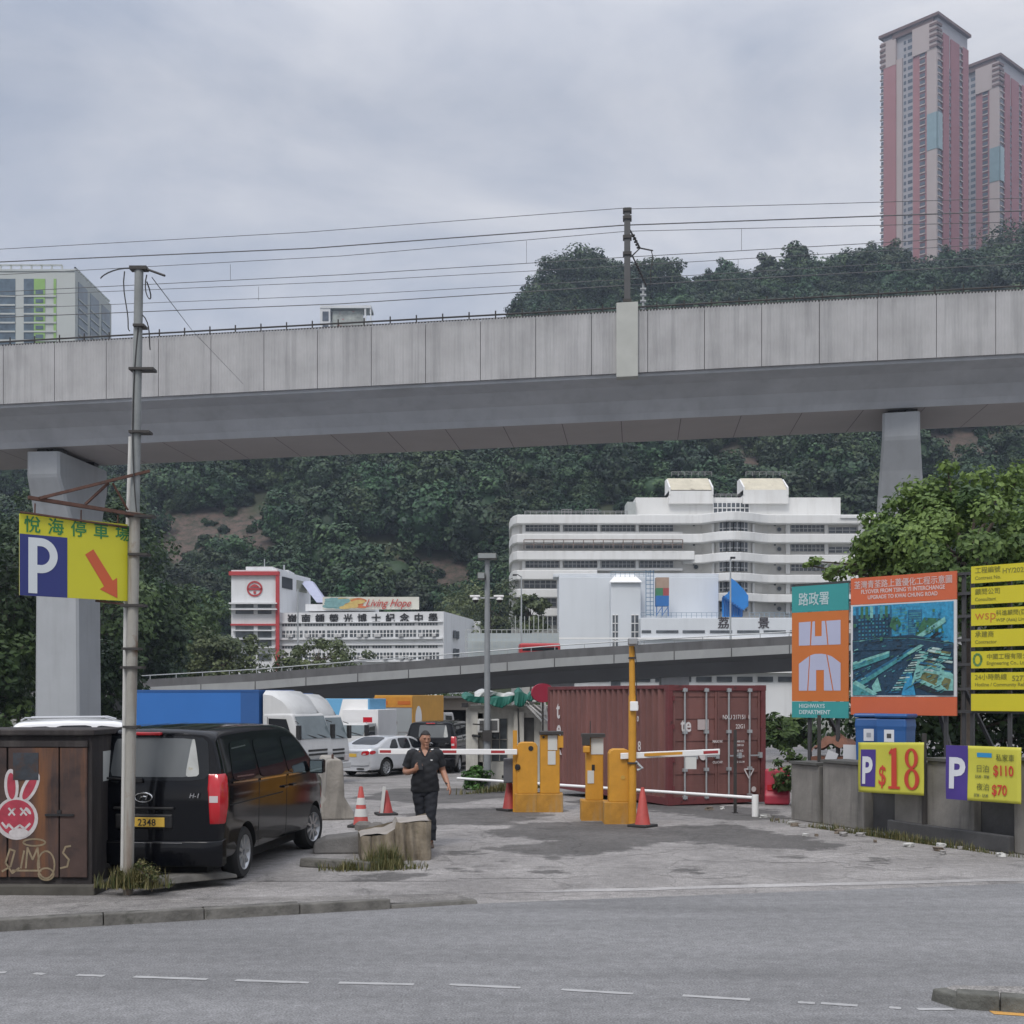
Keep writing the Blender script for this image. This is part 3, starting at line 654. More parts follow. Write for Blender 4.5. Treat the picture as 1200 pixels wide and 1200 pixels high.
# ============================================================ trees that can be told apart
M_bark = mat('bark', (.075, .06, .048), .95, var=.35, vscale=4, bump=.8, bscale=14)
def tree(name, loc, hgt, rad, lm, n_clump, n_leaf, lsize, label, seed, group=None, trunk_r=.18, lean=(0, 0), cz=None, clump_r=.34, extra=(), cat='tree', shell=.75):
    rg = np.random.default_rng(seed); rd = random.Random(seed)
    t = empty(name, loc, 0, label, cat, group); cz = hgt - rad[2] if cz is None else cz
    pos, nrm, size, tint, cc = crown_arrays(rg, rad, n_clump, n_leaf, lsize, clump_r=clump_r, shell=shell)
    pos[:, 2] += cz; cc = cc + np.array([0, 0, cz])
    for (ex, ey, ez, er, en) in extra:
        e = rg.normal(0, 1, (en, 3)); e /= np.linalg.norm(e, axis=1)[:, None]; p2 = np.array([ex, ey, ez]) + e * er * rg.uniform(.2, 1, (en, 1)) ** .6 * np.array([1.0, 1, .7])
        pos = np.concatenate([pos, p2]); nrm = np.concatenate([nrm, e + np.array([0, 0, .6])]); size = np.concatenate([size, lsize * rg.uniform(.6, 1.4, en)]); tint = np.concatenate([tint, np.clip(rg.normal(.6, .2, en), 0, 1)]); cc = np.concatenate([cc, [[ex, ey, ez]]])
    v, q = leaves(rg, pos, nrm, size, .62, .6)
    o = bpy.data.objects.new('crown', npmesh('crown', v, q, lm, tint)); COL.objects.link(o); o.parent = t
    mb = MB(); top = Vector((lean[0], lean[1], cz + rad[2] * .2)); fork = Vector((lean[0] * .5, lean[1] * .5, max(.4, (cz - rad[2] * .55))))
    mb.tube(bezier([(0, 0, -.1), (lean[0] * .1, 0, fork.z * .5), fork, top], 8), [trunk_r * (1 - .085 * k) for k in range(9)], 8)
    ii = list(range(len(cc))); rd.shuffle(ii); ii = ii[:min(len(ii), 16)] + list(range(len(cc) - len(extra), len(cc)))
    for k in ii:
        p = Vector(cc[k]); s = fork.lerp(top, rd.uniform(0, .8)); m_ = s.lerp(p, .5) + Vector((0, 0, -.06 * rad[2]))
        mb.tube(bezier([s, m_, p], 5), [trunk_r * .4 * (1 - .15 * j) for j in range(6)], 5)
    mb.build('trunk', M_bark, t, smooth=50); return t
L_near = leafmat('fresh_leaves', (.052, .098, .03), (.20, .29, .075), 0, .3)
L_mid = leafmat('mid_leaves', (.03, .06, .022), (.105, .16, .05), 0, .2)
L_dark = leafmat('dark_leaves', (.014, .032, .014), (.06, .10, .035), 0, .15)
L_olive = leafmat('olive_leaves', (.045, .065, .03), (.15, .18, .075), 0, .2)
# behind the sign boards
p = W(1132, 700, 31)
tree('street_tree', (p.x, p.y, gz(31)), 7.55, (2.35, 2.3, 1.7), L_near, 105, 290, .145, 'leafy bright green tree growing behind the orange and teal sign boards', 21, trunk_r=.16, clump_r=.25, shell=1.0,
     extra=[(W(x_, 0, 31).x - p.x, dy, H - (y_ - HY) / F * 31 - gz(31), r_, int(n_ * 1.6)) for x_, y_, dy, r_, n_ in ((1070, 572, 0, .42, 90), (1055, 590, .2, .3, 60), (1020, 610, 0, .35, 80), (1015, 640, -.4, .5, 150), (975, 672, -.4, .36, 90), (952, 660, -.4, .2, 26), (1005, 660, -.3, .5, 150), (1110, 548, 0, .3, 60), (1150, 560, .1, .5, 130), (1175, 572, .1, .5, 140), (1195, 556, 0, .5, 140), (1040, 635, 0, .6, 200), (940, 664, -.4, .12, 9))])
p = W(1240, 700, 33)
tree('street_tree', (p.x, p.y, gz(33)), 8.0, (2.4, 2.3, 2.6), L_mid, 80, 170, .2, 'darker leafy tree behind the yellow project board', 22, trunk_r=.16, clump_r=.3)
p = W(1120, 760, 36)
tree('street_tree', (p.x, p.y, gz(36)), 5.4, (3.4, 1.6, 2.4), L_dark, 70, 150, .2, 'dark shrubby tree filling the gap beneath the sign boards', 23, cz=2.4)
# left of frame, behind the pier
for k, (px, D, tp, rx, rz, lm, lab) in enumerate([(8, 62, 655, 2.6, 3.6, L_dark, 'dark green tree standing at the far side of the pale pier by the frame edge'), (55, 75, 690, 2.6, 3.4, L_dark, 'tree with dark crown directly behind the pale pier'),
        (120, 70, 742, 2.4, 2.4, L_dark, 'low dark tree between the pale pier and the steel pole'), (168, 118, 690, 4.8, 5.0, L_dark, 'broad dark tree just beyond the start of the road ramp'),
        (118, 112, 640, 5.4, 6.0, L_mid, 'tall mid green tree behind the parking sign'), (22, 105, 600, 5.6, 6, L_dark, 'tall dark tree on the slope beyond the parking sign'), (-25, 58, 700, 2.6, 3.4, L_mid, 'tree with olive green tips at the frame edge'), (138, 135, 575, 6.0, 7, L_dark, 'tall round dark tree on the lower hillside behind the steel pole'), (212, 142, 690, 4.6, 5, L_mid, 'large green tree on the lower hillside beside the school tower'), (60, 150, 575, 7.5, 7, L_dark, 'very tall dark tree whose top reaches under the viaduct')]):
    p = W(px, 0, D); zt = H - (tp - HY) / F * D
    tree('roadside_tree', (p.x, D, -.58), zt + .58, (rx, rx * .9, rz), lm, 60, 110, .3 if D < 100 else .5, lab, 40 + k, group='trees beyond the road ramp', trunk_r=.22, clump_r=.32)
# in front of the school
p = W(262, 0, 128); tree('school_tree', (p.x, 128, -.5), 9.4, (4.6, 3.6, 3.6), L_olive, 60, 120, .4, 'spreading tree covering the lower corner of the white school tower', 61, trunk_r=.2, clump_r=.3, group='trees in front of the school')
p = W(372, 0, 125); tree('school_tree', (p.x, 125, -.5), 8.3, (4.4, 3.4, 1.9), L_olive, 34, 90, .34, 'thin open tree in front of the long school wing', 62, trunk_r=.16, clump_r=.26, shell=1, group='trees in front of the school')
for k, (px, D, tp, r, lab) in enumerate([(622, 170, 697, 2.4, 'small feathery tree in front of the rounded floors of the white terraced building'), (575, 215, 668, 6, 'pale green tree between the school and the white terraced building'), (540, 205, 690, 4.6, 'round tree behind the end wall of the school')]):
    p = W(px, 0, D); zt = H - (tp - HY) / F * D
    tree('young_tree', (p.x, D, -.58), zt + .58, (r, r, r * 1.1), L_olive, 40, 80, .5, lab, 70 + k, trunk_r=.16, clump_r=.3)
# tall trees on the skyline
for k, (px, D, tp, r, rz, lab) in enumerate([(667, 425, 296, 11, 11, 'tallest tree of the ridge, beside the catenary mast'), (640, 430, 318, 10, 10, 'round dark tree at the end of the ridge'), (618, 432, 350, 6, 8, 'low tree at the very end of the wooded ridge'), (1002, 430, 298, 10, 6, 'flat topped tree on the ridge beside the pink towers'), (1195, 440, 256, 14, 12, 'tall dark tree on the ridge in front of the second pink tower'), (700, 430, 312, 11, 9, 'broad dark tree on the ridge behind the mast'), (775, 430, 303, 8, 7, 'small pointed tree on the ridge past the mast')]):
    x = (px - 600) / F * D; zt = H - (tp - HY) / F * D; zb = hz(x, D) - 2
    tree('ridge_tree', (x, D, zb), zt - zb, (r, r, rz), L_dark, 60, 100, 1.0, lab, 80 + k, trunk_r=.35, clump_r=.33, group='trees on the ridge')
# ============================================================ far buildings
M_pink = mat('pink_tiles', (.28, .13, .138), .75, var=.08, vscale=.1)
M_pinkd = mat('dark_pink_tiles', (.235, .095, .108), .75, var=.1, vscale=.1)
M_pale = mat('pale_tiles', (.36, .305, .295), .75, var=.06, vscale=.1)
M_greyt = mat('grey_tiles', (.30, .29, .31), .75, var=.1, vscale=.1)
M_roofb = mat('brown_roof', (.12, .075, .07), .8, var=.1)
M_win = mat('far_window', (.075, .09, .115), .25, var=.5, vscale=.35)
M_teal = mat('teal_glass', (.19, .27, .30), .3, var=.15, vscale=.3)
def res_tower(loc, label):
    t = empty('apartment_tower', loc, R(-47), label, 'apartment tower', 'pink apartment towers on the hill'); h = 112.0; FH = 3.0; nf = 36; Wd = 28.0
    def X(f): return -Wd + f * Wd
    mb = MB(); mb.box(-Wd + .8, -.8, 1.2, Wd, 0, h); mb.build('tower_core', M_greyt, t)
    mb = MB()
    for a, b, d in ((.05, .27, 0), (.57, .81, .2)): mb.box(X(a), X(b), d, 3, 0, h - 14)
    mb.build('pink_bay', M_pink, t)
    mb = MB()
    for a, b, d in ((.27, .37, .5), (.82, .985, -.4)): mb.box(X(a), X(b), d, 3, 0, h - 12)
    for a, b, d in ((.0, .27, -.1), (.57, .985, -.5)): mb.box(X(a), X(b), d, 3, h - 14, h - 2)
    mb.build('pale_bay', M_pale, t)
    mb = MB()
    for a, b, d in ((.16, .34, 0), (.44, .7, .5), (.8, .98, .2)): mb.box(-3, -d + .3, a * Wd, b * Wd, 0, h - 6)
    mb.build('side_bay', M_pinkd, t)
    mb = MB()
    for a, b, d in ((.0, .05, .3), (.39, .43, 1.1), (.46, .54, 1.1), (.69, .78, .1)):
        mb.mark()
        for f in range(nf): z = f * FH + .8; mb.box(X(a), X(b), d, d + .4, z, z + 1.5)
    for a, b, d in ((.02, .15, .5), (.36, .43, .5), (.71, .79, .4)):
        mb.mark()
        for f in range(nf - 5): z = f * FH + .8; mb.box(-1.2, -.8 + d, a * Wd, b * Wd, z, z + 1.6)
    build_split(mb, 'window_strip', M_win, t)
    mb = MB()      # balcony slabs and crown stripes
    for a, b, d in ((-.015, .05, -.1), (.69, .79, -.25)):
        mb.mark()
        for f in range(nf): z = f * FH; mb.box(X(a), X(b), d, d + 1.2, z, z + .5)
    for a, b in ((.02, .15), (.71, .79)):
        mb.mark()
        for f in range(nf): z = f * FH; mb.box(-1, .2, a * Wd, b * Wd, z, z + .45)
    build_split(mb, 'balcony_slats', M_pale, t)
    mb = MB()
    for k in range(5):
        z = h - 13.5 + k * 2.4
        mb.mark(); mb.box(X(-.01), X(.09), -.4, .5, z, z + 1.1); mb.mark(); mb.box(X(.87), X(1.01), -.8, .5, z, z + 1.1); mb.box(-.5, .4, 0, 3.2, z, z + 1.1)
    build_split(mb, 'crown_stripe', M_roofb, t)
    mb = MB(); mb.box(X(.825), X(.99), -.6, 0, h - 58, h - 42); mb.box(-.2, .35, 0, 3.5, h - 58, h - 42); mb.build('glass_panel', M_teal, t)
    mb = MB()
    mb.box(-Wd - .6, .8, -.9, Wd + .6, h, h + 1.3); mb.box(-Wd + 2, -3, 3, Wd - 3, h + 1.3, h + 3.2); mb.box(-Wd + 6, -2.2, -.2, 1.5, h - 2.5, h)
    mb.build('roof', M_roofb, t); return t
pz = H + (HY - 318) / F * 560
p = W(1099, 0, 560); tw = res_tower((p.x, 560, pz), 'tallest pink and cream apartment tower on the hilltop')
t2 = copy_tree(tw); p = W(1172, 0, 600); t2.location = (p.x, 600, pz + 2); tag(t2, 'lower pink apartment tower standing behind the tallest one')
M_aptw = mat('cream_wall', (.42, .44, .42), .8, var=.06, vscale=.1); M_lime = mat('lime_panel', (.22, .38, .10), .7, var=.1, vscale=.2); M_apw = mat('blue_window_band', (.07, .105, .135), .3, var=.5, vscale=.3)
def PLx(px, D): return (px - 600) / F * D
D = 420.0; u = D / F
ap = empty('apartment_block', (PLx(0, D), D, 75), 0, 'cream slab apartment block with lime green panels behind the viaduct', 'apartment block')
zt = H + (HY - 309) * u - 75
def ax(px): return (px - 0) * u
mb = MB(); mb.box(ax(-90), ax(88), 0, 38, 0, zt - 2.5); mb.build('wall', M_aptw, ap)
mb = MB(); mb2 = MB(); mb3 = MB()
for a, b in ((-60, -48), (-40, -26), (-2, 18), (28, 40)):
    mb.box(ax(a), ax(b), -.15, .3, 0, zt - 5)
for a, b in ((40, 53), (63, 66), (-26, -14)): mb2.box(ax(a), ax(b), -.2, .3, 0, zt - 5)
for k in range(int((zt - 7) / 2.9)):
    z = k * 2.9
    for a, b in ((-60, -48), (-40, -26), (-2, 18), (28, 66)): mb3.box(ax(a), ax(b), -.4, 0, z, z + .55)
for a, b in ((3, 12), (15, 24), (27, 36)): mb.box(ax(88) - .3, ax(88) + .15, a, b, 0, zt - 5)
for k in range(int((zt - 7) / 2.9)):
    z = k * 2.9
    for a, b in ((3, 12), (15, 24), (27, 36)): mb3.box(ax(88) - .2, ax(88) + .35, a, b, z, z + .5)
    for a, b in ((40, 53), ): mb.box(ax(a) + .6, ax(b) - .6, -.35, .1, z + 1, z + 2.2)
mb.build('window_band', M_apw, ap); mb2.build('lime_panel', M_lime, ap); mb3.build('floor_ledge', M_aptw, ap)
mb = MB(); mb.box(ax(-90), ax(88), -.3, 38, zt - 2.5, zt - 1.9); mb.box(ax(-90), ax(72), .5, 1.0, zt - .5, zt)
for a in range(-85, 75, 12): mb.box(ax(a), ax(a) + .5, .5, 1.0, zt - 2, zt - .3)
for a in range(2, 38, 4): mb.box(ax(88) - 1, ax(88) - .5, a, a + .5, zt - 2, zt - .4)
mb.box(ax(88) - 1, ax(88) - .5, 2, 38, zt - .9, zt - .4); mb.build('roof_frame', M_aptw, ap)
rt = empty('rooftop_block', (PLx(405, D), D, 88), 0, 'small white rooftop with a framed billboard peeping over the viaduct', 'building')
zt = H + (HY - 358) * u - 88
mb = MB(); mb.box(-30 * u, -18 * u, 0, 8, 0, zt); mb.box(-30 * u, 30 * u, 2, 9, 0, zt - 4.5); mb.box(-30 * u, 30 * u, -.2, 8, zt - .9, zt); mb.box(22 * u, 24 * u, 0, .5, 0, zt - .9); mb.box(28.5 * u, 30 * u, 0, .5, 0, zt - .9); mb.build('wall', mat('white_far_wall', (.58, .59, .6), .7, var=.1, vscale=.2), rt)
mb = MB(); mb.box(-27 * u, -20 * u, -.2, .1, zt - 5, zt - 2); mb.box(-27 * u, -20 * u, -.2, .1, zt - 10, zt - 6.5); mb.build('window', M_win, rt)
mb = MB(); mb.box(-16 * u, 20 * u, 1.2, 1.9, 0, zt - 1.4); mb.build('billboard', mat('billboard', (.30, .32, .30), .6, var=.5, vscale=.5, spots=.6, spotcol=(.35, .06, .05), spotscale=.6), rt)
# hillside stone wall with fence
wl = MB(); c0 = W(843, 553, 300); zt_ = H + (HY - 526) / F * 345
q = empty('retaining_wall', (PLx(872, 345), 345, zt_ - 8), 0, 'brown stone retaining wall with a white railing on the hillside', 'wall')
wl = MB(); wl.box(-9, 8, -2, 3, -6, 6.4); wl.build('wall', mat('brown_stone', (.14, .10, .085), .9, var=.3, vscale=.8, bump=.4, bscale=3), q)
wl = MB(); wl.tube([(-9, -2, 8), (8, -2, 8)], .14, 5); wl.tube([(-9, -2, 7.3), (8, -2, 7.3)], .1, 5)
for k in range(10): wl.tube([(-9 + k * 1.88, -2, 6.3), (-9 + k * 1.88, -2, 8.1)], .1, 4)
wl.build('railing', mat('pale_rail', (.5, .5, .5), .6, var=0), q)
# ============================================================ school
class Site:
    """boxes given by the photo rows and columns of their front face at its own depth, stored relative to the building's base"""
    def __init__(s, root): s.o = Vector(root.location); s.r = root
    def mb(s): m = MB(); m.T = Matrix.Translation(-s.o); return m
def pbox(mb, px0, py0, px1, py1, Yf, Yb, mi=0):
    a = W(px0, py1, Yf); b = W(px1, py0, Yf); mb.box(a.x, b.x, Yf, Yb, a.z, b.z, mi)
def pprism(mb, plan, z0, z1, mi=0): mb.prism([((px - 600) / F * D, D) for px, D in plan], z0, z1, mi, 'z')
def zrow(py, D): return H - (py - HY) / F * D
M_wall = mat('school_white', (.66, .67, .68), .75, var=.05, vscale=.2, streak=.22, streakcol=(.35, .34, .33), sscale=(1.2, 1.2, .12))
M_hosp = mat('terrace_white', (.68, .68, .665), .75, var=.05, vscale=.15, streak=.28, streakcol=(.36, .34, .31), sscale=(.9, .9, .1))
M_red = mat('red_trim', (.42, .045, .05), .6, var=.1)
M_winm = mat('building_window', (.085, .095, .105), .2, var=.5, vscale=.7)
M_hw = mat('dark_recess', (.11, .11, .11), .8, var=.3, vscale=.4)
SD = 185.0
sc = empty('school_building', (PLx(325, SD), SD, -.58), 0, 'white school with a red trimmed tower and a long lettered wing', 'school'); S = Site(sc)
mb = S.mb(); pprism(mb, [(271, SD), (325, SD), (364, SD + 13), (300, SD + 13)], -.58, zrow(668, SD))
pprism(mb, [(325, SD), (345, SD + 7), (320, SD + 12), (288, SD + 3)], zrow(668, SD), zrow(666, SD)); mb.build('tower', M_wall, sc)
mb = S.mb(); pbox(mb, 288, 664, 320, 668, SD + .5, SD + 6); pbox(mb, 329, 668, 338, 674, SD + 4, SD + 9); mb.build('roof_hut', M_wall, sc)
mb = S.mb(); pbox(mb, 268, 669.5, 327, 674, SD - .5, SD + .3); pbox(mb, 323, 674, 327, 786, SD - .4, SD + .1); pbox(mb, 270, 731, 324, 733, SD - .35, SD + .2); mb.build('red_trim', M_red, sc)
mb = S.mb()
for r in (706, 713): pbox(mb, 268, r, 324, r + 1.6, SD - 1.0, SD + .2)
for r in (738, 748, 758): pbox(mb, 272, r, 322, r + 1.4, SD - .7, SD + .2)
mb.build('ledge', M_wall, sc)
mb = S.mb()
for a, b in ((276, 297), (302, 318)):
    for r0, r1 in ((708, 712), (715, 719.5), (734, 738), (740, 747), (750, 757), (766, 774)): mb.mark(); pbox(mb, a, r0, b, r1, SD - .12, SD + .2)
build_split(mb, 'window', M_winm, sc)
mb = S.mb()     # opening and frame on the tower's flank
f0 = Vector((PLx(325, SD), SD, 0)); f1 = Vector((PLx(364, SD + 13), SD + 13, 0)); fd = (f1 - f0); fn = Vector((fd.y, -fd.x, 0)).normalized()
def flank(a, b, r0, r1, d, mi=0, mb=mb):
    p = f0 + fd * a + fn * d; q = f0 + fd * b + fn * d; z0 = zrow(r1, SD + 13 * (a + b) / 2); z1 = zrow(r0, SD + 13 * (a + b) / 2)
    p2 = p - fn * .3; q2 = q - fn * .3
    mb.add([(p.x, p.y, z0), (q.x, q.y, z0), (q.x, q.y, z1), (p.x, p.y, z1), (p2.x, p2.y, z0), (q2.x, q2.y, z0), (q2.x, q2.y, z1), (p2.x, p2.y, z1)], [(0, 1, 2, 3), (4, 7, 6, 5), (0, 4, 5, 1), (1, 5, 6, 2), (2, 6, 7, 3), (3, 7, 4, 0)], mi)
flank(.13, .42, 677, 690, .12); flank(.56, .86, 681, 694, .12, 1); mb.build('stair_opening', [mat('dark_opening', (.02, .025, .03), .6, var=.2), mat('khaki_panel', (.25, .26, .21), .6, var=.1)], sc)
# emblem: ring, roof chevron, bars, dot
em = S.mb(); cE = Vector((PLx(298.5, SD), SD - .12, zrow(690, SD))); u_ = SD / F
def ring_(mb, c, r0, r1, n=28, a0=0, a1=2 * math.pi, mi=0):
    for k in range(n):
        a = a0 + (a1 - a0) * k / n; b = a0 + (a1 - a0) * (k + 1) / n
        q = [(r0, a), (r1, a), (r1, b), (r0, b)]; mb.add([c + Vector((r * math.cos(t), 0, r * math.sin(t))) for r, t in q] + [c + Vector((r * math.cos(t), .14, r * math.sin(t))) for r, t in q], [(0, 1, 2, 3), (0, 4, 5, 1), (2, 6, 7, 3)], mi)
ring_(em, cE, 7.2 * u_, 9.2 * u_)
em.prism([(cE.x - 6 * u_, cE.z + 1.8 * u_), (cE.x + 6 * u_, cE.z + 1.8 * u_), (cE.x + 2.6 * u_, cE.z + 4.6 * u_), (cE.x, cE.z + 5.6 * u_), (cE.x - 2.6 * u_, cE.z + 4.6 * u_)], cE.y, cE.y + .14)
em.box(cE.x - 8 * u_, cE.x + 8 * u_, cE.y, cE.y + .14, cE.z - 1.6 * u_, cE.z + .9 * u_); em.prism([(cE.x - 1.6 * u_, cE.z - 3 * u_), (cE.x + 1.6 * u_, cE.z - 3 * u_), (cE.x + 1.2 * u_, cE.z - 5.8 * u_), (cE.x - 1 * u_, cE.z - 5.8 * u_)], cE.y, cE.y + .14)
em.build('emblem', M_red, sc)
# long wing
WD = 183.0
mb = S.mb(); pprism(mb, [(322, WD + 3), (520, WD), (555, WD + 20), (345, WD + 20)], -.58, zrow(716.5, WD)); pprism(mb, [(555, WD + 20), (563, WD + 20), (563, WD + 28), (480, WD + 28)], -.58, zrow(728, WD + 20)); mb.build('wing', M_wall, sc)
w0 = Vector((PLx(322, WD + 3), WD + 3, 0)); w1 = Vector((PLx(520, WD), WD, 0)); wdv = w1 - w0; wn = Vector((wdv.y, -wdv.x, 0)).normalized(); wa = math.atan2(wdv.y, wdv.x)
def wpt(px, row, d):   # point on the wing's front
    for it in range(1):
        f = (px - 322) / (520 - 322); p = w0 + wdv * f + wn * d; return Vector((p.x, p.y, zrow(row, WD)))
def wbox(mb, a, b, r0, r1, d0, d1, mi=0):
    c = [wpt(a, r1, d1), wpt(b, r1, d1), wpt(b, r1, d0), wpt(a, r1, d0)]; t = [wpt(a, r0, d1), wpt(b, r0, d1), wpt(b, r0, d0), wpt(a, r0, d0)]
    mb.add(c + t, [(0, 3, 2, 1), (4, 5, 6, 7), (0, 1, 5, 4), (1, 2, 6, 5), (2, 3, 7, 6), (3, 0, 4, 7)], mi)
mw = S.mb(); mf = S.mb(); ml = S.mb(); ma = S.mb(); rnd = random.Random(9)
for k in range(7):
    a = 331 + k * 26.6
    for r in (0, 26.5, 53):
        mw.mark(); mf.cur = mw.cur
        for v in range(7): wbox(mw, a + v * 3.3, a + v * 3.3 + 2.4, 730 + r, 732.6 + r, -.2, .06)
        wbox(mw, a, a + 24, 738 + r, 746 + r, -.2, .05)
        for v in range(1, 6): wbox(mf, a + v * 4, a + v * 4 + .8, 738 + r, 746 + r, -.1, .12)
        wbox(mf, a, a + 24, 741.5 + r, 742.2 + r, -.1, .11)
        for v in range(2):
            q = a + rnd.uniform(1, 19); ma.mark(); wbox(ma, q, q + 4, 742.5 + r, 746 + r, 0, .8)
for r in (0, 26.5): wbox(ml, 324, 519, 747 + r, 749 + r, -.1, .5); wbox(ml, 324, 519, 728 + r, 729.2 + r, -.1, .3)
ws = build_split(mw, 'window', M_winm, sc); build_split(mf, 'window_frame', M_white, ws); ml.build('ledge', M_wall, sc); build_split(ma, 'air_conditioner', mat('ac_grey', (.5, .5, .5), .6, var=.2), sc)
mb = S.mb()
for r in (739, 760, 781):
    for a in (.28, .38):
        p = w1.lerp(Vector((PLx(555, WD + 20), WD + 20, 0)), a); mb.mark(); mb.box(p.x + .1, p.x + .5, p.y, p.y + 1.4, zrow(r + 9, WD + 6), zrow(r, WD + 6))
build_split(mb, 'end_window', M_winm, sc)
mb = S.mb(); word = '嶺南鍾榮光博士紀念中學'
for k, ch in enumerate(word):
    p = wpt(337 + k * 16.5, 728.3, .1); mb.text(ch, 1.42, Matrix.Translation(p) @ Matrix.Rotation(wa, 4, 'Z'), bold=.045, ext=.04)
mb.build('lettering', mat('black_letters', (.02, .02, .022), .5, var=0), sc)
# roof board with painted script
bd_ = S.mb(); RB = WD + 5
pbox(bd_, 378, 699.5, 491, 714, RB, RB + .4); bd_.build('roof_board', mat('board_cream', (.55, .54, .47), .7, var=.06), sc)
mb = S.mb(); rnd = random.Random(2); z0 = zrow(707, RB)
cols = [mat('mural_teal', (.16, .30, .30), .7, var=.2, vscale=2), mat('mural_orange', (.48, .14, .05), .7, var=.2, vscale=2), mat('mural_yellow', (.5, .36, .12), .7, var=.2, vscale=2), mat('mural_red', (.40, .05, .04), .7, var=.2)]
for k in range(26):
    c = Vector((PLx(384 + rnd.random() * 38, RB), RB - .02 - .004 * k, z0 + rnd.uniform(-.5, .5))); w_ = rnd.uniform(.5, 1.5); h_ = rnd.uniform(.2, .45); q = rnd.uniform(-.5, .5)
    n_ = 10; mb.poly([c + Vector((w_ * math.cos(2 * math.pi * j / n_), 0, h_ * math.sin(2 * math.pi * j / n_) + q * w_ * math.cos(2 * math.pi * j / n_) * .4)) for j in range(n_)], (0 if c.x < PLx(402, RB) else 1 if k % 2 else 2))
mb.text('Living Hope', 1.6, Matrix.Translation((PLx(428, RB), RB - .2, zrow(711, RB))), 3, bold=.006, sx=.86, shear=.45, ext=.02)
mb.build('mural', cols, sc)
mb = S.mb(); pbox(mb, 358, 708, 440, 716, RB + 1, RB + 6); mb.build('roof_room', M_wall, sc)
mb = S.mb(); a = W(361, 681, WD + 12); b = W(379, 706, WD + 6)
mb.add([(a.x - 1.2, a.y, a.z), (a.x + .6, a.y, a.z), (b.x + .5, b.y, b.z), (b.x - 1.0, b.y, b.z), (a.x - 1.2, a.y + 2.5, a.z), (a.x + .6, a.y + 2.5, a.z), (b.x + .5, b.y + 2.5, b.z), (b.x - 1, b.y + 2.5, b.z)], [(0, 3, 2, 1), (4, 5, 6, 7), (0, 1, 5, 4), (1, 2, 6, 5), (2, 3, 7, 6), (3, 0, 4, 7)])
mb.build('stair_cover', mat('lilac_roof', (.36, .38, .5), .6, var=.08), sc)
mb = S.mb(); mb.tube([W(349, 690, SD - 6), W(349, 785, SD - 6)], .12, 6); mb.build('flagpole', M_galv, sc)
mb = S.mb(); mb.tube([W(310, 665, SD + 3), W(310, 655, SD + 3)], .08, 5); mb.mark(); mb.tube([W(333, 669, SD + 5), W(333, 662, SD + 5)], .15, 5); build_split(mb, 'aerial', M_galv, sc)
# ============================================================ terraced white building
HD = 215.0
hp = empty('terraced_building', (PLx(760, HD), HD, -.58), 0, 'white six storey building with rounded terrace bands and a central bow front', 'hospital'); S = Site(hp)
def plan(off, x0=596, x1=1035, bow=True, left=True):
    """front outline pushed back by off metres"""
    q = []
    if left: q += [(596.5 + off * 1.2, HD + 10), (598 + off, HD + 5 + off * .3), (601 + off, HD + 1.8 + off * .8), (606 + off, HD + off)]
    else: q += [(x0, HD + off)]
    if bow and x1 > 880:
        q += [(815, HD + off), (822, HD + off - .2)]
        for k in range(9):
            f = k / 8; q.append((826 + f * 67, HD + off - .8 - 3.2 * math.sin(math.pi * f)))
        q += [(900, HD + off - .2), (910, HD + off)]
    q += [(x1, HD + off)]
    return q
def band(mb, r0, r1, off=0, back=HD + 22, Dref=HD, **k):
    q = plan(off, **k); q = q + [(q[-1][0], back), (q[0][0], back)]
    pprism(mb, q, zrow(r1, Dref), zrow(r0, Dref))
mb = S.mb()
band(mb, 603, 613.5); band(mb, 625.5, 636)
band(mb, 645.5, 656, x1=814, bow=False); q_ = [(811, HD + 1.5)]
def rband(mb, r0, r1, off=0): 
    q = [(800, HD + off + 2)] + [p for p in plan(off) if p[0] > 812]; q += [(1035, HD + 22), (800, HD + 22)]; pprism(mb, q, zrow(r1, HD), zrow(r0, HD))
rband(mb, 650, 660); rband(mb, 673.5, 683); rband(mb, 696.5, 706)
band(mb, 668, 679, x1=700, bow=False); band(mb, 690, 700, x1=700, bow=False); band(mb, 713, 722, x1=700, bow=False)
mb.build('terrace_band', M_hosp, hp, bevel=.12)
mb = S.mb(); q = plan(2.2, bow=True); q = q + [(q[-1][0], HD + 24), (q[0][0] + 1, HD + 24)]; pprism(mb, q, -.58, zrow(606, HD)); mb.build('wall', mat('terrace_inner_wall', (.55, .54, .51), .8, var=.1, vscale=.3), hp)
# windows: strips of panes in the recesses
mg = S.mb(); mf = S.mb(); mp_ = S.mb()
def strip(a, b, r0, r1, D, panes):
    mg.mark(); mf.cur = mg.cur
    pbox(mg, a, r0, b, r1, D - .12, D + .3)
    for k in range(panes + 1): x = a + (b - a) * k / panes; pbox(mf, x - .3, r0, x + .3, r1, D - .25, D)
    pbox(mf, a, (r0 + r1) / 2 - .3, b, (r0 + r1) / 2 + .3, D - .22, D)
WDp = HD + 2.2
for r in (614, 656.5):
    for a in (616, 661, 705, 750): strip(a, a + 39, r + .3, r + 8.5, WDp, 8)
    for a in (612, 656, 700, 745): mp_.mark(); pbox(mp_, a, r - .5, a + 3.5, r + 11, WDp - .8, WDp)
    mp_.mark(); pbox(mp_, 612, r + 9, 800, r + 12, WDp - .9, WDp)
strip(616, 800, 636.5, 642.5, WDp, 30)
for r in (679.5, 701, 723): strip(614, 652, r, r + 9.5, WDp, 6)
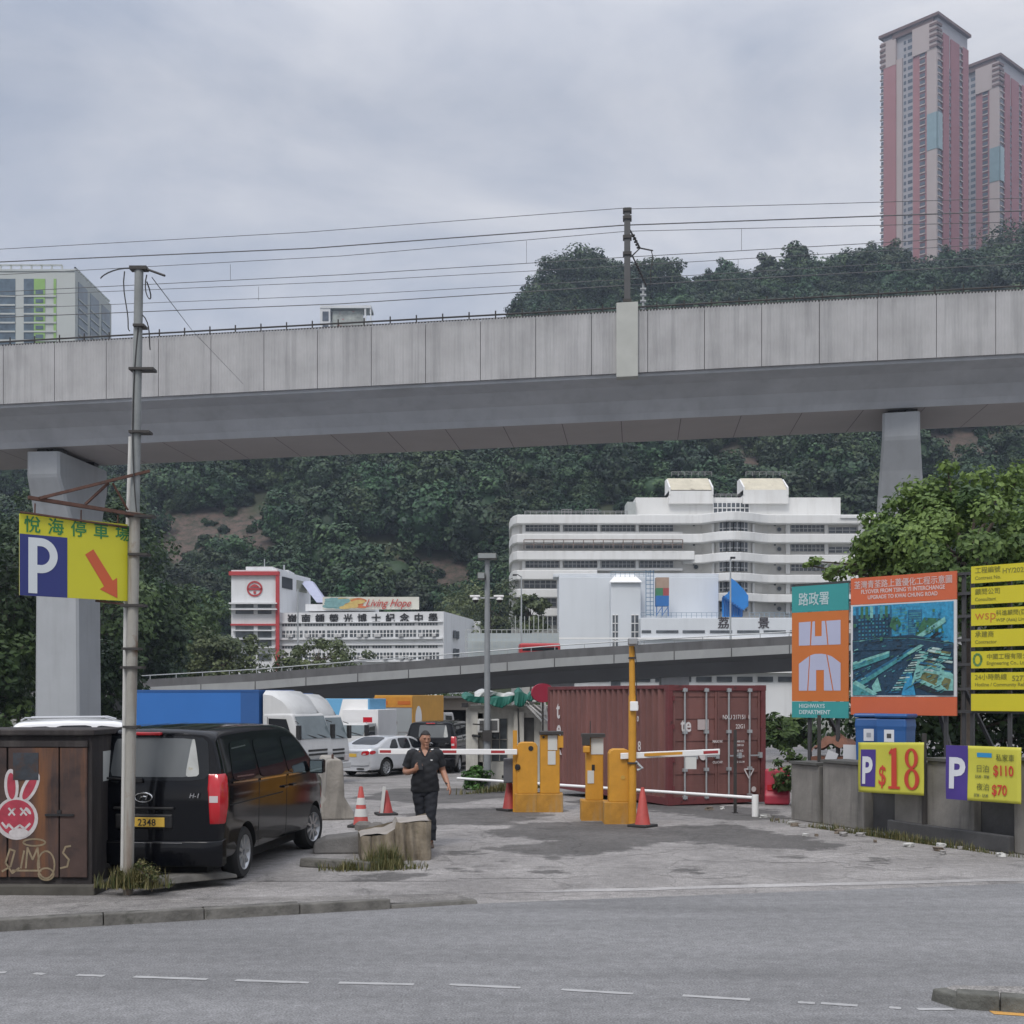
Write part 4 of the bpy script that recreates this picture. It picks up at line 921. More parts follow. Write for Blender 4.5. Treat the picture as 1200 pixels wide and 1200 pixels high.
for r in (613.5, 636.5, 659.5, 683, 706):
    strip(927, 966, r + 2, r + 9.5, WDp, 8); strip(971, 1004, r + 4.5, r + 11, WDp, 4); strip(1016, 1034, r + 2, r + 9, WDp, 3)
    mp_.mark(); pbox(mp_, 921, r, 926, r + 13, WDp - .6, WDp); mp_.mark(); pbox(mp_, 966.5, r, 970.5, r + 13, WDp - .6, WDp); mp_.mark(); pbox(mp_, 1006, r, 1014, r + 13, WDp - .9, WDp)
    # bow window follows the curve
    mg.mark(); mf.cur = mg.cur; bw = [p for p in plan(1.6) if 836 < p[0] < 884]
    for (pa, Da), (pb, Db) in zip(bw, bw[1:]):
        xa, xb = PLx(pa, Da), PLx(pb, Db); z0, z1 = zrow(r + 11.2, HD), zrow(r + .5, HD)
        mg.add([(xa, Da, z0), (xb, Db, z0), (xb, Db, z1), (xa, Da, z1)], [(0, 1, 2, 3)])
        for j in range(3):
            f = j / 2; mf.tube([(xa + (xb - xa) * f, Da + (Db - Da) * f - .1, z0), (xa + (xb - xa) * f, Da + (Db - Da) * f - .1, z1)], .09, 4)
        mf.tube([(xa, Da - .1, (z0 * 1.3 + z1 * .7) / 2), (xb, Db - .1, (z0 * 1.3 + z1 * .7) / 2)], .09, 4)
    for px in (836, 883): mp_.mark(); pbox(mp_, px - 1.2, r, px + 1.2, r + 13, HD - .6, HD + 2)
ws = build_split(mg, 'window', M_winm, hp); build_split(mf, 'window_frame', mat('pale_frame', (.5, .5, .5), .6, var=.05), ws); build_split(mp_, 'pilaster', M_hosp, hp)
# round portholes and vents
mb = S.mb(); m2 = S.mb(); m3 = S.mb()
for r in (620.5, 643.5, 666.5, 690, 713.5):
    for px in ((913,) if r < 640 or r > 660 else (913,)):
        mb.mark(); m2.cur = mb.cur; c = Vector((PLx(px, WDp), WDp - .1, zrow(r, WDp))); ring_(m2, c, .36, .52, 20); mb.cyl(c, c + Vector((0, .2, 0)), .36, n=18)
    for px in (813, 908): m3.mark(); pbox(m3, px - .8, r - 6, px + 1.2, r - 4, WDp - .2, WDp)
mb.mark(); m2.cur = mb.cur; c = Vector((PLx(815.5, WDp), WDp - .1, zrow(664.5, WDp))); ring_(m2, c, .38, .55, 20); mb.cyl(c, c + Vector((0, .2, 0)), .36, n=18)
ws = build_split(mb, 'porthole', M_glassdark, hp); build_split(m2, 'porthole_rim', mat('rim_grey', (.4, .39, .37), .6, var=.05), ws); build_split(m3, 'vent', M_glassdark, hp)
# upper blocks and stair heads
mb = S.mb()
pbox(mb, 745, 583, 985, 605, HD + 4, HD + 20); pbox(mb, 784, 575, 836, 590, HD + 3, HD + 9); pbox(mb, 871, 574, 924, 590, HD + 3, HD + 9)
pbox(mb, 985, 604, 1035, 607, HD - .3, HD + 15)
for a, b in ((784, 836), (871, 924)):
    for x in (a, b - 1.8):
        xa, xb = PLx(x, HD + 3), PLx(x + 1.8, HD + 3); z0, z1, z2 = zrow(580, HD + 3), zrow(571, HD + 3), zrow(557, HD + 3)
        mb.prism([(HD + 2.9, z0), (HD + 2.9, z1), (HD + 7, z2), (HD + 9, z2), (HD + 9, z0)], xa, xb, 0, 'x')
mb.build('upper_block', M_hosp, hp)
mb = S.mb()
for a, b in ((785.8, 834.2), (872.8, 922.2)):
    mb.mark(); xa, xb = PLx(a, HD + 3), PLx(b, HD + 3); mb.add([(xa, HD + 3.1, zrow(574, HD + 3)), (xb, HD + 3.1, zrow(574, HD + 3)), (xb, HD + 7.5, zrow(560, HD + 7)), (xa, HD + 7.5, zrow(560, HD + 7)), (xa, HD + 9, zrow(576, HD + 3)), (xb, HD + 9, zrow(576, HD + 3))], [(0, 1, 2, 3), (3, 2, 5, 4), (0, 3, 4), (1, 5, 2)])
build_split(mb, 'sloped_roof', mat('stained_cream_roof', (.50, .46, .36), .85, var=.15, vscale=.6, spots=.62, spotcol=(.2, .17, .13), spotscale=.8), hp)
mb = S.mb(); pbox(mb, 836, 589.5, 878, 601, HD + 3.8, HD + 4.2); mb.build('clerestory', M_winm, hp)
mb = S.mb()
for k in range(9): pbox(mb, 836 + k * 5.25 - .4, 589, 836 + k * 5.25 + .4, 601.5, HD + 3.6, HD + 4)
pbox(mb, 836, 594.6, 878, 595.6, HD + 3.6, HD + 4); mb.build('clerestory_frame', M_white, hp)
mb = S.mb(); pbox(mb, 735, 588, 745, 603, HD + 3, HD + 8); mb.build('plant_room', mat('grey_louvre', (.33, .35, .34), .7, var=.2, vscale=1), hp)
mb = S.mb()
def rail(mb, a, b, r, D, h=5.5, n=12, rr=.07):
    mb.mark(); z = zrow(r, D); hh = h * D / F; xa, xb = PLx(a, D), PLx(b, D)
    mb.tube([(xa, D, z + hh), (xb, D, z + hh)], rr, 4); mb.tube([(xa, D, z + hh * .5), (xb, D, z + hh * .5)], rr * .7, 4)
    for k in range(n + 1): x = xa + (xb - xa) * k / n; mb.tube([(x, D, z), (x, D, z + hh)], rr, 4)
rail(mb, 615, 735, 603, HD + 3, 4, 18); rail(mb, 658, 670, 603, HD + 2.5, 6, 3); rail(mb, 686, 700, 603, HD + 2.5, 6, 3); rail(mb, 787, 834, 558, HD + 9, 5, 6); rail(mb, 874, 922, 558, HD + 9, 5, 6); rail(mb, 838, 870, 583, HD + 5, 4, 5)
build_split(mb, 'roof_railing', mat('grey_rail', (.22, .22, .22), .6, var=0), hp)
mb = S.mb(); rail(mb, 614, 800, 643.5, HD - .4, 11, 16, .1); mb.build('balcony_railing', mat('rusty_rail', (.16, .12, .10), .7, var=.2), hp)
# ---- plain white annex in front
an = empty('white_annex', (PLx(750, 203), 203, -.58), 0, 'plain white windowless annex with a long lettered parapet in front of the terraced building', 'building'); S = Site(an); AD = 203.0
mb = S.mb(); pbox(mb, 655, 676, 842, 775, AD, AD + 8); pprism(mb, [(648, AD + .5), (656, AD + .5), (656, AD + 5), (648, AD + 5)], zrow(676, AD), zrow(672, AD))
pbox(mb, 655, 672, 842, 676, AD + .3, AD + 8); pbox(mb, 716, 682, 751, 800, AD - 3, AD + 1); pbox(mb, 751, 724, 990, 800, AD - 6, AD + 2)
mb.build('wall', mat('annex_white', (.62, .65, .68), .75, var=.04, vscale=.15, streak=.15, streakcol=(.4, .42, .44), sscale=(.8, .8, .1)), an, bevel=.08)
mb = S.mb()
xa, xb = PLx(714, AD - 3), PLx(752, AD - 3); mb.add([(xa, AD - 3.5, zrow(682, AD - 3)), (xb, AD - 3.5, zrow(682, AD - 3)), (xb - 1, AD + .5, zrow(672, AD)), (xa + 1.4, AD + .5, zrow(672, AD)), (xa, AD - 3.5, zrow(683, AD - 3)), (xb, AD - 3.5, zrow(683, AD - 3)), (xb - 1, AD + .5, zrow(683, AD)), (xa + 1.4, AD + .5, zrow(683, AD))], [(0, 1, 2, 3), (0, 4, 5, 1), (1, 5, 6, 2), (3, 7, 4, 0), (2, 6, 7, 3)])
mb.build('sloped_cap', M_white, an)
mb = S.mb()
for a, b in ((718, 724), (740, 748)):
    mb.mark(); pbox(mb, a, 720.5, b, 790, AD - 3.1, AD - 2.8)
for a, b in ((752, 763), (769, 795), (800, 826), (832, 858), (864, 890), (895, 921), (926, 952)): mb.mark(); pbox(mb, a, 738.6, b, 741.8, AD - 6.1, AD - 5.8)
ws = build_split(mb, 'window', M_winm, an)
mb = S.mb()
for a, b in ((718, 724), (740, 748)):
    mb.mark()
    for r in (720, 730, 740, 750, 760): pbox(mb, a, r, b, r + 1, AD - 3.2, AD - 2.9)
    pbox(mb, (a + b) / 2 - .4, 720, (a + b) / 2 + .4, 770, AD - 3.2, AD - 2.9)
build_split(mb, 'window_frame', M_white, ws)
mb = S.mb()
for ch, px in (('荔', 841), ('景', 888)): mb.text(ch, 1.85, Matrix.Translation(W(px, 735, AD - 6.05)), bold=.03, ext=.05)
mb.build('lettering', mat('grey_letters', (.06, .05, .055), .5, var=0), an)
mb = S.mb(); pbox(mb, 655, 747, 990, 749, AD - 6.5, AD - 6); mb.build('ledge', M_white, an)
mb = S.mb(); rail(mb, 751, 846, 724, AD - 5.5, 6, 16, .05); rail(mb, 878, 925, 724, AD - 5.5, 6, 8, .05); rail(mb, 716, 760, 676, AD - 1, 6, 8, .05); build_split(mb, 'roof_railing', mat('pale_blue_rail', (.25, .33, .40), .6, var=0), an)
mb = S.mb()
for x in (757, 762, 766): mb.tube([W(x, 722, AD - 5), W(x, 668, AD - 5)], .07, 4)
for r in range(670, 722, 5): mb.tube([W(757, r, AD - 5), W(766, r, AD - 5)], .06, 4)
mb.build('cat_ladder', mat('blue_ladder', (.10, .2, .32), .6, var=.05), an)
# coloured tank cabin on stilts
tk = empty('panel_cabin', (PLx(776.5, AD - 5), AD - 5, zrow(722, AD - 5)), 0, 'small cabin of brown, green, red and blue panels on blue stilts', 'cabin'); S = Site(tk)
cm = [mat('panel_brown', (.36, .26, .2), .7, var=.1), mat('panel_green', (.05, .2, .1), .7, var=.1), mat('panel_red', (.33, .07, .07), .7, var=.1), mat('panel_blue', (.03, .15, .42), .7, var=.1)]
mb = S.mb(); d0 = AD - 5
pbox(mb, 769, 676.5, 784, 689, d0, d0 + 1.8, 0); pbox(mb, 769, 689, 777, 698, d0, d0 + 1.8, 1); pbox(mb, 777, 689, 784, 698, d0, d0 + 1.8, 2); pbox(mb, 769, 698, 784, 710, d0, d0 + 1.8, 3); mb.build('panel', cm, tk)
mb = S.mb()
for x in (769.5, 776, 783):
    mb.tube([W(x, 710, d0 + .2), W(x, 722, d0 + .2)], .1, 4); mb.tube([W(x, 710, d0 + 1.6), W(x, 722, d0 + 1.6)], .1, 4)
mb.tube([W(770, 720, d0 + .2), W(776, 711, d0 + .2)], .07, 4); mb.tube([W(777, 720, d0 + .2), W(783, 711, d0 + .2)], .07, 4); mb.build('stilt', cm[3], tk)
# blue covered stair
bs = empty('covered_stair', (PLx(862, AD - 4), AD - 4, zrow(723, AD - 4)), 0, 'bright blue covered outside stair beside the white annex', 'stair'); S = Site(bs); d0 = AD - 4
blue = mat('bright_blue_sheet', (.02, .20, .56), .5, var=.12, vscale=.4); mb = S.mb()
def face(pp, D): return [W(x, y, D) for x, y in pp]
q = [(855, 676), (862, 681), (871, 690), (877, 698), (877, 710), (870, 716), (846, 700), (852, 696), (855, 692)]
mb.loft([face(q, d0), face(q, d0 + 4)]); q2 = [(846, 700), (870, 716), (870, 723), (846, 723)]; mb.loft([face(q2, d0 + .8), face(q2, d0 + 4)]); mb.build('sheeting', blue, bs)
mb = S.mb()
for k in range(8): mb.tube([W(849 + k * 3, 703 + k * 2, d0 - .05), W(849 + k * 3, 722, d0 + .7)], .1, 4)
for k in range(9): mb.box(*(lambda p: (p.x - .12, p.x + .12, p.y, p.y + .2, p.z - .12, p.z + .12))(W(848 + k * 2.7, 699 + k * 1.9, d0 - .2)))
mb.build('trim', mat('dark_blue_trim', (.02, .1, .3), .5, var=.1), bs)
# lamp posts and fence between school and terraces
fc = empty('mesh_fence', (PLx(600, 150), 150, -.58), 0, 'tall wire mesh fence and pale hoarding between the school and the annex', 'fence'); S = Site(fc)
mb = S.mb(); pbox(mb, 548, 742, 655, 752, 152, 152.6); pbox(mb, 548, 752, 655, 800, 151.5, 152.8); mb.build('hoarding', mat('pale_hoarding', (.38, .42, .43), .7, var=.12, vscale=.5), fc)
mb = S.mb(); rail(mb, 546, 654, 756, 150, 18, 18, .05); rail(mb, 546, 654, 768, 149, 16, 14, .05)
for k in range(9): mb.tube([W(604 + k * 5.4, 745, 150), W(604 + k * 5.4, 722, 150)], .06, 4)
mb.build('wire_frame', mat('pale_wire', (.4, .42, .4), .6, var=0), fc)
for px, rt_, D in ((611, 675, 140), (856, 655, 120)):
    lp = empty('lamp_post', (PLx(px, D), D, -.58), 0, 'slender grey lamp post rising in front of the ' + ('white annex stair' if px > 700 else 'rounded white terraces'), 'lamp post')
    mb = MB(); zt = zrow(rt_, D) + .58; mb.cyl((0, 0, 0), (0, 0, zt), .11, .07, 8); mb.build('pole', M_galv, lp)
    mb = MB(); mb.tube([(0, 0, zt - .1), (-.4, 0, zt + .15), (-.9, 0, zt + .1)] if px < 700 else [(0, 0, zt - .1), (.15, 0, zt + .1)], .05, 5); mb.box(-.95 if px < 700 else .0, -.5 if px < 700 else .45, -.12, .12, zt + .02, zt + .2); mb.build('lamp_head', M_black, lp)
# ============================================================ road ramp (flyover)
fl = empty('road_ramp', (PLx(600, 90), 90, -.58), 0, 'low grey concrete road ramp climbing across the back of the car park', 'ramp')
fp = [(-150, 815.5, 112), (0, 806, 104), (175, 796, 98), (300, 789, 95), (420, 779.5, 93), (540, 770.5, 91), (650, 761.5, 90), (790, 753, 89), (925, 745.5, 88), (1100, 737, 87), (1400, 724, 86)]
FP = [W(*q) for q in fp]; Tf = Matrix.Translation(-Vector(fl.location))
def fsec(i, t, h):
    a = FP[max(0, i - 1)]; b = FP[min(len(FP) - 1, i + 1)]; d = (b - a); d.z = 0; d.normalize(); n = Vector((-d.y, d.x, 0)); p = FP[i] + n * t; return Vector((p.x, p.y, FP[i].z + h))
def run(sec, name, m, closed=False):
    mb = MB(); mb.T = Tf
    mb.loft([[fsec(i, t, h) for t, h in sec] for i in range(len(FP))], closed=closed, cap=closed); return mb.build(name, m, fl)
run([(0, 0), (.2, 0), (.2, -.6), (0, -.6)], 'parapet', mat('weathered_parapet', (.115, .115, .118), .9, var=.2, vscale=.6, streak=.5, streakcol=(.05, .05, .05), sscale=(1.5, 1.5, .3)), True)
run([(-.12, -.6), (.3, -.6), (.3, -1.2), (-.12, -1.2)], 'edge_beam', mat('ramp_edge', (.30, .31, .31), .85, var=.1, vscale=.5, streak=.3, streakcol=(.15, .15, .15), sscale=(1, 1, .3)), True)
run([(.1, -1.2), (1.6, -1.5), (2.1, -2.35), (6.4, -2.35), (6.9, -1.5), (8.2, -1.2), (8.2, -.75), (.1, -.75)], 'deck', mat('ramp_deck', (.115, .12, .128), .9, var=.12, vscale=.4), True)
run([(8.2, 0), (8.4, 0), (8.4, -1.2), (8.2, -1.2)], 'rear_parapet', M_conc2, True)
mb = MB(); mb.T = Tf
mb.tube([fsec(i, .1, .3) for i in range(len(FP))], .04, 5)
for i in range(len(FP) - 1):
    for k in range(4):
        a = fsec(i, .1, 0).lerp(fsec(i + 1, .1, 0), k / 4); mb.tube([a, a + Vector((0, 0, .32))], .035, 4)
mb.build('railing', M_galv, fl)
mb = MB(); mb.T = Tf
for i in range(len(FP) - 1):
    for k in range(2):
        a = fsec(i, -.125, -1.2).lerp(fsec(i + 1, -.125, -1.2), k / 2); mb.box(a.x - .03, a.x + .03, a.y - .02, a.y + .02, a.z, a.z + .6)
mb.build('joint', M_joint, fl)
for px in (240, 470, 620, 800, 1020):
    i = min(range(len(fp)), key=lambda k: abs(fp[k][0] - px)); c = fsec(i, 4.2, 0); mb = MB(); mb.T = Tf
    zt = c.z - 2.35
    if zt > 0: mb.prism([(c.x - 1, c.y - .7), (c.x + 1, c.y - .7), (c.x + 1, c.y + .7), (c.x - 1, c.y + .7)], -.6, zt + .02, ax='z'); mb.build('pier', M_girder, fl)
# red panel van roof above the ramp
# ============================================================ low buildings under and beyond the ramp
lb = empty('depot_building', (PLx(800, 118), 118, -.58), 0, 'long low white depot seen in the gap under the road ramp', 'building'); S = Site(lb); D = 118.0
mb = S.mb(); pbox(mb, 660, 772, 940, 840, D, D + 12); mb.build('wall', M_wall, lb)
mb = S.mb()
for k in range(11): mb.mark(); pbox(mb, 672 + k * 24, 793, 690 + k * 24, 799, D - .1, D + .2)
mb.mark(); pbox(mb, 716, 770, 727, 806, D - .12, D + .2); build_split(mb, 'window', M_winm, lb)
mb = S.mb(); pbox(mb, 655, 786, 945, 788.4, D - .8, D + .2); mb.build('canopy', M_white, lb)
lb = empty('depot_building', (PLx(420, 112), 112, -.58), 0, 'small white block with dark windows behind the parked trucks', 'building'); S = Site(lb); D = 112.0
mb = S.mb(); pbox(mb, 372, 800, 446, 858, D, D + 8); mb.build('wall', M_wall, lb)
mb = S.mb()
for a in (398, 410, 420, 430): mb.mark(); pbox(mb, a, 815, a + 7, 823, D - .1, D + .2)
build_split(mb, 'window', M_winm, lb)
lb = empty('storage_shed', (PLx(530, 62), 62, -.58), 0, 'beige fronted shed with a wide dark opening behind the black vans', 'shed'); S = Site(lb); D = 62.0
mb = S.mb(); pbox(mb, 496, 817, 560, 832, D, D + 6); pbox(mb, 496, 832, 509, 872, D, D + 6); pbox(mb, 549, 832, 580, 872, D, D + 6); pbox(mb, 496, 832, 560, 872, D + 3, D + 6); mb.build('wall', mat('beige_wall', (.30, .27, .235), .85, var=.15, vscale=.6), lb)
mb = S.mb(); pbox(mb, 494, 815.6, 562, 818, D - .6, D + 6.2); mb.build('roof', mat('grey_sheet_roof', (.2, .2, .2), .7, var=.2), lb)
mb = S.mb(); pbox(mb, 509, 832, 549, 868, D + 2.7, D + 2.95); mb.build('opening', mat('shed_dark', (.025, .03, .04), .5, var=.2), lb)
for px, D, tp, r, lab in ((470, 100, 808, 2.2, 'low green tree peeping between the ramp and the yellow truck'), (520, 104, 806, 2.4, 'low green tree behind the beige shed'), (640, 82, 812, 1.6, 'bush behind the tarpaulin roofed hut'), (925, 56, 838, .9, 'shrub beside the red container')):
    x = PLx(px, D); zt = zrow(tp, D); tree('low_tree', (x, D, -.58), zt + .58, (r * 1.4, r, r * .8), L_mid, 26, 90, .28, lab, int(px), trunk_r=.12)
# ============================================================ vehicles
def car_paint(name, col, metal=0.0, rough=.28):
    return mat(name, col, rough, metal=metal, var=.04, vscale=2, coat=.8)
M_tyre = mat('tyre_rubber', (.02, .02, .02), .85, var=.2, vscale=8)
M_rim = mat('alloy_rim', (.42, .43, .44), .35, metal=.7, var=.08)
M_chrome = mat('chrome', (.6, .6, .6), .15, metal=1., var=0)
M_cglass = mat('car_glass', (.010, .012, .015), .05, var=0, spec=.4)
M_redl = mat('red_lamp', (.45, .012, .02), .15, var=.1, coat=.6)
M_whitel = mat('clear_lamp', (.55, .5, .5), .12, var=.05, coat=.6)
M_plate = mat('number_plate', (.62, .40, .06), .5, var=.04)
M_trim = mat('black_trim', (.012, .012, .013), .5, var=0)
M_arch = mat('wheel_well', (.008, .008, .008), .95, var=0)
class Car:
    def __init__(s, L, Wd, zb, top, belt, tum, plan, rr=.12, rake=None, bow=.09, crown=.03):
        s.L, s.W, s.zb, s.top, s.belt, s.tum, s.plan, s.rr, s.bow, s.crown = L, Wd / 2, zb, top, belt, tum, plan, rr, bow, crown
        s.rk = rake or [(0, 0), (3, 0)]; s.roof = max(z for x, z in top)
    def ip(s, t, x): return float(np.interp(x, [a for a, b in t], [b for a, b in t]))
    def zt(s, x): return s.ip(s.top, x)
    def wy(s, x, z):
        w = s.W * s.ip(s.plan, x); f = max(0, (z - s.belt) / (s.roof - s.belt)); g = max(0, (s.belt - .25 - z) / s.belt)
        return w * (1 - (1 - s.tum) * f ** 1.25 - .05 * g ** 1.5)
    def mv(s, x, y, z):
        d = s.ip(s.rk, z) * max(0, 1 - x / .9); b = s.bow * (abs(y) / s.W) ** 2.5
        d += b * max(0, 1 - x / .5) - b * max(0, 1 - (s.L - x) / .6)
        return (x + d, y, z)
    def half(s, x):
        zt = s.zt(x); zb = s.zb; r = min(s.rr, (zt - zb) * .3); w = s.wy(x, zb); pts = [(0, zb), (w * .8, zb), (w * .97, zb + .05)]
        for k in range(10): z = zb + .12 + (zt - r - zb - .12) * k / 9; pts.append((s.wy(x, z), z))
        y0 = s.wy(x, zt - r)
        for k in range(1, 6): a = math.pi / 2 * k / 5; pts.append((y0 - r * 1.25 * (1 - math.cos(a)), zt - r + r * math.sin(a)))
        y1 = pts[-1][0]; pts += [(y1 * .6, zt + s.crown * .6), (0, zt + s.crown)]; return pts
    def body(s, m, parent, wheels, wr, xs):
        bm = bmesh.new(); rings = []; halves = []
        for x in xs:
            h = s.half(x); halves.append(h)
            rings.append([s.mv(x, y, z) for y, z in h] + [s.mv(x, -y, z) for y, z in h[-2:0:-1]])
        vv = [[bm.verts.new(p) for p in r] for r in rings]; n = len(vv[0])
        for i in range(len(vv) - 1):
            for k in range(n): bm.faces.new((vv[i][k], vv[i][(k + 1) % n], vv[i + 1][(k + 1) % n], vv[i + 1][k]))
        for x, h in ((xs[0], halves[0]), (xs[-1], halves[-1])):
            cs = [-1 + 2 * j / 10 for j in range(11)]; gr = [[bm.verts.new(s.mv(x, y * c, z)) for c in cs] for y, z in h]
            for i in range(len(h) - 1):
                for j in range(10): bm.faces.new((gr[i][j], gr[i][j + 1], gr[i + 1][j + 1], gr[i + 1][j]))
        bmesh.ops.remove_doubles(bm, verts=bm.verts, dist=1e-4); bmesh.ops.dissolve_degenerate(bm, dist=1e-5, edges=bm.edges); bmesh.ops.recalc_face_normals(bm, faces=bm.faces)
        me = bpy.data.meshes.new('body'); bm.to_mesh(me); bm.free(); me.materials.append(m); me.materials.append(M_arch)
        o = bpy.data.objects.new('body', me); COL.objects.link(o)
        c = MB()
        for wx in wheels:
            for sd_ in (1, -1): c.cyl((wx, sd_ * (s.W - .30), wr), (wx, sd_ * (s.W + .3), wr), wr + .06, n=28)
        co = c.build('cutter', M_arch); b = o.modifiers.new('arches', 'BOOLEAN'); b.operation = 'DIFFERENCE'; b.object = co; b.solver = 'EXACT'
        try: b.material_mode = 'TRANSFER'
        except Exception: pass
        dg = bpy.context.evaluated_depsgraph_get(); dg.update(); m2 = bpy.data.meshes.new_from_object(o.evaluated_get(dg)); o.modifiers.clear(); o.data = m2; m2.name = 'body'
        bpy.data.objects.remove(co)
        m2.polygons.foreach_set('use_smooth', [True] * len(m2.polygons)); m2.set_sharp_from_angle(angle=R(32)); o.parent = parent; return o
    def patch(s, mb, c, kind, eps=.004, n=8, rnd=.18, mi=0, side=-1):
        """c = four corners: (x,z) for 'side', (y,z) for 'rear'/'front', (x,y) for 'top'"""
        def fn(i, j):
            u, v = 2 * i - 1, 2 * j - 1; u, v = u * (1 - rnd * abs(v) ** 9), v * (1 - rnd * abs(u) ** 9); a, b = (u + 1) / 2, (v + 1) / 2
            p = [(1 - a) * (1 - b) * c[0][k] + a * (1 - b) * c[1][k] + a * b * c[2][k] + (1 - a) * b * c[3][k] for k in (0, 1)]
            if kind == 'side': return s.mv(p[0], side * (s.wy(p[0], p[1]) + eps), p[1])
            if kind == 'rear': q = s.mv(0, p[0], p[1]); return (q[0] - eps, q[1], q[2])
            if kind == 'front': q = s.mv(s.L, p[0], p[1]); return (q[0] + eps, q[1], q[2])
            z = s.zt(p[0]); y1 = s.wy(p[0], z - s.rr) - s.rr; return s.mv(p[0], p[1], z + eps + s.crown * max(0, 1 - abs(p[1]) / max(.1, y1)) ** .7)
        return mb.grid(n, n, fn, mi)
def wheel(parent, x, y, r, w, side, spokes=7, kind=0, turn=0.):
    """tyre with a dished rim; side = +1/-1 outward along y"""
    o = empty('wheel', (x, y, r), turn); o.parent = parent; o.pop('category', None)
    mb = MB(); mb.lathe([(r * .66, -w / 2), (r * .9, -w / 2), (r * .98, -w * .38), (r, -w * .2), (r, w * .2), (r * .98, w * .38), (r * .9, w / 2), (r * .66, w / 2)], 28, ax='y', cap=False); mb.build('tyre', M_tyre, o, smooth=40)
    mb = MB(); d = side * w * .5
    mb.lathe([(.01, d * .55), (r * .16, d * .6), (r * .2, d * .35), (r * .55, d * .2), (r * .6, d * .8), (r * .67, d * .98), (r * .69, d * .9), (r * .66, -d)], 28, ax='y')
    for k in range(spokes):
        a = 2 * math.pi * k / spokes; ca, sa = math.cos(a), math.sin(a); t = r * .075
        mb.loft([[(ca * q - sa * tt, dd, sa * q + ca * tt) for tt, dd in ((-t, d * .5), (t, d * .5), (t * .8, d * .86), (-t * .8, d * .86))] for q in (r * .12, r * .63)])
    mb.build('rim', M_rim, o, smooth=35); return o
def make_van(loc, rz, label, cat, group=None):
    t = empty('parked_van', loc, rz, label, cat, group)
    c = Car(5.13, 1.92, .30, [(0, 1.85), (.05, 1.885), (.25, 1.905), (1.5, 1.93), (2.9, 1.915), (3.3, 1.87), (3.55, 1.77), (4.3, 1.22), (4.55, 1.15), (4.95, 1.02), (5.08, .9), (5.13, .75)], 1.24, .80,
            [(0, .955), (.05, .985), (.2, 1), (4.2, 1), (4.6, .97), (4.95, .87), (5.13, .74)], .13, [(0, .02), (.6, 0), (1.2, .0), (1.9, .16)], bow=.07)
    xs = [0, .03, .08, .16, .3, .5, .75, 1, 1.3, 1.7, 2.1, 2.5, 2.9, 3.1, 3.3, 3.45, 3.6, 3.8, 4.05, 4.3, 4.45, 4.6, 4.8, 4.95, 5.06, 5.13]
    blk = mat('black_car_paint', (.004, .0045, .0065), .09, var=0, spec=.32)
    body = c.body(blk, t, (.98, 4.18), .335, xs)
    for wx in (.98, 4.18):
        for sd_ in (1, -1): wheel(t, wx, sd_ * .815, .335, .23, sd_, 9, turn=-.18 if wx > 2 else 0)
    mb = MB(); c.patch(mb, [(-.80, 1.30), (.80, 1.30), (.74, 1.835), (-.74, 1.835)], 'rear', .005, 10, .08); rw = mb.build('rear_window', M_cglass, t, smooth=60)
    mb = MB(); c.patch(mb, [(-.62, 1.345), (.45, 1.345), (.42, 1.81), (-.58, 1.81)], 'rear', .008, 8, .05); mb.build('sunshade', mat('pale_sunshade', (.115, .125, .13), .3, var=.12, vscale=2, streak=.5, streakcol=(.1, .11, .115), sscale=(9, 9, .3)), rw, smooth=60)  # streaks in the sunshade's colour stand in for a reflection gradient on the window
    mb = MB(); c.patch(mb, [(-.68, 1.36), (-.50, 1.345), (-.55, 1.80), (-.585, 1.80)], 'rear', .011, 6, .1); mb.build('curtain', mat('pale_curtain', (.36, .37, .36), .5, var=.2, vscale=6, spots=.62, spotcol=(.3, .25, .12), spotscale=5), rw, smooth=60)
    def sidewin(cn, nm='side_window', chrome=True):
        for sd_ in (-1, 1):
            mb = MB(); c.patch(mb, cn, 'side', .005, 8, .10, side=sd_); w_ = mb.build(nm, M_cglass, t, smooth=60)
            if chrome:
                m2 = MB(); (xa, za), (xb, zb_), _, _ = cn; m2.grid(6, 1, lambda i, j: c.mv(xa + (xb - xa) * i, sd_ * (c.wy(xa + (xb - xa) * i, za + (zb_ - za) * i - .02) + .008), za + (zb_ - za) * i - .035 + .022 * j)); m2.build('chrome_strip', M_chrome, w_)
    sidewin([(.42, 1.28), (1.38, 1.26), (1.42, 1.76), (.58, 1.75)]); sidewin([(1.50, 1.255), (2.62, 1.24), (2.60, 1.765), (1.52, 1.765)]); sidewin([(2.74, 1.235), (3.98, 1.22), (3.42, 1.72), (2.72, 1.765)])
    mb = MB(); c.patch(mb, [(3.42, -.70), (4.24, -.78), (4.24, .78), (3.42, .70)], 'top', .006, 10, .08); mb.build('windscreen', M_cglass, t, smooth=60)
    mb = MB()      # inner bright reflection frame of a sliding pane
    for sd_ in (-1, 1): mb.mark(); c.patch(mb, [(.62, 1.66), (1.2, 1.68), (1.2, 1.695), (.62, 1.675)], 'side', .009, 4, 0, side=sd_); c.patch(mb, [(.6, 1.31), (1.25, 1.30), (1.25, 1.318), (.6, 1.328)], 'side', .009, 4, 0, side=sd_)
    build_split(mb, 'sliding_pane_trim', M_chrome, t)
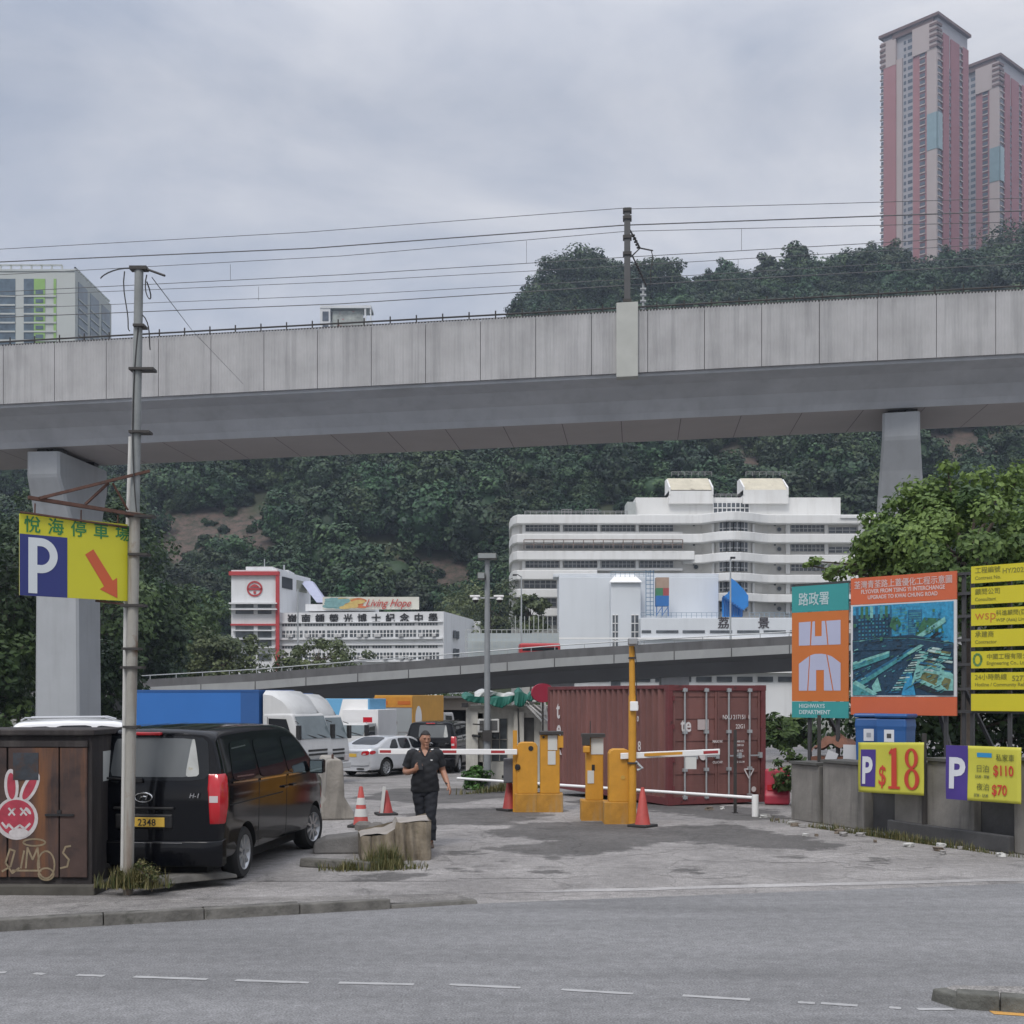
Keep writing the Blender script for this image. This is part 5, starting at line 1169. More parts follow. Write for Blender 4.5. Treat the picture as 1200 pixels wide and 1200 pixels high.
    for sd_ in (-1, 1):   # tail lamps wrap the corner
        mb = MB(); s_ = sd_
        rings = []
        for z, e in ((.78, .0), (.80, .014), (1.0, .02), (1.2, .02), (1.34, .016), (1.38, 0)):
            ya = .80 - .05 * (z - 1.0); row = [c.mv(0, s_ * ya, z), c.mv(0, s_ * .88, z), c.mv(0, s_ * c.wy(0, z), z), c.mv(.06, s_ * c.wy(.06, z), z), c.mv(.17 if z > .9 else .10, s_ * c.wy(.17, z), z)]
            rings.append([(p[0] - e, p[1] + s_ * e, p[2]) if i < 3 else (p[0], p[1] + s_ * e, p[2]) for i, p in enumerate(row)] + [(p[0] + .05, p[1] - s_ * .06, p[2]) for p in row[::-1]])
        mb.loft(rings); l_ = mb.build('tail_lamp', M_redl, t, smooth=50)
        mb = MB(); z0, z1 = 1.04, 1.12; p = [c.mv(0, s_ * .81, z0), c.mv(0, s_ * .89, z0), c.mv(0, s_ * (c.wy(0, z0) - .005), z0)]
        q = [(a[0] - .026, a[1], z0) for a in p] + [(a[0] - .026, a[1], z1) for a in p[::-1]]; mb.poly(q); mb.build('clear_band', M_whitel, l_)
    mb = MB(); mb.box(.085, .16, -.17, .17, 1.845, 1.885); mb.build('brake_lamp', M_redl, t, bevel=.012)
    mb = MB(); rings = []
    for k in range(15):
        y = -.955 + 1.91 * k / 14; x0 = c.mv(0, y * .98, .5)[0]; ee = .05 if 0 < k < 14 else .0
        rings.append([(x0 + .16, y, .27), (x0 - ee * .6, y, .27), (x0 - ee, y, .42), (x0 - ee, y, .53), (x0 - ee * .8, y, .575), (x0 + .16, y, .60)])
    mb.loft(rings); mb.build('rear_bumper', blk, t, smooth=40, bevel=.012)
    mb = MB(); mb.box(-.055, -.03, -.5, .5, .555, .562); mb.build('bumper_strip', M_chrome, t)
    mb = MB(); mb.box(-.02, .05, -.36, .36, .72, .90); mb.build('plate_recess', M_trim, t, bevel=.02)
    mb = MB(); mb.box(-.035, -.02, -.27, .27, .745, .86); pl = mb.build('number_plate', M_plate, t, bevel=.006)
    mb = MB(); MR = Matrix.Rotation(-math.pi / 2, 4, 'Z')
    mb.text('LU 2348', .115, Matrix.Translation((-.037, .235, .762)) @ MR, bold=.012, sx=1.0, ext=.001); mb.build('plate_lettering', M_black, pl)
    mb = MB(); q = [(.108 * math.cos(2 * math.pi * k / 24), .055 * math.sin(2 * math.pi * k / 24)) for k in range(25)]
    mb.tube([(-.018, y, 1.10 + z) for y, z in q], .009, 6); mb.tube([(-.018, .05, 1.075), (-.02, .028, 1.13)], .009, 6); mb.tube([(-.018, -.028, 1.075), (-.02, -.052, 1.13)], .009, 6); mb.tube([(-.018, .04, 1.095), (-.018, 0, 1.112), (-.018, -.042, 1.105)], .008, 6); mb.build('emblem', M_chrome, t)
    mb = MB(); mb.text('H-1', .075, Matrix.Translation((-.012, -.57, 1.10)) @ MR, bold=.02, sx=1.1, ext=.003, shear=.25); mb.build('badge', M_chrome, t)
    mb = MB(); mb.box(-.03, .05, -.38, .38, .955, .985); mb.build('tailgate_grip', M_trim, t, bevel=.01)
    mb = MB(); mb.tube([(-.015, .1, 1.31), (-.03, .22, 1.315), (-.02, .62, 1.34)], .014, 6); mb.box(-.02, .05, .02, .16, 1.28, 1.33); mb.build('rear_wiper', M_trim, t)
    mb = MB()
    for k in range(5): y = -.52 + k * .26; mb.grid(10, 1, lambda i, j: (.5 + 2.4 * i, y + .05 * (j - .5), c.zt(.5 + 2.4 * i) + .012 + c.crown * (1 - abs(y) / .7) ** .7))
    mb.build('roof_rib', car_paint('roof_rib_paint', (.05, .052, .055), rough=.25), t)
    for sd_ in (-1, 1):
        mb = MB(); mb.box(3.72, 3.86, min(sd_ * .98, sd_ * 1.2), max(sd_ * .98, sd_ * 1.2), 1.17, 1.38); mb.box(3.78, 3.84, min(sd_ * .85, sd_ * 1.0), max(sd_ * .85, sd_ * 1.0), 1.2, 1.26); mr = mb.build('door_mirror', blk, t, bevel=.04, seg=3)
        mb = MB(); mb.box(3.708, 3.718, min(sd_ * 1.0, sd_ * 1.18), max(sd_ * 1.0, sd_ * 1.18), 1.19, 1.36); mb.build('mirror_glass', mat('mirror_glass', (.4, .5, .52), .05, metal=.9, var=0), mr)
        mb = MB()
        for x in (2.45, 2.86): mb.mark(); mb.box(x, x + .2, min(sd_ * .955, sd_ * 1.0), max(sd_ * .955, sd_ * 1.0), 1.05, 1.08)
        build_split(mb, 'door_handle', blk, t, bevel=.01)
        mb = MB()
        for x, z0, z1 in ((1.45, .36, 1.24), (2.67, .36, 1.23)):
            c.patch(mb, [(x, z0), (x + .012, z0), (x + .012, z1), (x, z1)], 'side', .002, 6, 0, side=sd_)
        c.patch(mb, [(.3, .98), (2.5, .985), (2.5, 1.0), (.3, .995)], 'side', .002, 6, 0, side=sd_)
        mb.build('door_gap', M_arch, t)
        mb = MB(); c.patch(mb, [(4.72, .78), (5.02, .8), (4.98, .96), (4.6, 1.0)], 'side', .006, 6, .2, side=sd_); mb.build('headlamp', M_whitel, t)
    mb = MB(); mb.tube([(.05, .45, .28), (-.04, .45, .27)], .03, 8); mb.build('exhaust', M_dark, t)
    mb = MB(); mb.box(.2, 4.8, -.72, .72, .17, .31); mb.build('underbody', M_arch, t); return t
p = G(281, 1029); vd = 7.0
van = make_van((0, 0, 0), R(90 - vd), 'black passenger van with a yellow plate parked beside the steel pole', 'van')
fwd = Vector((math.sin(R(vd)), math.cos(R(vd)), 0)); rgt = Vector((fwd.y, -fwd.x, 0))
van.location = Vector((p.x, p.y, 0)) - fwd * .98 - rgt * .86
v2 = copy_tree(van); Dv = 47.5; v2.location = (PLx(507, Dv) - .1, Dv, gz(Dv)); v2.rotation_euler.z = R(90 - 9); tag(v2, 'black van parked farther back beside the tarpaulin roofed hut')
def make_sedan(loc, rz, label, col, nm, group=None, name='parked_car'):
    t = empty(name, loc, rz, label, 'car', group)
    c = Car(4.73, 1.775, .22, [(0, .92), (.04, 1.0), (.12, 1.04), (.5, 1.07), (.62, 1.10), (1.0, 1.26), (1.35, 1.375), (1.75, 1.425), (2.2, 1.435), (2.65, 1.405), (3.0, 1.27), (3.55, .99), (3.7, .95), (4.3, .86), (4.55, .76), (4.68, .66), (4.73, .55)], .95, .74,
            [(0, .90), (.05, .95), (.2, .985), (.6, 1), (4, 1), (4.4, .95), (4.65, .83), (4.73, .7)], .09, bow=.10, crown=.02)
    xs = [0, .03, .08, .15, .3, .5, .62, .8, 1, 1.2, 1.35, 1.55, 1.75, 2, 2.3, 2.65, 2.85, 3, 3.25, 3.55, 3.7, 3.95, 4.3, 4.5, 4.62, 4.7, 4.73]
    pm = car_paint(nm, col, metal=.35 if col[0] > .2 else 0, rough=.3); c.body(pm, t, (.95, 3.8), .325, xs)
    for wx in (.95, 3.8):
        for sd_ in (1, -1): wheel(t, wx, sd_ * .765, .325, .21, sd_, 10)
    mb = MB(); c.patch(mb, [(.66, -.60), (1.36, -.52), (1.36, .52), (.66, .60)], 'top', .008, 8, .1); mb.build('rear_window', M_cglass, t, smooth=60)
    mb = MB(); c.patch(mb, [(2.72, -.54), (3.5, -.66), (3.5, .66), (2.72, .54)], 'top', .008, 8, .08); mb.build('windscreen', M_cglass, t, smooth=60)
    for sd_ in (-1, 1):
        for cn in ([(1.08, 1.0), (1.62, .985), (1.66, 1.35), (1.42, 1.31)], [(1.72, .985), (2.36, .975), (2.34, 1.36), (1.74, 1.36)], [(2.44, .975), (3.22, .975), (2.72, 1.29), (2.42, 1.355)]):
            mb = MB(); c.patch(mb, cn, 'side', .006, 6, .12, side=sd_); mb.build('side_window', M_cglass, t, smooth=60)
        mb = MB(); c.patch(mb, [(sd_ * .46, .78), (sd_ * .79, .80), (sd_ * .79, .95), (sd_ * .50, .93)], 'rear', .01, 6, .2); c.patch(mb, [(.0, .80), (.30, .86), (.24, .95), (.0, .95)], 'side', .01, 5, .2, side=sd_); mb.build('tail_lamp', M_redl, t, smooth=60)
        mb = MB(); c.patch(mb, [(sd_ * .52, .80), (sd_ * .66, .81), (sd_ * .66, .85), (sd_ * .54, .845)], 'rear', .014, 4, .2); mb.build('reverse_lamp', M_whitel, t)
        mb = MB(); c.patch(mb, [(4.3, .62), (4.62, .6), (4.6, .72), (4.2, .76)], 'side', .008, 5, .2, side=sd_); mb.build('headlamp', M_whitel, t)
        mb = MB(); mb.box(3.18, 3.3, min(sd_ * .87, sd_ * 1.03), max(sd_ * .87, sd_ * 1.03), .96, 1.08); mb.build('door_mirror', pm, t, bevel=.03)
        mb = MB()
        for x in (1.9, 2.75): mb.mark(); mb.box(x, x + .18, min(sd_ * .88, sd_ * .915), max(sd_ * .88, sd_ * .915), .83, .86)
        build_split(mb, 'door_handle', M_chrome, t)
    mb = MB(); c.patch(mb, [(-.27, .72), (.27, .72), (.27, .84), (-.27, .84)], 'rear', .012, 4, 0); mb.build('number_plate', M_plate, t)
    mb = MB(); c.patch(mb, [(-.36, .87), (.36, .87), (.36, .885), (-.36, .885)], 'rear', .014, 4, 0); mb.build('boot_strip', M_chrome, t)
    mb = MB(); c.patch(mb, [(-.80, .42), (.80, .42), (.80, .62), (-.80, .62)], 'rear', .035, 8, .1); mb.build('rear_bumper', pm, t, smooth=60)
    mb = MB(); c.patch(mb, [(-.62, .27), (-.30, .27), (-.30, .33), (-.62, .33)], 'rear', .045, 4, .1); mb.build('exhaust', M_black, t)
    mb = MB(); mb.box(.4, 4.3, -.62, .62, .15, .23); mb.build('underbody', M_arch, t); return t
Ds = 45.6; a = 33
silver = (.60, .615, .635)
s1 = make_sedan((PLx(411, Ds), Ds, gz(Ds)), R(90 - a), 'silver saloon car with a yellow plate parked beyond the concrete barrier', silver, 'silver_car_paint')
s2 = copy_tree(s1); s2.location = (PLx(468, 51.5), 51.5, gz(51)); s2.rotation_euler.z = R(90 - 40); tag(s2, 'second silver car half hidden behind the silver saloon')
s3 = make_sedan((PLx(402, 62) + .6, 63, gz(60)), R(-95), 'dark car facing the camera between the white truck cabs and the white lorry', (.02, .022, .025), 'dark_car_paint')
# white estate car behind the cabinet
def make_suv(loc, rz, label):
    t = empty('parked_car', loc, rz, label, 'car')
    c = Car(4.75, 1.88, .26, [(0, 1.45), (.06, 1.62), (.25, 1.70), (1.5, 1.74), (2.5, 1.72), (2.8, 1.66), (3.55, 1.12), (3.8, 1.08), (4.5, .95), (4.7, .75), (4.75, .62)], 1.05, .78, [(0, .93), (.1, .98), (.3, 1), (4, 1), (4.5, .93), (4.75, .75)], .11, [(0, 0), (1, 0), (1.75, .2)], bow=.08)
    xs = [0, .04, .1, .2, .35, .6, 1, 1.5, 2, 2.5, 2.8, 3, 3.3, 3.55, 3.8, 4.1, 4.5, 4.65, 4.75]; pm = car_paint('white_car_paint', (.72, .73, .74), rough=.3); c.body(pm, t, (.95, 3.75), .35, xs)
    for wx in (.95, 3.75):
        for sd_ in (1, -1): wheel(t, wx, sd_ * .81, .35, .23, sd_, 8)
    for sd_ in (-1, 1):
        for cn in ([(.35, 1.12), (1.1, 1.1), (1.1, 1.6), (.5, 1.58)], [(1.18, 1.1), (2.05, 1.09), (2.05, 1.62), (1.18, 1.61)], [(2.12, 1.09), (3.2, 1.09), (2.75, 1.55), (2.12, 1.62)]):
            mb = MB(); c.patch(mb, cn, 'side', .006, 6, .1, side=sd_); mb.build('side_window', M_cglass, t, smooth=60)
        mb = MB(); mb.tube([(.4, sd_ * .66, 1.73), (.5, sd_ * .66, 1.79), (2.3, sd_ * .66, 1.80), (2.5, sd_ * .66, 1.74)], .022, 6); mb.build('roof_rail', M_rim, t)
        mb = MB(); c.patch(mb, [(sd_ * .62, .95), (sd_ * .85, .95), (sd_ * .85, 1.3), (sd_ * .7, 1.2)], 'rear', .01, 5, .1); mb.build('tail_lamp', M_redl, t)
    mb = MB(); c.patch(mb, [(-.7, 1.12), (.7, 1.12), (.62, 1.56), (-.62, 1.56)], 'rear', .008, 6, .1); mb.build('rear_window', M_cglass, t)
    mb = MB(); c.patch(mb, [(2.85, -.6), (3.5, -.72), (3.5, .72), (2.85, .6)], 'top', .008, 6, .08); mb.build('windscreen', M_cglass, t); return t
suv = make_suv((PLx(8, 31), 31, 0), R(14), 'white estate car with roof rails parked behind the rusty steel cabinet')
# ------------------------------------------------------------ trucks
def truck(loc, rz, label, boxlen, boxh, wid, boxmats, boxparts, cabcol='truck_white', fairing=True, group=None, cabh=2.12, face=True):
    t = empty('box_truck', loc, rz, label, 'truck', group); w = wid / 2; cx = boxlen + .08; wm = mat(cabcol, (.54, .545, .54), .4, var=.06, coat=.3, streak=.2, streakcol=(.3, .3, .3))
    boxparts(t, boxlen, boxh, w)
    mb = MB(); mb.box(.1, cx + 1.0, -.42, .42, .55, .78); mb.build('chassis', M_black, t)
    mb = MB(); pr = [(cx, .62), (cx + 1.30, .50), (cx + 1.34, .95), (cx + 1.28, 1.35), (cx + 1.02, cabh - .03), (cx + .92, cabh), (cx, cabh)]; mb.prism(pr, -w * .95, w * .95, ax='y'); cab = mb.build('cab', wm, t, bevel=.06, seg=3)
    if fairing:
        mb = MB(); mb.loft([[(x, y, z) for y, z in ((-ww, cabh - .02), (ww, cabh - .02), (ww, zz - .12), (ww - .15, zz), (-ww + .15, zz), (-ww, zz - .12))] for x, ww, zz in ((cx + .02, w * .93, boxh), (cx + .3, w * .92, boxh - .03), (cx + .62, w * .88, boxh - .2), (cx + .85, w * .8, cabh + .22), (cx + .98, w * .7, cabh + .02))]); mb.build('roof_fairing', wm, cab, smooth=40)
    d = Vector((-.26, 0, cabh - 1.38)).normalized()
    mb = MB(); mb.grid(1, 1, lambda i, j: (cx + 1.285 - .25 * j + .012, -w * .86 + w * 1.72 * i, 1.38 + (cabh - .08 - 1.38) * j)); mb.build('windscreen', mat('truck_glass', (.13, .16, .17), .08, var=.25, vscale=1.2), cab)
    for sd_ in (-1, 1):
        y = sd_ * (w * .95 + .012); mb = MB(); mb.poly([(cx + .22, y, 1.36), (cx + 1.0, y, 1.30), (cx + .96, y, 1.55), (cx + .82, y, cabh - .16), (cx + .22, y, cabh - .14)]); mb.build('door_window', M_cglass, cab)
        mb = MB(); mb.box(cx + .18, cx + .19, y - .004, y + .004, .7, cabh - .1); mb.box(cx + 1.06, cx + 1.07, y - .004, y + .004, .75, 1.3); mb.build('door_gap', M_arch, cab)
        mb = MB(); mb.box(cx + 1.22, cx + 1.32, sd_ * (w + .02) - .08, sd_ * (w + .02) + .08, 1.36, 1.78); mb.tube([(cx + 1.1, sd_ * w * .92, 1.9), (cx + 1.26, sd_ * w, 1.84)], .015, 5); mb.build('wing_mirror', M_black, cab, bevel=.02)
        mb = MB(); mb.box(cx + 1.325, cx + 1.352, min(sd_ * w * .6, sd_ * w * .88), max(sd_ * w * .6, sd_ * w * .88), .66, .84); mb.build('headlamp', M_whitel, cab, bevel=.01)
    mb = MB(); mb.box(cx + 1.33, cx + 1.352, -w * .56, w * .56, 1.0, 1.06); mb.box(cx + 1.335, cx + 1.355, -w * .56, w * .56, .88, .94); mb.box(cx + 1.33, cx + 1.36, -w * .5, w * .5, .68, .78); mb.build('grille', M_black, cab)
    mb = MB(); mb.box(cx + 1.05, cx + 1.38, -w * .97, w * .97, .42, .62); mb.build('front_bumper', wm, cab, bevel=.03)
    mb = MB()
    for k in (-1, 1): mb.tube([(cx + 1.31, k * .3 + .25, 1.4), (cx + 1.24, k * .3 - .2, 1.5)], .014, 5)
    mb.build('wiper', M_black, cab)
    for x in (boxlen * .26, cx + .62):
        for sd_ in (-1, 1): wheel(t, x, sd_ * (w - .16), .38, .26, sd_, 6)
    return t
M_bluebox = mat('blue_tarpaulin', (.022, .135, .42), .45, var=.05, vscale=.6, bump=.1, bscale=3); M_blued = mat('dark_blue_tarpaulin', (.018, .085, .26), .5, var=.05)
def blue_box(t, Lb, hb, w):
    mb = MB(); mb.box(0, Lb, -w, w, .88, hb); o = mb.build('cargo_box', M_bluebox, t, bevel=.02)
    mb = MB(); mb.box(Lb - .62, Lb + .004, -w - .004, w + .004, .9, hb + .004); mb.build('front_panel', M_blued, o)
    mb = MB(); mb.box(-.02, Lb + .02, -w - .02, -w + .05, hb - .04, hb + .02); mb.box(-.02, Lb + .02, w - .05, w + .02, hb - .04, hb + .02); mb.box(-.02, Lb + .02, -w - .02, -w + .04, .82, .9); mb.build('rail', M_blued, o)
a = 21; Dt = 37.0; L0 = 4.35 + .08 + 1.34
fx = Vector((math.cos(R(a)), -math.sin(R(a)), 0)); fy = Vector((math.sin(R(a)), math.cos(R(a)), 0))
c0 = W(353, 0, Dt); o_ = Vector((c0.x, Dt, gz(Dt))) - fx * L0 + fy * .98
tr1 = truck(o_, R(-a), 'white cabbed truck with a bright blue cargo box behind the black van', 4.35, 2.80, 1.96, None, blue_box, group='white cabbed trucks parked side by side')
tr2 = copy_tree(tr1); tr2.location = o_ + fy * 2.5 - fx * .78; tr2.location.z = gz(40); tag(tr2, 'white cabbed truck parked alongside the blue box truck, only its cab showing')
M_lblue = mat('light_blue_box', (.13, .36, .58), .5, var=.06)
def lblue_box(t, Lb, hb, w):
    mb = MB(); mb.box(0, Lb, -w, w, .88, hb); o = mb.build('cargo_box', M_lblue, t, bevel=.02)
    mb = MB(); mb.prism([(Lb * .02, .95), (Lb * .5, .95), (Lb * .35, hb - .02), (Lb * .02, hb - .02)], -w - .006, w + .006, ax='y'); mb.build('white_panel', M_white, o)
D = 51.0; truck((PLx(441, D), D + .6, gz(D)), R(180 - 14), 'truck with a light blue cargo box half hidden by the white cabs', 3.2, 2.78, 1.95, None, lblue_box)
def white_box(t, Lb, hb, w):
    mb = MB(); mb.box(0, Lb, -w, w, .8, hb); o = mb.build('cargo_box', mat('white_box', (.66, .66, .66), .5, var=.06), t, bevel=.02)
    mb = MB(); mb.box(Lb + .001, Lb + .01, .12, .5, hb - .55, hb - .3); mb.build('red_mark', M_redl, o)
D = 49.0; truck((PLx(427, D) + .2, D + 3.6, gz(D)), R(-90 - 14), 'small white lorry facing the camera beside the yellow truck', 2.2, 2.35, 1.5, None, white_box, fairing=False, cabh=1.85)
M_ybox = mat('yellow_box', (.58, .30, .045), .5, var=.08, streak=.3, streakcol=(.35, .2, .06)); M_roller = mat('grey_shutter', (.34, .36, .37), .45, metal=.2, var=.06)
def yellow_box(t, Lb, hb, w):
    mb = MB(); mb.box(0, Lb, -w, w, .75, hb); o = mb.build('cargo_box', M_ybox, t, bevel=.02)
    mb = MB(); mb.box(-.03, .01, -w + .03, w - .03, .8, hb - .55); mb.build('rear_shutter', M_roller, o)
    mb = MB()
    for y in (-.5, .5): mb.box(-.045, -.028, y - .22, y - .2, .9, 1.3); mb.box(-.045, -.028, y + .2, y + .22, .9, 1.3); mb.box(-.045, -.028, y - .22, y + .22, 1.28, 1.3)
    for k in range(5): mb.box(-.045, -.028, -.22 + k * .1, -.15 + k * .1, 1.66, 1.76)
    mb.build('shutter_mark', mat('shutter_grey', (.22, .2, .2), .6, var=0), o)
    mb = MB(); mb.box(-.05, 0, -w, w, hb - .54, hb - .1); mb.build('rear_lintel', mat('deep_yellow', (.55, .24, .03), .5, var=.15, vscale=3), o)
    mb = MB()
    for s_ in (-1, 1): mb.mark(); mb.box(-.065, -.045, min(s_ * .25, s_ * (w - .08)), max(s_ * .25, s_ * (w - .08)), hb - .42, hb - .26)
    build_split(mb, 'lintel_lamp', mat('orange_lamp', (.5, .13, .02), .3, var=.1), o)
    mb = MB(); n_ = 20; mb.poly([(.55 + .3 * math.cos(2 * math.pi * k / n_), -w - .006, 1.9 + .55 * math.sin(2 * math.pi * k / n_)) for k in range(n_)]); mb.build('white_panel', M_white, o)
D = 56.5; truck((PLx(461, D), D, gz(D)), R(90 - 24), 'yellow box truck with a grey rear shutter behind the silver saloon', 3.0, 2.92, 1.92, None, yellow_box, fairing=False)
# red vehicle glimpsed above the ramp
rv = empty('red_van', (PLx(632, 94.5), 94.5, 4.86), R(4), 'red van roof showing above the parapet of the road ramp', 'van')
mb = MB(); mb.box(-1.5, 1.5, -.8, .8, .3, 1.3); mb.build('body', mat('red_paint', (.42, .04, .045), .4, var=.05), rv, bevel=.15, seg=3)
mb = MB(); mb.box(-1.3, 1.3, -.83, .83, .75, 1.0); mb.build('window', M_cglass, rv)
for x in (-.95, .95):
    for sd_ in (-1, 1): wheel(rv, x, sd_ * .7, .3, .2, sd_, 6)
# ============================================================ street furniture
def frame(o, u):   # matrix: x along u, y away from the viewer, z up
    u = Vector(u).normalized(); n = Vector((-u.y, u.x, 0)); return Matrix(((u.x, n.x, 0, o[0]), (u.y, n.y, 0, o[1]), (0, 0, 1, o[2]), (0, 0, 0, 1)))
# ---- rusty cabinet
cb = empty('steel_cabinet', (-4.92, 15.0, .0), R(-1.5), 'rusty brown steel cabinet with double doors and graffiti at the roadside', 'cabinet')
M_cab = mat('rusty_cabinet', (.06, .036, .03), .8, var=.35, vscale=2.2, bump=.3, bscale=20, spots=.52, spotcol=(.028, .02, .02), spotscale=1.6, streak=.9, streakcol=(.21, .085, .03), sscale=(4.5, 4.5, .5))
M_cabd = mat('dark_cabinet_side', (.024, .02, .02), .85, var=.3, vscale=3, bump=.3, bscale=18, streak=.5, streakcol=(.09, .08, .075), sscale=(6, 6, .8))
mb = MB(); mb.box(-3.2, 0, 0, 1.12, .08, 1.86); mb.build('body', M_cabd, cb, bevel=.01)
mb = MB(); mb.box(-3.25, .05, -.06, 1.17, 1.86, 1.93); mb.build('lid', M_cabd, cb, bevel=.015)
mb = MB(); mb.box(-3.25, .06, -.1, 1.17, -.05, .12); mb.build('plinth', mat('cabinet_plinth', (.075, .07, .06), .9, var=.3, vscale=4, bump=.4), cb, bevel=.02)
doors = []
for a, b in ((-.98, -.385), (-.37, -.05), (-2.2, -1.0)):
    mb = MB(); mb.box(a, b, -.035, -.004, .2, 1.72); doors.append(mb.build('door', M_cab, cb, bevel=.008))
mb = MB(); mb.box(-.40, -.35, -.05, -.03, .95, .99); mb.box(-.54, -.2, -.055, -.036, .92, .945); mb.build('latch', M_black, cb)
mb = MB(); mb.box(-2.4, -.04, -.045, -.004, 1.73, 1.80); mb.build('door_surround', M_cabd, cb)
mb = MB(); mb.box(-.92, -.62, -.042, -.035, 1.34, 1.66); mb.build('blue_grey_patch', mat('faded_blue_patch', (.03, .036, .045), .7, var=.5, vscale=5, spots=.5, spotcol=(.05, .03, .025), spotscale=7), cb)
# graffiti: red round face with two ears, white outline, then a pale tag
M_gw = mat('white_spray', (.50, .47, .47), .7, var=.2, vscale=12, spots=.66, spotcol=(.12, .05, .05), spotscale=14); M_gr = mat('red_spray', (.34, .035, .06), .7, var=.25, vscale=9)
def ell(mb, cx, cz, a, b, y, mi, rot=0, n=28):
    mb.poly([(cx + a * math.cos(t) * math.cos(rot) - b * math.sin(t) * math.sin(rot), y, cz + a * math.cos(t) * math.sin(rot) + b * math.sin(t) * math.cos(rot)) for t in [2 * math.pi * k / n for k in range(n)]], mi)
mb = MB(); gx = -.88
ell(mb, gx, .89, .255, .25, -.0385, 0); ell(mb, gx - .06, 1.27, .085, .2, -.0388, 0, .05); ell(mb, gx + .155, 1.25, .085, .2, -.0391, 0, -.5)
ell(mb, gx, .90, .215, .21, -.0405, 1); ell(mb, gx - .06, 1.27, .05, .155, -.0405, 1, .05); ell(mb, gx + .155, 1.25, .05, .155, -.0408, 1, -.5)
def stroke(mb, p, r, y, mi):
    for (x0, z0), (x1, z1) in zip(p, p[1:]):
        d = Vector((x1 - x0, 0, z1 - z0)); 
        if d.length < 1e-6: continue
        d.normalize(); n = Vector((-d.z, 0, d.x)) * r; a = Vector((x0, y, z0)) - d * r * .4; b = Vector((x1, y, z1)) + d * r * .4; mb.poly([a - n, b - n, b + n, a + n], mi)
for ex in (-.055, .085):
    stroke(mb, [(gx + ex - .035, .93), (gx + ex + .035, 1.01)], .011, -.0425, 0); stroke(mb, [(gx + ex - .035, 1.01), (gx + ex + .035, .93)], .011, -.043, 0)
stroke(mb, [(gx - .17, .84), (gx - .12, .78), (gx - .09, .82), (gx - .03, .76), (gx + .04, .81), (gx + .1, .77), (gx + .16, .83)], .013, -.0428, 0)
ell(mb, gx + .03, .72, .12, .055, -.0422, 0); ell(mb, gx + .14, .98, .05, .02, -.0428, 0, -.9)
mb.build('graffiti', [M_gw, M_gr], cb)
M_tag = mat('tan_spray', (.24, .19, .12), .7, var=.25, vscale=14)
mb = MB(); mb.T = Matrix.Translation((.07, 0, -.09))
for p in ([(-1.12, .36), (-1.02, .42), (-.97, .60), (-1.03, .62), (-1.08, .46), (-1.0, .34), (-.92, .40)], [(-.90, .40), (-.86, .60)], [(-.84, .40), (-.82, .64), (-.76, .50), (-.70, .64), (-.68, .40)], [(-1.0, .37), (-.66, .37)]):
    stroke(mb, p, .011, -.0382, 0)
for k in range(18):
    t0, t1 = 2 * math.pi * k / 18, 2 * math.pi * (k + 1) / 18
    stroke(mb, [(-.74 + .13 * math.cos(t0), .70 + .04 * math.sin(t0)), (-.74 + .13 * math.cos(t1), .70 + .04 * math.sin(t1))], .010, -.0386, 0)
    stroke(mb, [(-.60 + .10 * math.cos(t0), .44 + .16 * math.sin(t0)), (-.60 + .10 * math.cos(t1), .44 + .16 * math.sin(t1))], .010, -.0387, 0)
    stroke(mb, [(-.60 + .09 * math.cos(t0), .33 + .07 * math.sin(t0)), (-.60 + .09 * math.cos(t1), .33 + .07 * math.sin(t1))], .010, -.0389, 0)
stroke(mb, [(-.31, .66), (-.37, .65), (-.40, .58), (-.33, .50), (-.35, .42), (-.43, .40)], .011, -.0412, 0)
mb.build('graffiti_tag', M_tag, cb)
mb = MB(); mb.poly([(.003, .36, 1.30), (.003, .80, 1.30), (.003, .80, 1.66), (.003, .36, 1.66)]); nt_ = mb.build('paper_notice', mat('paper', (.5, .52, .5), .7, var=.08, spots=.68, spotcol=(.3, .32, .32), spotscale=30), cb)
# ---- steel pole, pipe and parking sign
pl = empty('utility_pole', (-4.5, 15.0, 0), 0, 'tall rust streaked steel pole with brackets beside the rusty cabinet', 'pole')
top = W(163, 316, 15.0) - Vector((-4.5, 15, 0)); M_pole = mat('stained_pole', (.30, .29, .26), .75, var=.15, vscale=3, bump=.2, bscale=30, streak=.95, streakcol=(.13, .065, .03), sscale=(7, 7, .45), spots=.58, spotcol=(.15, .09, .05), spotscale=3); M_pole2 = mat('upper_pole', (.22, .235, .235), .7, var=.15, vscale=5, bump=.2)
zs = (H + (815 - 600) / F * 15)
mb = MB(); mb.cyl((0, 0, 0), top * (zs / top.z), .06, .062, 14); mb.build('lower_pole', M_pole, pl, smooth=40)
mb = MB(); mb.cyl(top * (zs / top.z), top, .055, .05, 14); mb.build('upper_pole', M_pole2, pl, smooth=40)
mb = MB(); mb.cyl(W(154, 512, 15.07) - pl.location, W(148, 705, 15.07) - pl.location, .034, n=10); mb.cyl(W(148, 705, 15.07) - pl.location, W(144, 1020, 15.07) - pl.location, .03, n=10); mb.build('white_pipe', mat('white_pipe', (.52, .52, .5), .5, var=.1, vscale=6, streak=.3, streakcol=(.2, .16, .12)), pl, smooth=40)
mb = MB()
for r, xa, xb in ((380, 155, 168), (431, 150, 179), (505, 150, 174), (604, 146, 178), (649, 149, 172), (709, 140, 168), (760, 142, 162), (782, 140, 166), (852, 143, 160)):
    p = W(xa, r, 14.9) - pl.location; q = W(xb, r, 14.9) - pl.location; mb.mark(); mb.box(p.x, q.x, -.085, .085, p.z - .014, p.z + .014)
build_split(mb, 'bracket', M_dark, pl)
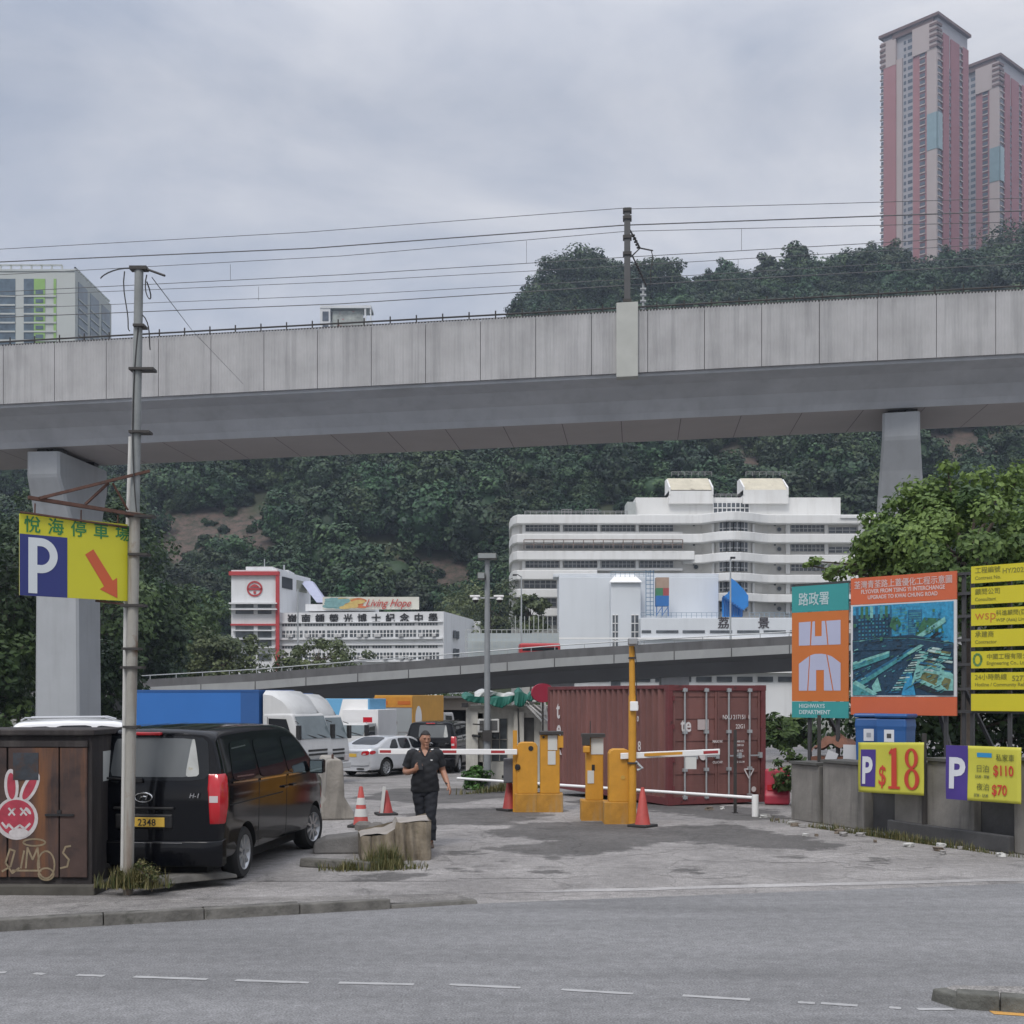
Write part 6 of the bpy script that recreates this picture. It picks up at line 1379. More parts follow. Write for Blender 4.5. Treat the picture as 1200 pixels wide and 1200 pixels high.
mb = MB(); p = W(150, 314, 15) - pl.location; mb.mark(); mb.box(top.x - .1, top.x + .1, -.06, .06, top.z - .01, top.z + .03); mb.mark(); mb.tube([top + Vector((.05, 0, .02)), W(193, 323, 14.8) - pl.location], .014, 5); build_split(mb, 'top_fitting', M_dark, pl)
mb = MB(); L_ = lambda *q: [W(x, y, d) - pl.location for x, y, d in q]
mb.mark(); mb.tube(bezier(L_((163, 316, 15), (140, 310, 15), (120, 322, 15.4), (118, 326, 15.6)), 8), .008, 4)
mb.mark(); mb.tube(bezier(L_((146, 318, 15), (140, 350, 15), (158, 372, 15), (146, 384, 15), (152, 388, 15)), 10), .008, 4)
mb.mark(); mb.tube(bezier(L_((172, 322, 15), (164, 350, 15), (186, 365, 15), (172, 330, 15)), 10), .008, 4)
mb.mark(); mb.tube(bezier(L_((166, 368, 15), (178, 378, 15), (174, 400, 15), (176, 410, 15)), 8), .008, 4)
mb.mark(); mb.tube(bezier(L_((162, 384, 14.95), (150, 500, 14.95), (160, 600, 14.9)), 10), .009, 4)
build_split(mb, 'loose_cable', M_black, pl)
cbk = MB(); o0 = W(178, 325, 15); cbk.T = Matrix.Translation(-o0); cbk.tube([o0, W(225, 387, 30), W(285, 450, 49.9)], .0055, 4); cbk.build('stay_cable', M_wire, loc=o0, label='thin cable running from the steel pole head up to the viaduct', cat='cable')
SA = W(23, 600, 14.1); SB = W(149.5, 617, 15.0); SW = (Vector((SB.x, SB.y, 0)) - Vector((SA.x, SA.y, 0))).length; su = (SB - SA); su.z = 0; su.normalize(); z_b, z_t = 3.435, 4.335; SH = z_t - z_b
ps = empty('parking_sign', (SA.x, SA.y, z_b), math.atan2(su.y, su.x), 'yellow and blue parking sign with a red arrow hung from the steel pole', 'sign')
mb = MB(); mb.box(0, SW, 0, .012, 0, SH); mb.build('panel', mat('sign_yellow', (.55, .52, .025), .45, var=.05), ps)
mb = MB(); mb.box(0, SW * .425, -.004, .001, .0, SH * .755); mb.build('blue_field', mat('sign_navy', (.025, .035, .17), .45, var=.05), ps)
mb = MB(); x0 = SW * .075; zz = .03
mb.box(x0, x0 + .10, -.008, -.003, zz, SH * .72); n_ = 24; ri, ro = .105, .195; cxp, czp = x0 + .12, SH * .72 - .195
pts = [(x0 + .09, czp + ro), (cxp, czp + ro)]
def parc(r): return [(cxp + .02 + r * math.cos(t), czp + r * math.sin(t)) for t in [math.pi / 2 - math.pi * k / n_ for k in range(n_ + 1)]]
po, pi_ = parc(ro), parc(ri)
for k in range(n_): mb.prism([po[k], po[k + 1], pi_[k + 1], pi_[k]], -.008, -.003)
mb.prism([(x0 + .09, czp + ro), (cxp + .02, czp + ro), (cxp + .02, czp + ri), (x0 + .09, czp + ri)], -.0079, -.003); mb.prism([(x0 + .09, czp - ri), (cxp + .02, czp - ri), (cxp + .02, czp - ro), (x0 + .09, czp - ro)], -.0079, -.003)
mb.build('letter_p', mat('sign_white', (.62, .66, .68), .5, var=.04), ps)
mb = MB(); a = Vector((SW * .63, SH * .60)); b = Vector((SW * .90, SH * .03)); d = (b - a).normalized(); n2 = Vector((-d.y, d.x)); m_ = b - d * .2
mb.poly([(p.x, -.003, p.y) for p in (a + n2 * .06, a - n2 * .06, m_ - n2 * .065, m_ - n2 * .13, b, m_ + n2 * .13, m_ + n2 * .065)]); mb.build('arrow', mat('sign_red', (.52, .10, .035), .5, var=.06), ps)
mb = MB()
for k, ch in enumerate('悅海停車場'): mb.text(ch, .195, Matrix.Translation((.045 + k * (SW - .19) / 4.05, -.003, SH * .80)), bold=.028, ext=.001)
mb.build('lettering', mat('sign_green', (.03, .20, .06), .5, var=.05), ps)
mb = MB(); inv = Matrix.Rotation(-math.atan2(su.y, su.x), 4, 'Z') @ Matrix.Translation(-Vector((SA.x, SA.y, z_b))); mb.T = inv
def bar(p, q, w=.03): mb.mark(); mb.tube([W(*p), W(*q)], w, 4)
bar((33, 583, 14.25), (177, 606, 15.05), .028); bar((46, 584, 14.3), (175, 552, 15.05), .022); bar((100, 591, 14.65), (127, 566, 14.8), .018); bar((132, 566, 14.8), (150, 598, 14.9), .014); bar((24, 600, 14.08), (149, 618, 14.98), .014); bar((145, 708, 14.98), (112, 704, 14.78), .016)
for f in (.13, .55, .9):
    p = SA.lerp(SB, f); mb.mark(); mb.tube([p + Vector((0, 0.01, -.01)), p + Vector((0, .02, .12))], .009, 4)
build_split(mb, 'frame_bar', M_rust, ps)
# ---- lamp post with floodlights and cameras
lpz = G(571, 925); lpz = Vector((lpz.x, lpz.y, gz(lpz.y))); D = lpz.y
lp = empty('floodlight_post', lpz, 0, 'grey steel floodlight post with two dome cameras beside the tarpaulin roofed hut', 'lamp post')
zt = zrow(652, D) - lpz.z
mb = MB(); mb.cyl((0, 0, 0), (0, 0, 1.6), .105, .10, 14); mb.cyl((0, 0, 1.6), (0, 0, zt), .088, .07, 14); mb.cyl((0, 0, 0), (0, 0, .04), .22, n=14); mb.build('post', mat('post_grey', (.24, .255, .265), .6, metal=.2, var=.1, vscale=4), lp, smooth=40)
mb = MB(); zc = zt - .05
mb.mark(); mb.box(-.26, .26, -.22, .14, zc - .04, zc + .12); mb.mark(); mb.box(-.27, -.06, -.28, .05, zc - .60, zc - .42); build_split(mb, 'floodlight', mat('lamp_housing', (.10, .105, .10), .5, var=.15), lp, bevel=.02)
mb = MB(); mb.mark(); mb.box(-.24, .24, -.226, -.222, zc - .02, zc + .10); mb.mark(); mb.box(-.25, -.08, -.286, -.282, zc - .58, zc - .44); build_split(mb, 'lamp_glass', mat('lamp_lens', (.25, .27, .27), .15, var=.1), lp)
zc2 = zrow(704, D) - lpz.z
mb = MB(); mb.box(-.36, .36, -.03, .03, zc2 + .06, zc2 + .1); mb.build('camera_arm', M_galv, lp)
for x in (-.32, .34):
    mb = MB(); mb.cyl((x, 0, zc2 + .02), (x, 0, zc2 + .12), .10, .085, 14); mb.box(x - .16, x + .12, -.1, .1, zc2 + .1, zc2 + .15); c_ = mb.build('camera', M_white, lp, bevel=.01); mb = MB(); mb.ball((x, 0, zc2 + .02), .085, 14, 8); mb.build('camera_dome', M_black, c_, smooth=60)
mb = MB(); zk = zrow(862, D) - lpz.z
mb.mark(); mb.box(-.13, .13, -.16, -.1, zk - .15, zk + .15); mb.mark(); mb.tube([(-.12, -.05, zk + .3), (-.4, -.1, zk + .32)], .02, 5); build_split(mb, 'junction_box', M_dark, lp)
# ---- guard hut
HDp = 35.9; hz_ = gz(HDp)
hut = empty('guard_hut', (PLx(590, HDp), HDp, hz_), 0, 'small pale concrete guard hut roofed with torn green tarpaulin', 'hut'); S = Site(hut)
M_hut = mat('hut_wall', (.46, .45, .41), .9, var=.2, vscale=2, bump=.3, bscale=14, streak=.6, streakcol=(.12, .115, .10), sscale=(4, 4, .5))
mb = S.mb(); HB = HDp + 2.2
for a, b in ((546, 560), (602, 614), (634, 646)): pbox(mb, a, 834, b, 926, HDp - .1, HDp + .25)
pbox(mb, 546, 830, 646, 836, HDp, HB); pbox(mb, 560, 836, 566, 926, HDp + .05, HDp + .2); pbox(mb, 560, 893, 603, 926, HDp + .05, HDp + .2); pbox(mb, 560, 836, 603, 842, HDp + .05, HDp + .2); pbox(mb, 595, 842, 603, 893, HDp + .05, HDp + .2); pbox(mb, 614, 836, 634, 841, HDp + .05, HDp + .2); pbox(mb, 626, 841, 635, 926, HDp + .05, HDp + .2)
pbox(mb, 546, 836, 549, 926, HDp + .25, HB); pbox(mb, 643, 836, 646, 926, HDp + .25, HB); pbox(mb, 546, 836, 646, 926, HB, HB + .15); pbox(mb, 548, 827, 644, 830, HDp - .1, HB + .2); mb.build('wall', M_hut, hut)
mb = S.mb(); pbox(mb, 566, 842, 595, 893, HDp + .16, HDp + .18); w_ = mb.build('window', mat('hut_glass', (.06, .075, .085), .15, var=.5, vscale=3), hut)
mb = S.mb()
for x in (566, 575.5, 585, 594): pbox(mb, x, 842, x + 1, 893, HDp + .1, HDp + .18)
for r in (866, 892): pbox(mb, 566, r, 595, r + 1, HDp + .1, HDp + .18)
mb.build('window_frame', mat('old_frame', (.26, .25, .22), .7, var=.2), w_)
mb = S.mb(); pbox(mb, 559.5, 842.5, 585, 858.5, HDp - .35, HDp + .2); ac = mb.build('air_conditioner', mat('ac_white', (.48, .48, .46), .6, var=.15, vscale=5), hut, bevel=.02)
mb = S.mb(); pbox(mb, 562, 844.5, 567, 856, HDp - .36, HDp - .34); pbox(mb, 570, 844.5, 583, 856, HDp - .36, HDp - .34); mb.build('grille', mat('grille_dark', (.07, .07, .07), .6, var=.3, vscale=40), ac)
mb = S.mb(); pbox(mb, 614, 841, 626, 926, HDp + .16, HDp + .19); mb.build('door', mat('hut_door', (.10, .10, .095), .6, var=.3, vscale=3), hut)
mb = S.mb(); mb.mark(); mb.tube([W(554, 862, HDp - .12), W(562, 863, HDp - .35)], .04, 6); mb.mark(); pbox(mb, 541, 824, 548, 829, HDp - .5, HDp - .1); mb.mark(); mb.tube([W(607, 830, HDp - .12), W(609, 900, HDp - .12)], .02, 5); mb.mark(); pbox(mb, 588, 909, 592, 912, HDp - .2, HDp); build_split(mb, 'fixture', M_black, hut)
# tarpaulins draped over the roof edge
M_tarp = mat('green_tarpaulin', (.015, .125, .095), .55, var=.25, vscale=2.5, bump=.5, bscale=5); M_tarpw = mat('white_sheeting', (.48, .49, .48), .6, var=.15, vscale=3, bump=.5, bscale=5)
def drape(name, m, pxs, tops, bots, D0, D1, lab, seed):
    rn = random.Random(seed); rows = 12; n = len(pxs); ph = [rn.uniform(0, 6) for _ in range(n)]
    p0 = W(pxs[n // 2], tops[n // 2], D0); mb = MB(); mb.T = Matrix.Translation(-p0)
    def fn(i, j):
        k = i * (n - 1); a = int(min(k, n - 2)); f = k - a; px = pxs[a] * (1 - f) + pxs[a + 1] * f; tp = tops[a] * (1 - f) + tops[a + 1] * f; bt = bots[a] * (1 - f) + bots[a + 1] * f
        if j < .3: g = j / .3; return W(px, tp - 1.5 * math.sin(k * 2), D1 + (D0 - D1) * g) + Vector((0, 0, .05 * math.sin(k * 1.1 + g * 3) + .02 * math.sin(k * 2.3)))
        g = (j - .3) / .7; return W(px, tp + (bt - tp) * g, D0 - .05 - .06 * math.sin(k * 2.1 + 1) * g + (.025 * math.sin(k * 5.3 + g * 2) + .018 * math.sin(k * 11 + g * 5)) * g)
    mb.grid((n - 1) * 9, rows, fn); o = mb.build(name, m, loc=p0, smooth=35, label=lab, cat='tarpaulin'); s_ = o.modifiers.new('thickness', 'SOLIDIFY'); s_.thickness = .012; return o
drape('tarpaulin', M_tarpw, [556, 566, 580, 590, 600, 606], [813, 811, 810, 812, 814, 815], [817, 816, 815, 818, 818, 818], HDp - .2, HDp + 1.8, 'white sheet lying on the roof of the guard hut', 1)
drape('tarpaulin', M_tarp, [541, 548, 560, 572, 580, 588, 594, 600, 606, 612], [815, 815, 816, 817, 817, 816, 816, 815, 814, 814], [817, 822, 824, 824, 828, 830, 826, 823, 818, 820], HDp - .38, HDp + 1.6, 'green tarpaulin hanging in points over the front of the guard hut', 2)
drape('tarpaulin', M_tarp, [603, 608, 613, 618, 622, 628, 634], [812, 810, 811, 814, 813, 814, 816], [826, 829, 828, 820, 822, 823, 822], HDp - .5, HDp + 1.4, 'crumpled green tarpaulin bunched above the hut door', 3)
mb = MB(); p0 = W(625, 830, HDp - .45); mb.T = Matrix.Translation(-p0)
for q in (((612, 820, HDp - .45), (636, 846, HDp - .6)), ((616, 818, HDp - .45), (641, 838, HDp - .5)), ((620, 826, HDp - .5), (642, 845, HDp - .6)), ((637, 812, HDp - .3), (641, 848, HDp - .4))): mb.tube([W(*q[0]), W(*q[1])], .035, 5)
mb.tube([W(622, 822, HDp - .5), W(634, 822, HDp - .5), W(638, 838, HDp - .55)], .05, 5); mb.build('fallen_awning', mat('pale_awning', (.42, .42, .41), .6, var=.2, vscale=6), loc=p0, label='collapsed pale awning frame hanging beside the hut door', cat='awning')
rp = empty('red_drum', W(636, 812, 34.9), R(30), 'round red sheet sticking up behind the container corner', 'red sheet')
mb = MB(); n_ = 20; mb.prism([(.36 * math.cos(2 * math.pi * k / n_), .26 * math.sin(2 * math.pi * k / n_)) for k in range(n_)], -.03, .03); mb.build('disc', mat('crimson_sheet', (.30, .02, .045), .55, var=.1), rp); mb = MB(); mb.cyl((0, 0, -.2), (0, 0, -3.0), .03, n=6); mb.build('stake', M_dark, rp)
# ---- barrier machines
M_by = mat('barrier_yellow', (.54, .26, .025), .55, var=.14, vscale=4, spots=.66, spotcol=(.25, .14, .05), spotscale=7, streak=.25, streakcol=(.3, .15, .03), sscale=(5, 5, .6)); M_bp = mat('barrier_plinth', (.42, .21, .03), .8, var=.25, vscale=5, bump=.3, streak=.7, streakcol=(.3, .25, .17), sscale=(6, 6, .7))
M_lab = mat('label_white', (.56, .57, .55), .6, var=.06, spots=.66, spotcol=(.25, .26, .28), spotscale=26)
def machine(name, label, cat, px0, px1, top, pl_top, pl0, pl1, base, dep):
    g = G((px0 + px1) / 2, base); D = g.y; t = empty(name, (g.x, D, 0), 0, label, cat); s = D / F
    X = lambda px: (px - 600) * s - g.x; Z = lambda r: H - (r - HY) * s
    mb = MB(); mb.box(X(pl0), X(pl1), -.02, dep + .06, -.02, Z(pl_top)); mb.build('plinth', M_bp, t, bevel=.015)
    return t, X, Z, s
def arm(t, p, q, r, stripes, m2=None):
    p = Vector(p); q = Vector(q); d = (q - p); mb = MB(); M = Matrix.Translation(p) @ d.to_track_quat('X', 'Z').to_matrix().to_4x4(); mb.T = M; Ln = d.length; mb.box(0, Ln, -.022, .022, -r, r); o = mb.build('barrier_arm', M_white, t, bevel=.01)
    mb = MB(); mb.T = M
    for a, b in stripes: mb.mark(); mb.box(a * Ln, b * Ln, -.0245, .0245, -r * .45, r * .5)
    build_split(mb, 'red_stripe', mat('stripe_red', (.36, .035, .04), .5, var=.1), o); return o
t, X, Z, s = machine('barrier_gate', 'rounded yellow barrier box holding the long white arm across the entrance', 'barrier', 606, 630, 870, 930, 603, 630, 952, .42)
mb = MB(); w2 = (X(630) - X(606)) / 2; cx = (X(630) + X(606)) / 2; zt = Z(870); zb = Z(930)
mb.prism([(X(606), zb), (X(630), zb), (X(630), zt - .08), (X(630) - .03, zt - .025), (X(630) - .09, zt), (X(606) + .09, zt), (X(606) + .03, zt - .025), (X(606), zt - .08)], 0, .4); mb.build('housing', M_by, t, bevel=.012)
mb = MB(); mb.cyl((X(622), -.012, Z(877)), (X(622), .01, Z(877)), .05, n=14); mb.mark(); mb.cyl((X(606) - .01, -.01, Z(899)), (X(606) + .03, .02, Z(899)), .06, n=12); build_split(mb, 'pivot', M_black, t)
mb = MB(); mb.box(X(601), X(606), .05, .12, 0, Z(856)); mb.build('side_post', M_by, t)
mb = MB(); mb.box(X(590), X(602), .1, .3, Z(918), Z(889)); mb.build('counterweight', mat('weight_grey', (.10, .10, .11), .6, var=.1), t, bevel=.02)
arm(t, (X(606), -.05, Z(881)), (X(445), -.25, Z(880)), .055, [(.91, .99), (.44, .54), (.09, .19)])
t, X, Z, s = machine('ticket_machine', 'yellow ticket machine with white notices beside the long arm barrier', 'ticket machine', 632, 657, 857, 930, 628, 660, 952, .4)
mb = MB(); mb.box(X(633), X(656), .0, .36, Z(930), Z(861)); mb.build('housing', M_by, t, bevel=.015); mb = MB(); mb.box(X(632), X(660), -.08, .38, Z(861), Z(857)); mb.build('hood', M_dark, t, bevel=.008)
mb = MB(); mb.mark(); mb.box(X(642), X(653), -.012, 0, Z(879), Z(861.5)); mb.mark(); mb.box(X(642), X(651), -.012, 0, Z(896), Z(880)); build_split(mb, 'notice', M_lab, t)
mb = MB(); mb.box(X(654), X(660), -.06, .1, Z(876), Z(862)); mb.build('card_reader', M_by, t); mb = MB(); mb.cyl((X(637), -.012, Z(864)), (X(637), .01, Z(864)), .025, n=10); mb.build('button', M_black, t)
t, X, Z, s = machine('ticket_machine', 'yellow ticket machine with a dark hood standing beside the slim yellow post', 'ticket machine', 683, 708, 860, 938, 681, 709, 962, .4)
mb = MB(); mb.box(X(687), X(707), .0, .36, Z(938), Z(865)); mb.build('housing', M_by, t, bevel=.015); mb = MB(); mb.box(X(682), X(709), -.1, .38, Z(864), Z(860)); mb.mark(); mb.box(X(682), X(691), -.11, -.02, Z(873), Z(864)); mb.mark(); mb.box(X(692), X(693), .2, .24, Z(860), Z(845)); build_split(mb, 'hood', M_dark, t)
mb = MB(); mb.box(X(683), X(691), -.12, .0, Z(882), Z(874)); mb.build('card_reader', M_by, t, bevel=.02)
mb = MB(); mb.mark(); mb.box(X(692.5), X(707), -.012, 0, Z(884), Z(864.5)); mb.mark(); mb.box(X(688.5), X(696), -.012, 0, Z(918), Z(903)); build_split(mb, 'notice', M_lab, t); mb = MB(); mb.box(X(693.5), X(697), -.01, 0, Z(903), Z(896)); mb.build('ticket_slot', M_black, t)
t, X, Z, s = machine('barrier_gate', 'yellow barrier box with the short white arm and hanging plate', 'barrier', 713, 745, 878, 940, 708, 744, 966, .45)
zt = Z(878); zb = Z(940)
mb = MB(); mb.prism([(X(714), zb), (X(739), zb), (X(739), zt - .08), (X(739) - .03, zt - .025), (X(739) - .09, zt), (X(714) + .09, zt), (X(714) + .03, zt - .025), (X(714), zt - .08)], 0, .42); mb.build('housing', M_by, t, bevel=.012)
mb = MB(); mb.cyl((X(730), -.01, Z(911)), (X(730), .01, Z(911)), .04, n=12); mb.build('lock_cover', mat('lock_yellow', (.5, .3, .06), .4, var=.1), t)
ar = arm(t, (X(727), -.05, Z(886)), (X(847), .35, Z(882)), .055, [(.83, .98)])
mb = MB(); mb.T = None; p = Vector((X(755), .02, Z(884.2))); q = Vector((X(800), .18, Z(883))); mb.prism([(p.x, p.z - .035), (q.x, q.z - .02), (q.x, q.z + .03), (p.x, p.z + .02)], .02, .045); mb.build('yellow_tape', M_by, ar)
mb = MB(); mb.box(X(805), X(818), .2, .215, Z(902), Z(888)); mb.build('hanging_plate', M_lab, ar)
mb = MB(); mb.tube([(X(744), -.1, Z(892)), (X(752), -.12, Z(900)), (X(746), -.12, Z(902))], .03, 5); mb.build('arm_clamp', M_galv, t)
g = G(741, 966); D = g.y - .05; yp = empty('yellow_post', (PLx(741, D), D, 0), 0, 'slim yellow post with a white box and small camera beside the short arm', 'post'); s = D / F; Z = lambda r: H - (r - HY) * s
mb = MB(); mb.cyl((0, 0, 0), (0, 0, Z(815)), .075, .07, 12); mb.cyl((0, 0, Z(815)), (-.01, 0, Z(757)), .058, .05, 12); mb.build('post', M_by, yp, smooth=40)
mb = MB(); mb.box(-.05, .09, -.14, -.06, Z(833), Z(822)); mb.build('junction_box', M_white, yp, bevel=.01); mb = MB(); mb.box(-.08, .08, -.2, .06, Z(756), Z(748)); mb.build('camera', mat('camera_grey', (.28, .29, .3), .5, var=.1), yp, bevel=.02)
mb = MB(); mb.mark(); mb.box(-.065, .065, -.07, .07, Z(772), Z(770)); mb.mark(); mb.box(-.085, .085, -.09, .09, Z(895), Z(893)); build_split(mb, 'band', M_dark, yp); mb = MB(); mb.tube([(.07, -.04, Z(822)), (.075, -.05, Z(780)), (.03, -.05, Z(758))], .01, 4); mb.build('cable', M_black, yp)
# ---- cones
M_cone = mat('cone_red', (.38, .055, .045), .6, var=.2, vscale=6, spots=.64, spotcol=(.16, .05, .04), spotscale=9); M_coned = mat('cone_dirty', (.30, .035, .03), .6, var=.2, vscale=6); M_cbase = mat('cone_base', (.03, .028, .028), .8, var=.2); M_refl = mat('cone_white', (.55, .55, .53), .5, var=.1)
def cone(px, base, hgt, label, m, bands, half=False):
    g = G(px, base); t = empty('traffic_cone', (g.x, g.y, gz(g.y)), R(px * 7), label, 'traffic cone', 'traffic cones'); R_ = lambda z: .145 - .115 * z / hgt
    mb = MB(); mb.box(-.2, .2, -.2, .2, 0, .05); mb.build('base', M_cbase, t, bevel=.015)
    mb = MB(); mb.lathe([(R_(.05) + .004, .05), (R_(.06), .06), (R_(hgt * .98), hgt * .98), (R_(hgt) * .7, hgt), (.005, hgt)], 20); mb.build('cone', m, t, smooth=40)
    mb = MB()
    for a, b in bands: mb.mark(); mb.lathe([(R_(a * hgt) + .003, a * hgt), (R_(b * hgt) + .003, b * hgt)], 20)
    if bands: build_split(mb, 'white_band', M_refl, t, smooth=40)
    return t
cone(753, 969, .70, 'clean bright red cone at the foot of the yellow post', M_cone, [])
cone(597, 950, .72, 'dirty dark red cone beside the long arm barrier box', M_coned, [])
cone(423, 969, .72, 'red cone with white bands on the rubble beside the concrete block', M_cone, [(.26, .45), (.55, .72)])
cone(452.5, 955, .48, 'small red cone behind the white banded one', M_coned, [])
wp = G(449, 956); mb = MB(); mb.box(-.03, .03, -.02, .02, 0, .56); mb.build('white_stake', M_refl, loc=(wp.x - .04, wp.y + .05, 0), label='short white stake leaning by the small red cone', cat='stake').rotation_euler = (0, R(6), 0)
# ---- pipe rail, black stakes
pr = empty('pipe_rail', G(885, 958), 0, 'low white pipe rail running in front of the red container', 'rail'); mb = MB(); inv = Matrix.Translation(-pr.location); mb.T = inv
p1 = G(885, 957); p1.z = .36; p0 = Vector((-.55, 30.6, .30)); dd = (p1 - p0).normalized()
mb.tube([p0 - dd * 1.2, p1], .031, 8); mb.build('pipe', M_white, pr, smooth=50)
mb = MB(); mb.T = inv; mb.mark(); mb.cyl((p1.x, p1.y, 0), (p1.x, p1.y, .42), .065, n=12)
for f in (.25, .55): q = p0.lerp(p1, f); mb.mark(); mb.cyl((q.x, q.y, gz(q.y)), (q.x, q.y, q.z), .03, n=8)
build_split(mb, 'post', M_white, pr, smooth=50)
for px, base, tp, lab in ((772, 941, 848, 'thin black stake in front of the container corner'), (861.5, 953, 855, 'thin black stake in front of the container door'), (960, 963, 838, 'tall black stake at the end of the concrete blocks')):
    g = G(px, base); mb = MB(); mb.box(-.028, .028, -.028, .028, 0, H - (tp - HY) / F * g.y); mb.box(-.05, .05, -.05, .05, 0, .02); mb.build('steel_stake', M_dark, loc=(g.x, g.y, gz(g.y)), label=lab, cat='stake', group='black steel stakes')
# ---- container
cp = Vector((183 / F * 26.9, 26.9, .02)); ld = Vector((-2.38, 5.57, 0)).normalized(); dd_ = Vector((ld.y, -ld.x, 0))
ct = empty('shipping_container', cp, math.atan2(dd_.y, dd_.x), 'faded red shipping container with white lettering behind the pipe rail', 'container')   # x along the doors, y along the long side
CW, CL, CH = 2.44, 6.06, 2.53
M_ct = mat('container_red', (.15, .066, .058), .65, var=.14, vscale=1.2, bump=.15, bscale=12, streak=.55, streakcol=(.26, .11, .095), sscale=(3, 3, .35), spots=.66, spotcol=(.07, .03, .025), spotscale=3)
M_ctf = mat('container_frame', (.13, .03, .032), .65, var=.2, vscale=2, spots=.6, spotcol=(.05, .02, .018), spotscale=5)
mb = MB()
for x in (0, CW - .12):
    for y in (0, CL - .12): mb.box(x, x + .12, y, y + .12, 0, CH)
for x in (0, CW - .06): mb.box(x, x + .06, .12, CL - .12, .0, .16); mb.box(x, x + .06, .12, CL - .12, CH - .08, CH)
for y in (0, CL - .1): mb.box(.12, CW - .12, y, y + .1, 0, .16); mb.box(.12, CW - .12, y, y + .1, CH - .12, CH)
mb.build('frame', M_ctf, ct, bevel=.008)
def corr(mb, fn, length, n, dep):
    pts = []
    for k in range(n):
        a = k / n * length; st = length / n
        pts += [(a, 0), (a + st * .3, 0), (a + st * .45, dep), (a + st * .8, dep)]
    pts.append((length, 0))
    for (a, b), (c, d) in zip(pts, pts[1:]): mb.poly([fn(a, b, .16), fn(c, d, .16), fn(c, d, CH - .08), fn(a, b, CH - .08)])
mb = MB(); corr(mb, lambda a, d, z: (.012 + d, .12 + a, z), CL - .24, 22, .07); mb.build('side_panel', M_ct, ct, fix=False)
mb = MB(); corr(mb, lambda a, d, z: (CW - .02 - d, .12 + a, z), CL - .24, 22, .045); mb.build('side_panel', M_ct, ct)
mb = MB(); corr(mb, lambda a, d, z: (.12 + a, CL - .04 - d, z), CW - .24, 9, .045); mb.build('end_panel', M_ct, ct)
mb = MB(); mb.box(.06, CW - .06, .1, CL - .1, CH - .05, CH - .015); mb.build('roof', M_ct, ct)
for k in (0, 1):
    x0 = .13 + k * (CW - .26) / 2 + .005; x1 = x0 + (CW - .26) / 2 - .012; mb = MB(); z = .17
    while z < CH - .2: mb.box(x0, x1, .045 if int((z - .17) / .235) % 2 else .03, .09, z, min(CH - .125, z + .235)); z += .235
    mb.box(x0, x0 + .05, .02, .09, .165, CH - .122); mb.box(x1 - .05, x1, .02, .09, .165, CH - .122); d_ = mb.build('door', M_ct, ct)
    for f in (.25, .74):
        x = x0 + (x1 - x0) * f; mb = MB(); mb.cyl((x, .0, .1), (x, .0, CH - .06), .02, n=8)
        for z in (.12, .7, 1.5, CH - .14): mb.box(x - .05, x + .05, -.03, .03, z, z + .07)
        mb.build('lock_rod', M_galv, d_)
    mb = MB()
    for f in (.25, .74): x = x0 + (x1 - x0) * f; mb.mark(); mb.box(x, x + .3, -.04, -.02, 1.0, 1.03); mb.box(x + .22, x + .3, -.045, .02, .96, 1.08)
    build_split(mb, 'lock_handle', M_galv, d_)
    mb = MB(); xh = x0 - .03 if k == 0 else x1 + .0
    for z in (.3, .9, 1.6, 2.2): mb.mark(); mb.box(xh, xh + .05, -.01, .03, z, z + .1)
    build_split(mb, 'hinge', M_ctf, d_)
mb = MB()
for x in (-.004, CW - .156):
    for z in (-.004, CH - .116): mb.mark(); mb.box(x, x + .16, -.004, .17, z, z + .12)
build_split(mb, 'corner_casting', M_ctf, ct)
M_ctw = mat('container_white', (.58, .55, .54), .6, var=.15, vscale=8, spots=.68, spotcol=(.25, .08, .08), spotscale=12)
mb = MB(); T_ = lambda x, z: Matrix.Translation((x, -.012, z)); 
mb.text('te', .42, T_(.30, 1.55), bold=.02, sx=.75); mb.text('NXU 217151  8', .135, T_(1.33, 1.80), bold=.012, sx=.8); mb.text('22G1', .13, T_(1.66, 1.60), bold=.012, sx=.85)
mb.text('MAX.W.', .08, T_(1.08, 1.30), bold=.02, sx=.9); mb.text('30,480 KG', .06, T_(1.62, 1.30), bold=.02); mb.text('67,200 LB', .06, T_(1.62, 1.22), bold=.02); mb.text('TARE', .08, T_(1.08, 1.10), bold=.02); mb.text('2,180 KG', .06, T_(1.62, 1.10), bold=.02); mb.text('NET', .08, T_(1.08, .98), bold=.02); mb.text('28,300 KG', .06, T_(1.62, .98), bold=.02); mb.text('CU.CAP.', .07, T_(1.08, .86), bold=.02); mb.text('33.2 CU.M', .06, T_(1.62, .86), bold=.02)
stroke(mb, [(1.88, .72), (2.12, .72), (2.0, .52), (1.88, .72)], .014, -.012, 0); ell(mb, 2.12, .28, .06, .06, -.012, 0); mb.build('door_lettering', M_ctw, ct)
mb = MB(); mb.box(.73, 1.0, .012, .024, 1.58, 1.80); mb.build('grey_patch', mat('patch_grey', (.42, .36, .35), .6, var=.1), ct); mb = MB(); q = [(.86 + .1 * math.cos(t), 1.1 + .12 * math.sin(t) - .05) for t in [math.pi * 2 * k / 16 for k in range(16)]]; mb.poly([(a, .008, b) for a, b in q]); mb.build('round_sticker', M_ctw, ct)
mb = MB(); MS = lambda y, z: Matrix.Translation((.012, y, z)) @ Matrix.Rotation(-math.pi / 2, 4, 'Z')
for k, s_ in enumerate(('TGHU', '3261 0', '22G1')): mb.text(s_, .17, MS(1.75, 1.98 - k * .24), bold=.015, sx=.95)
mb.text('8', .3, MS(1.35, 1.1), bold=.01)
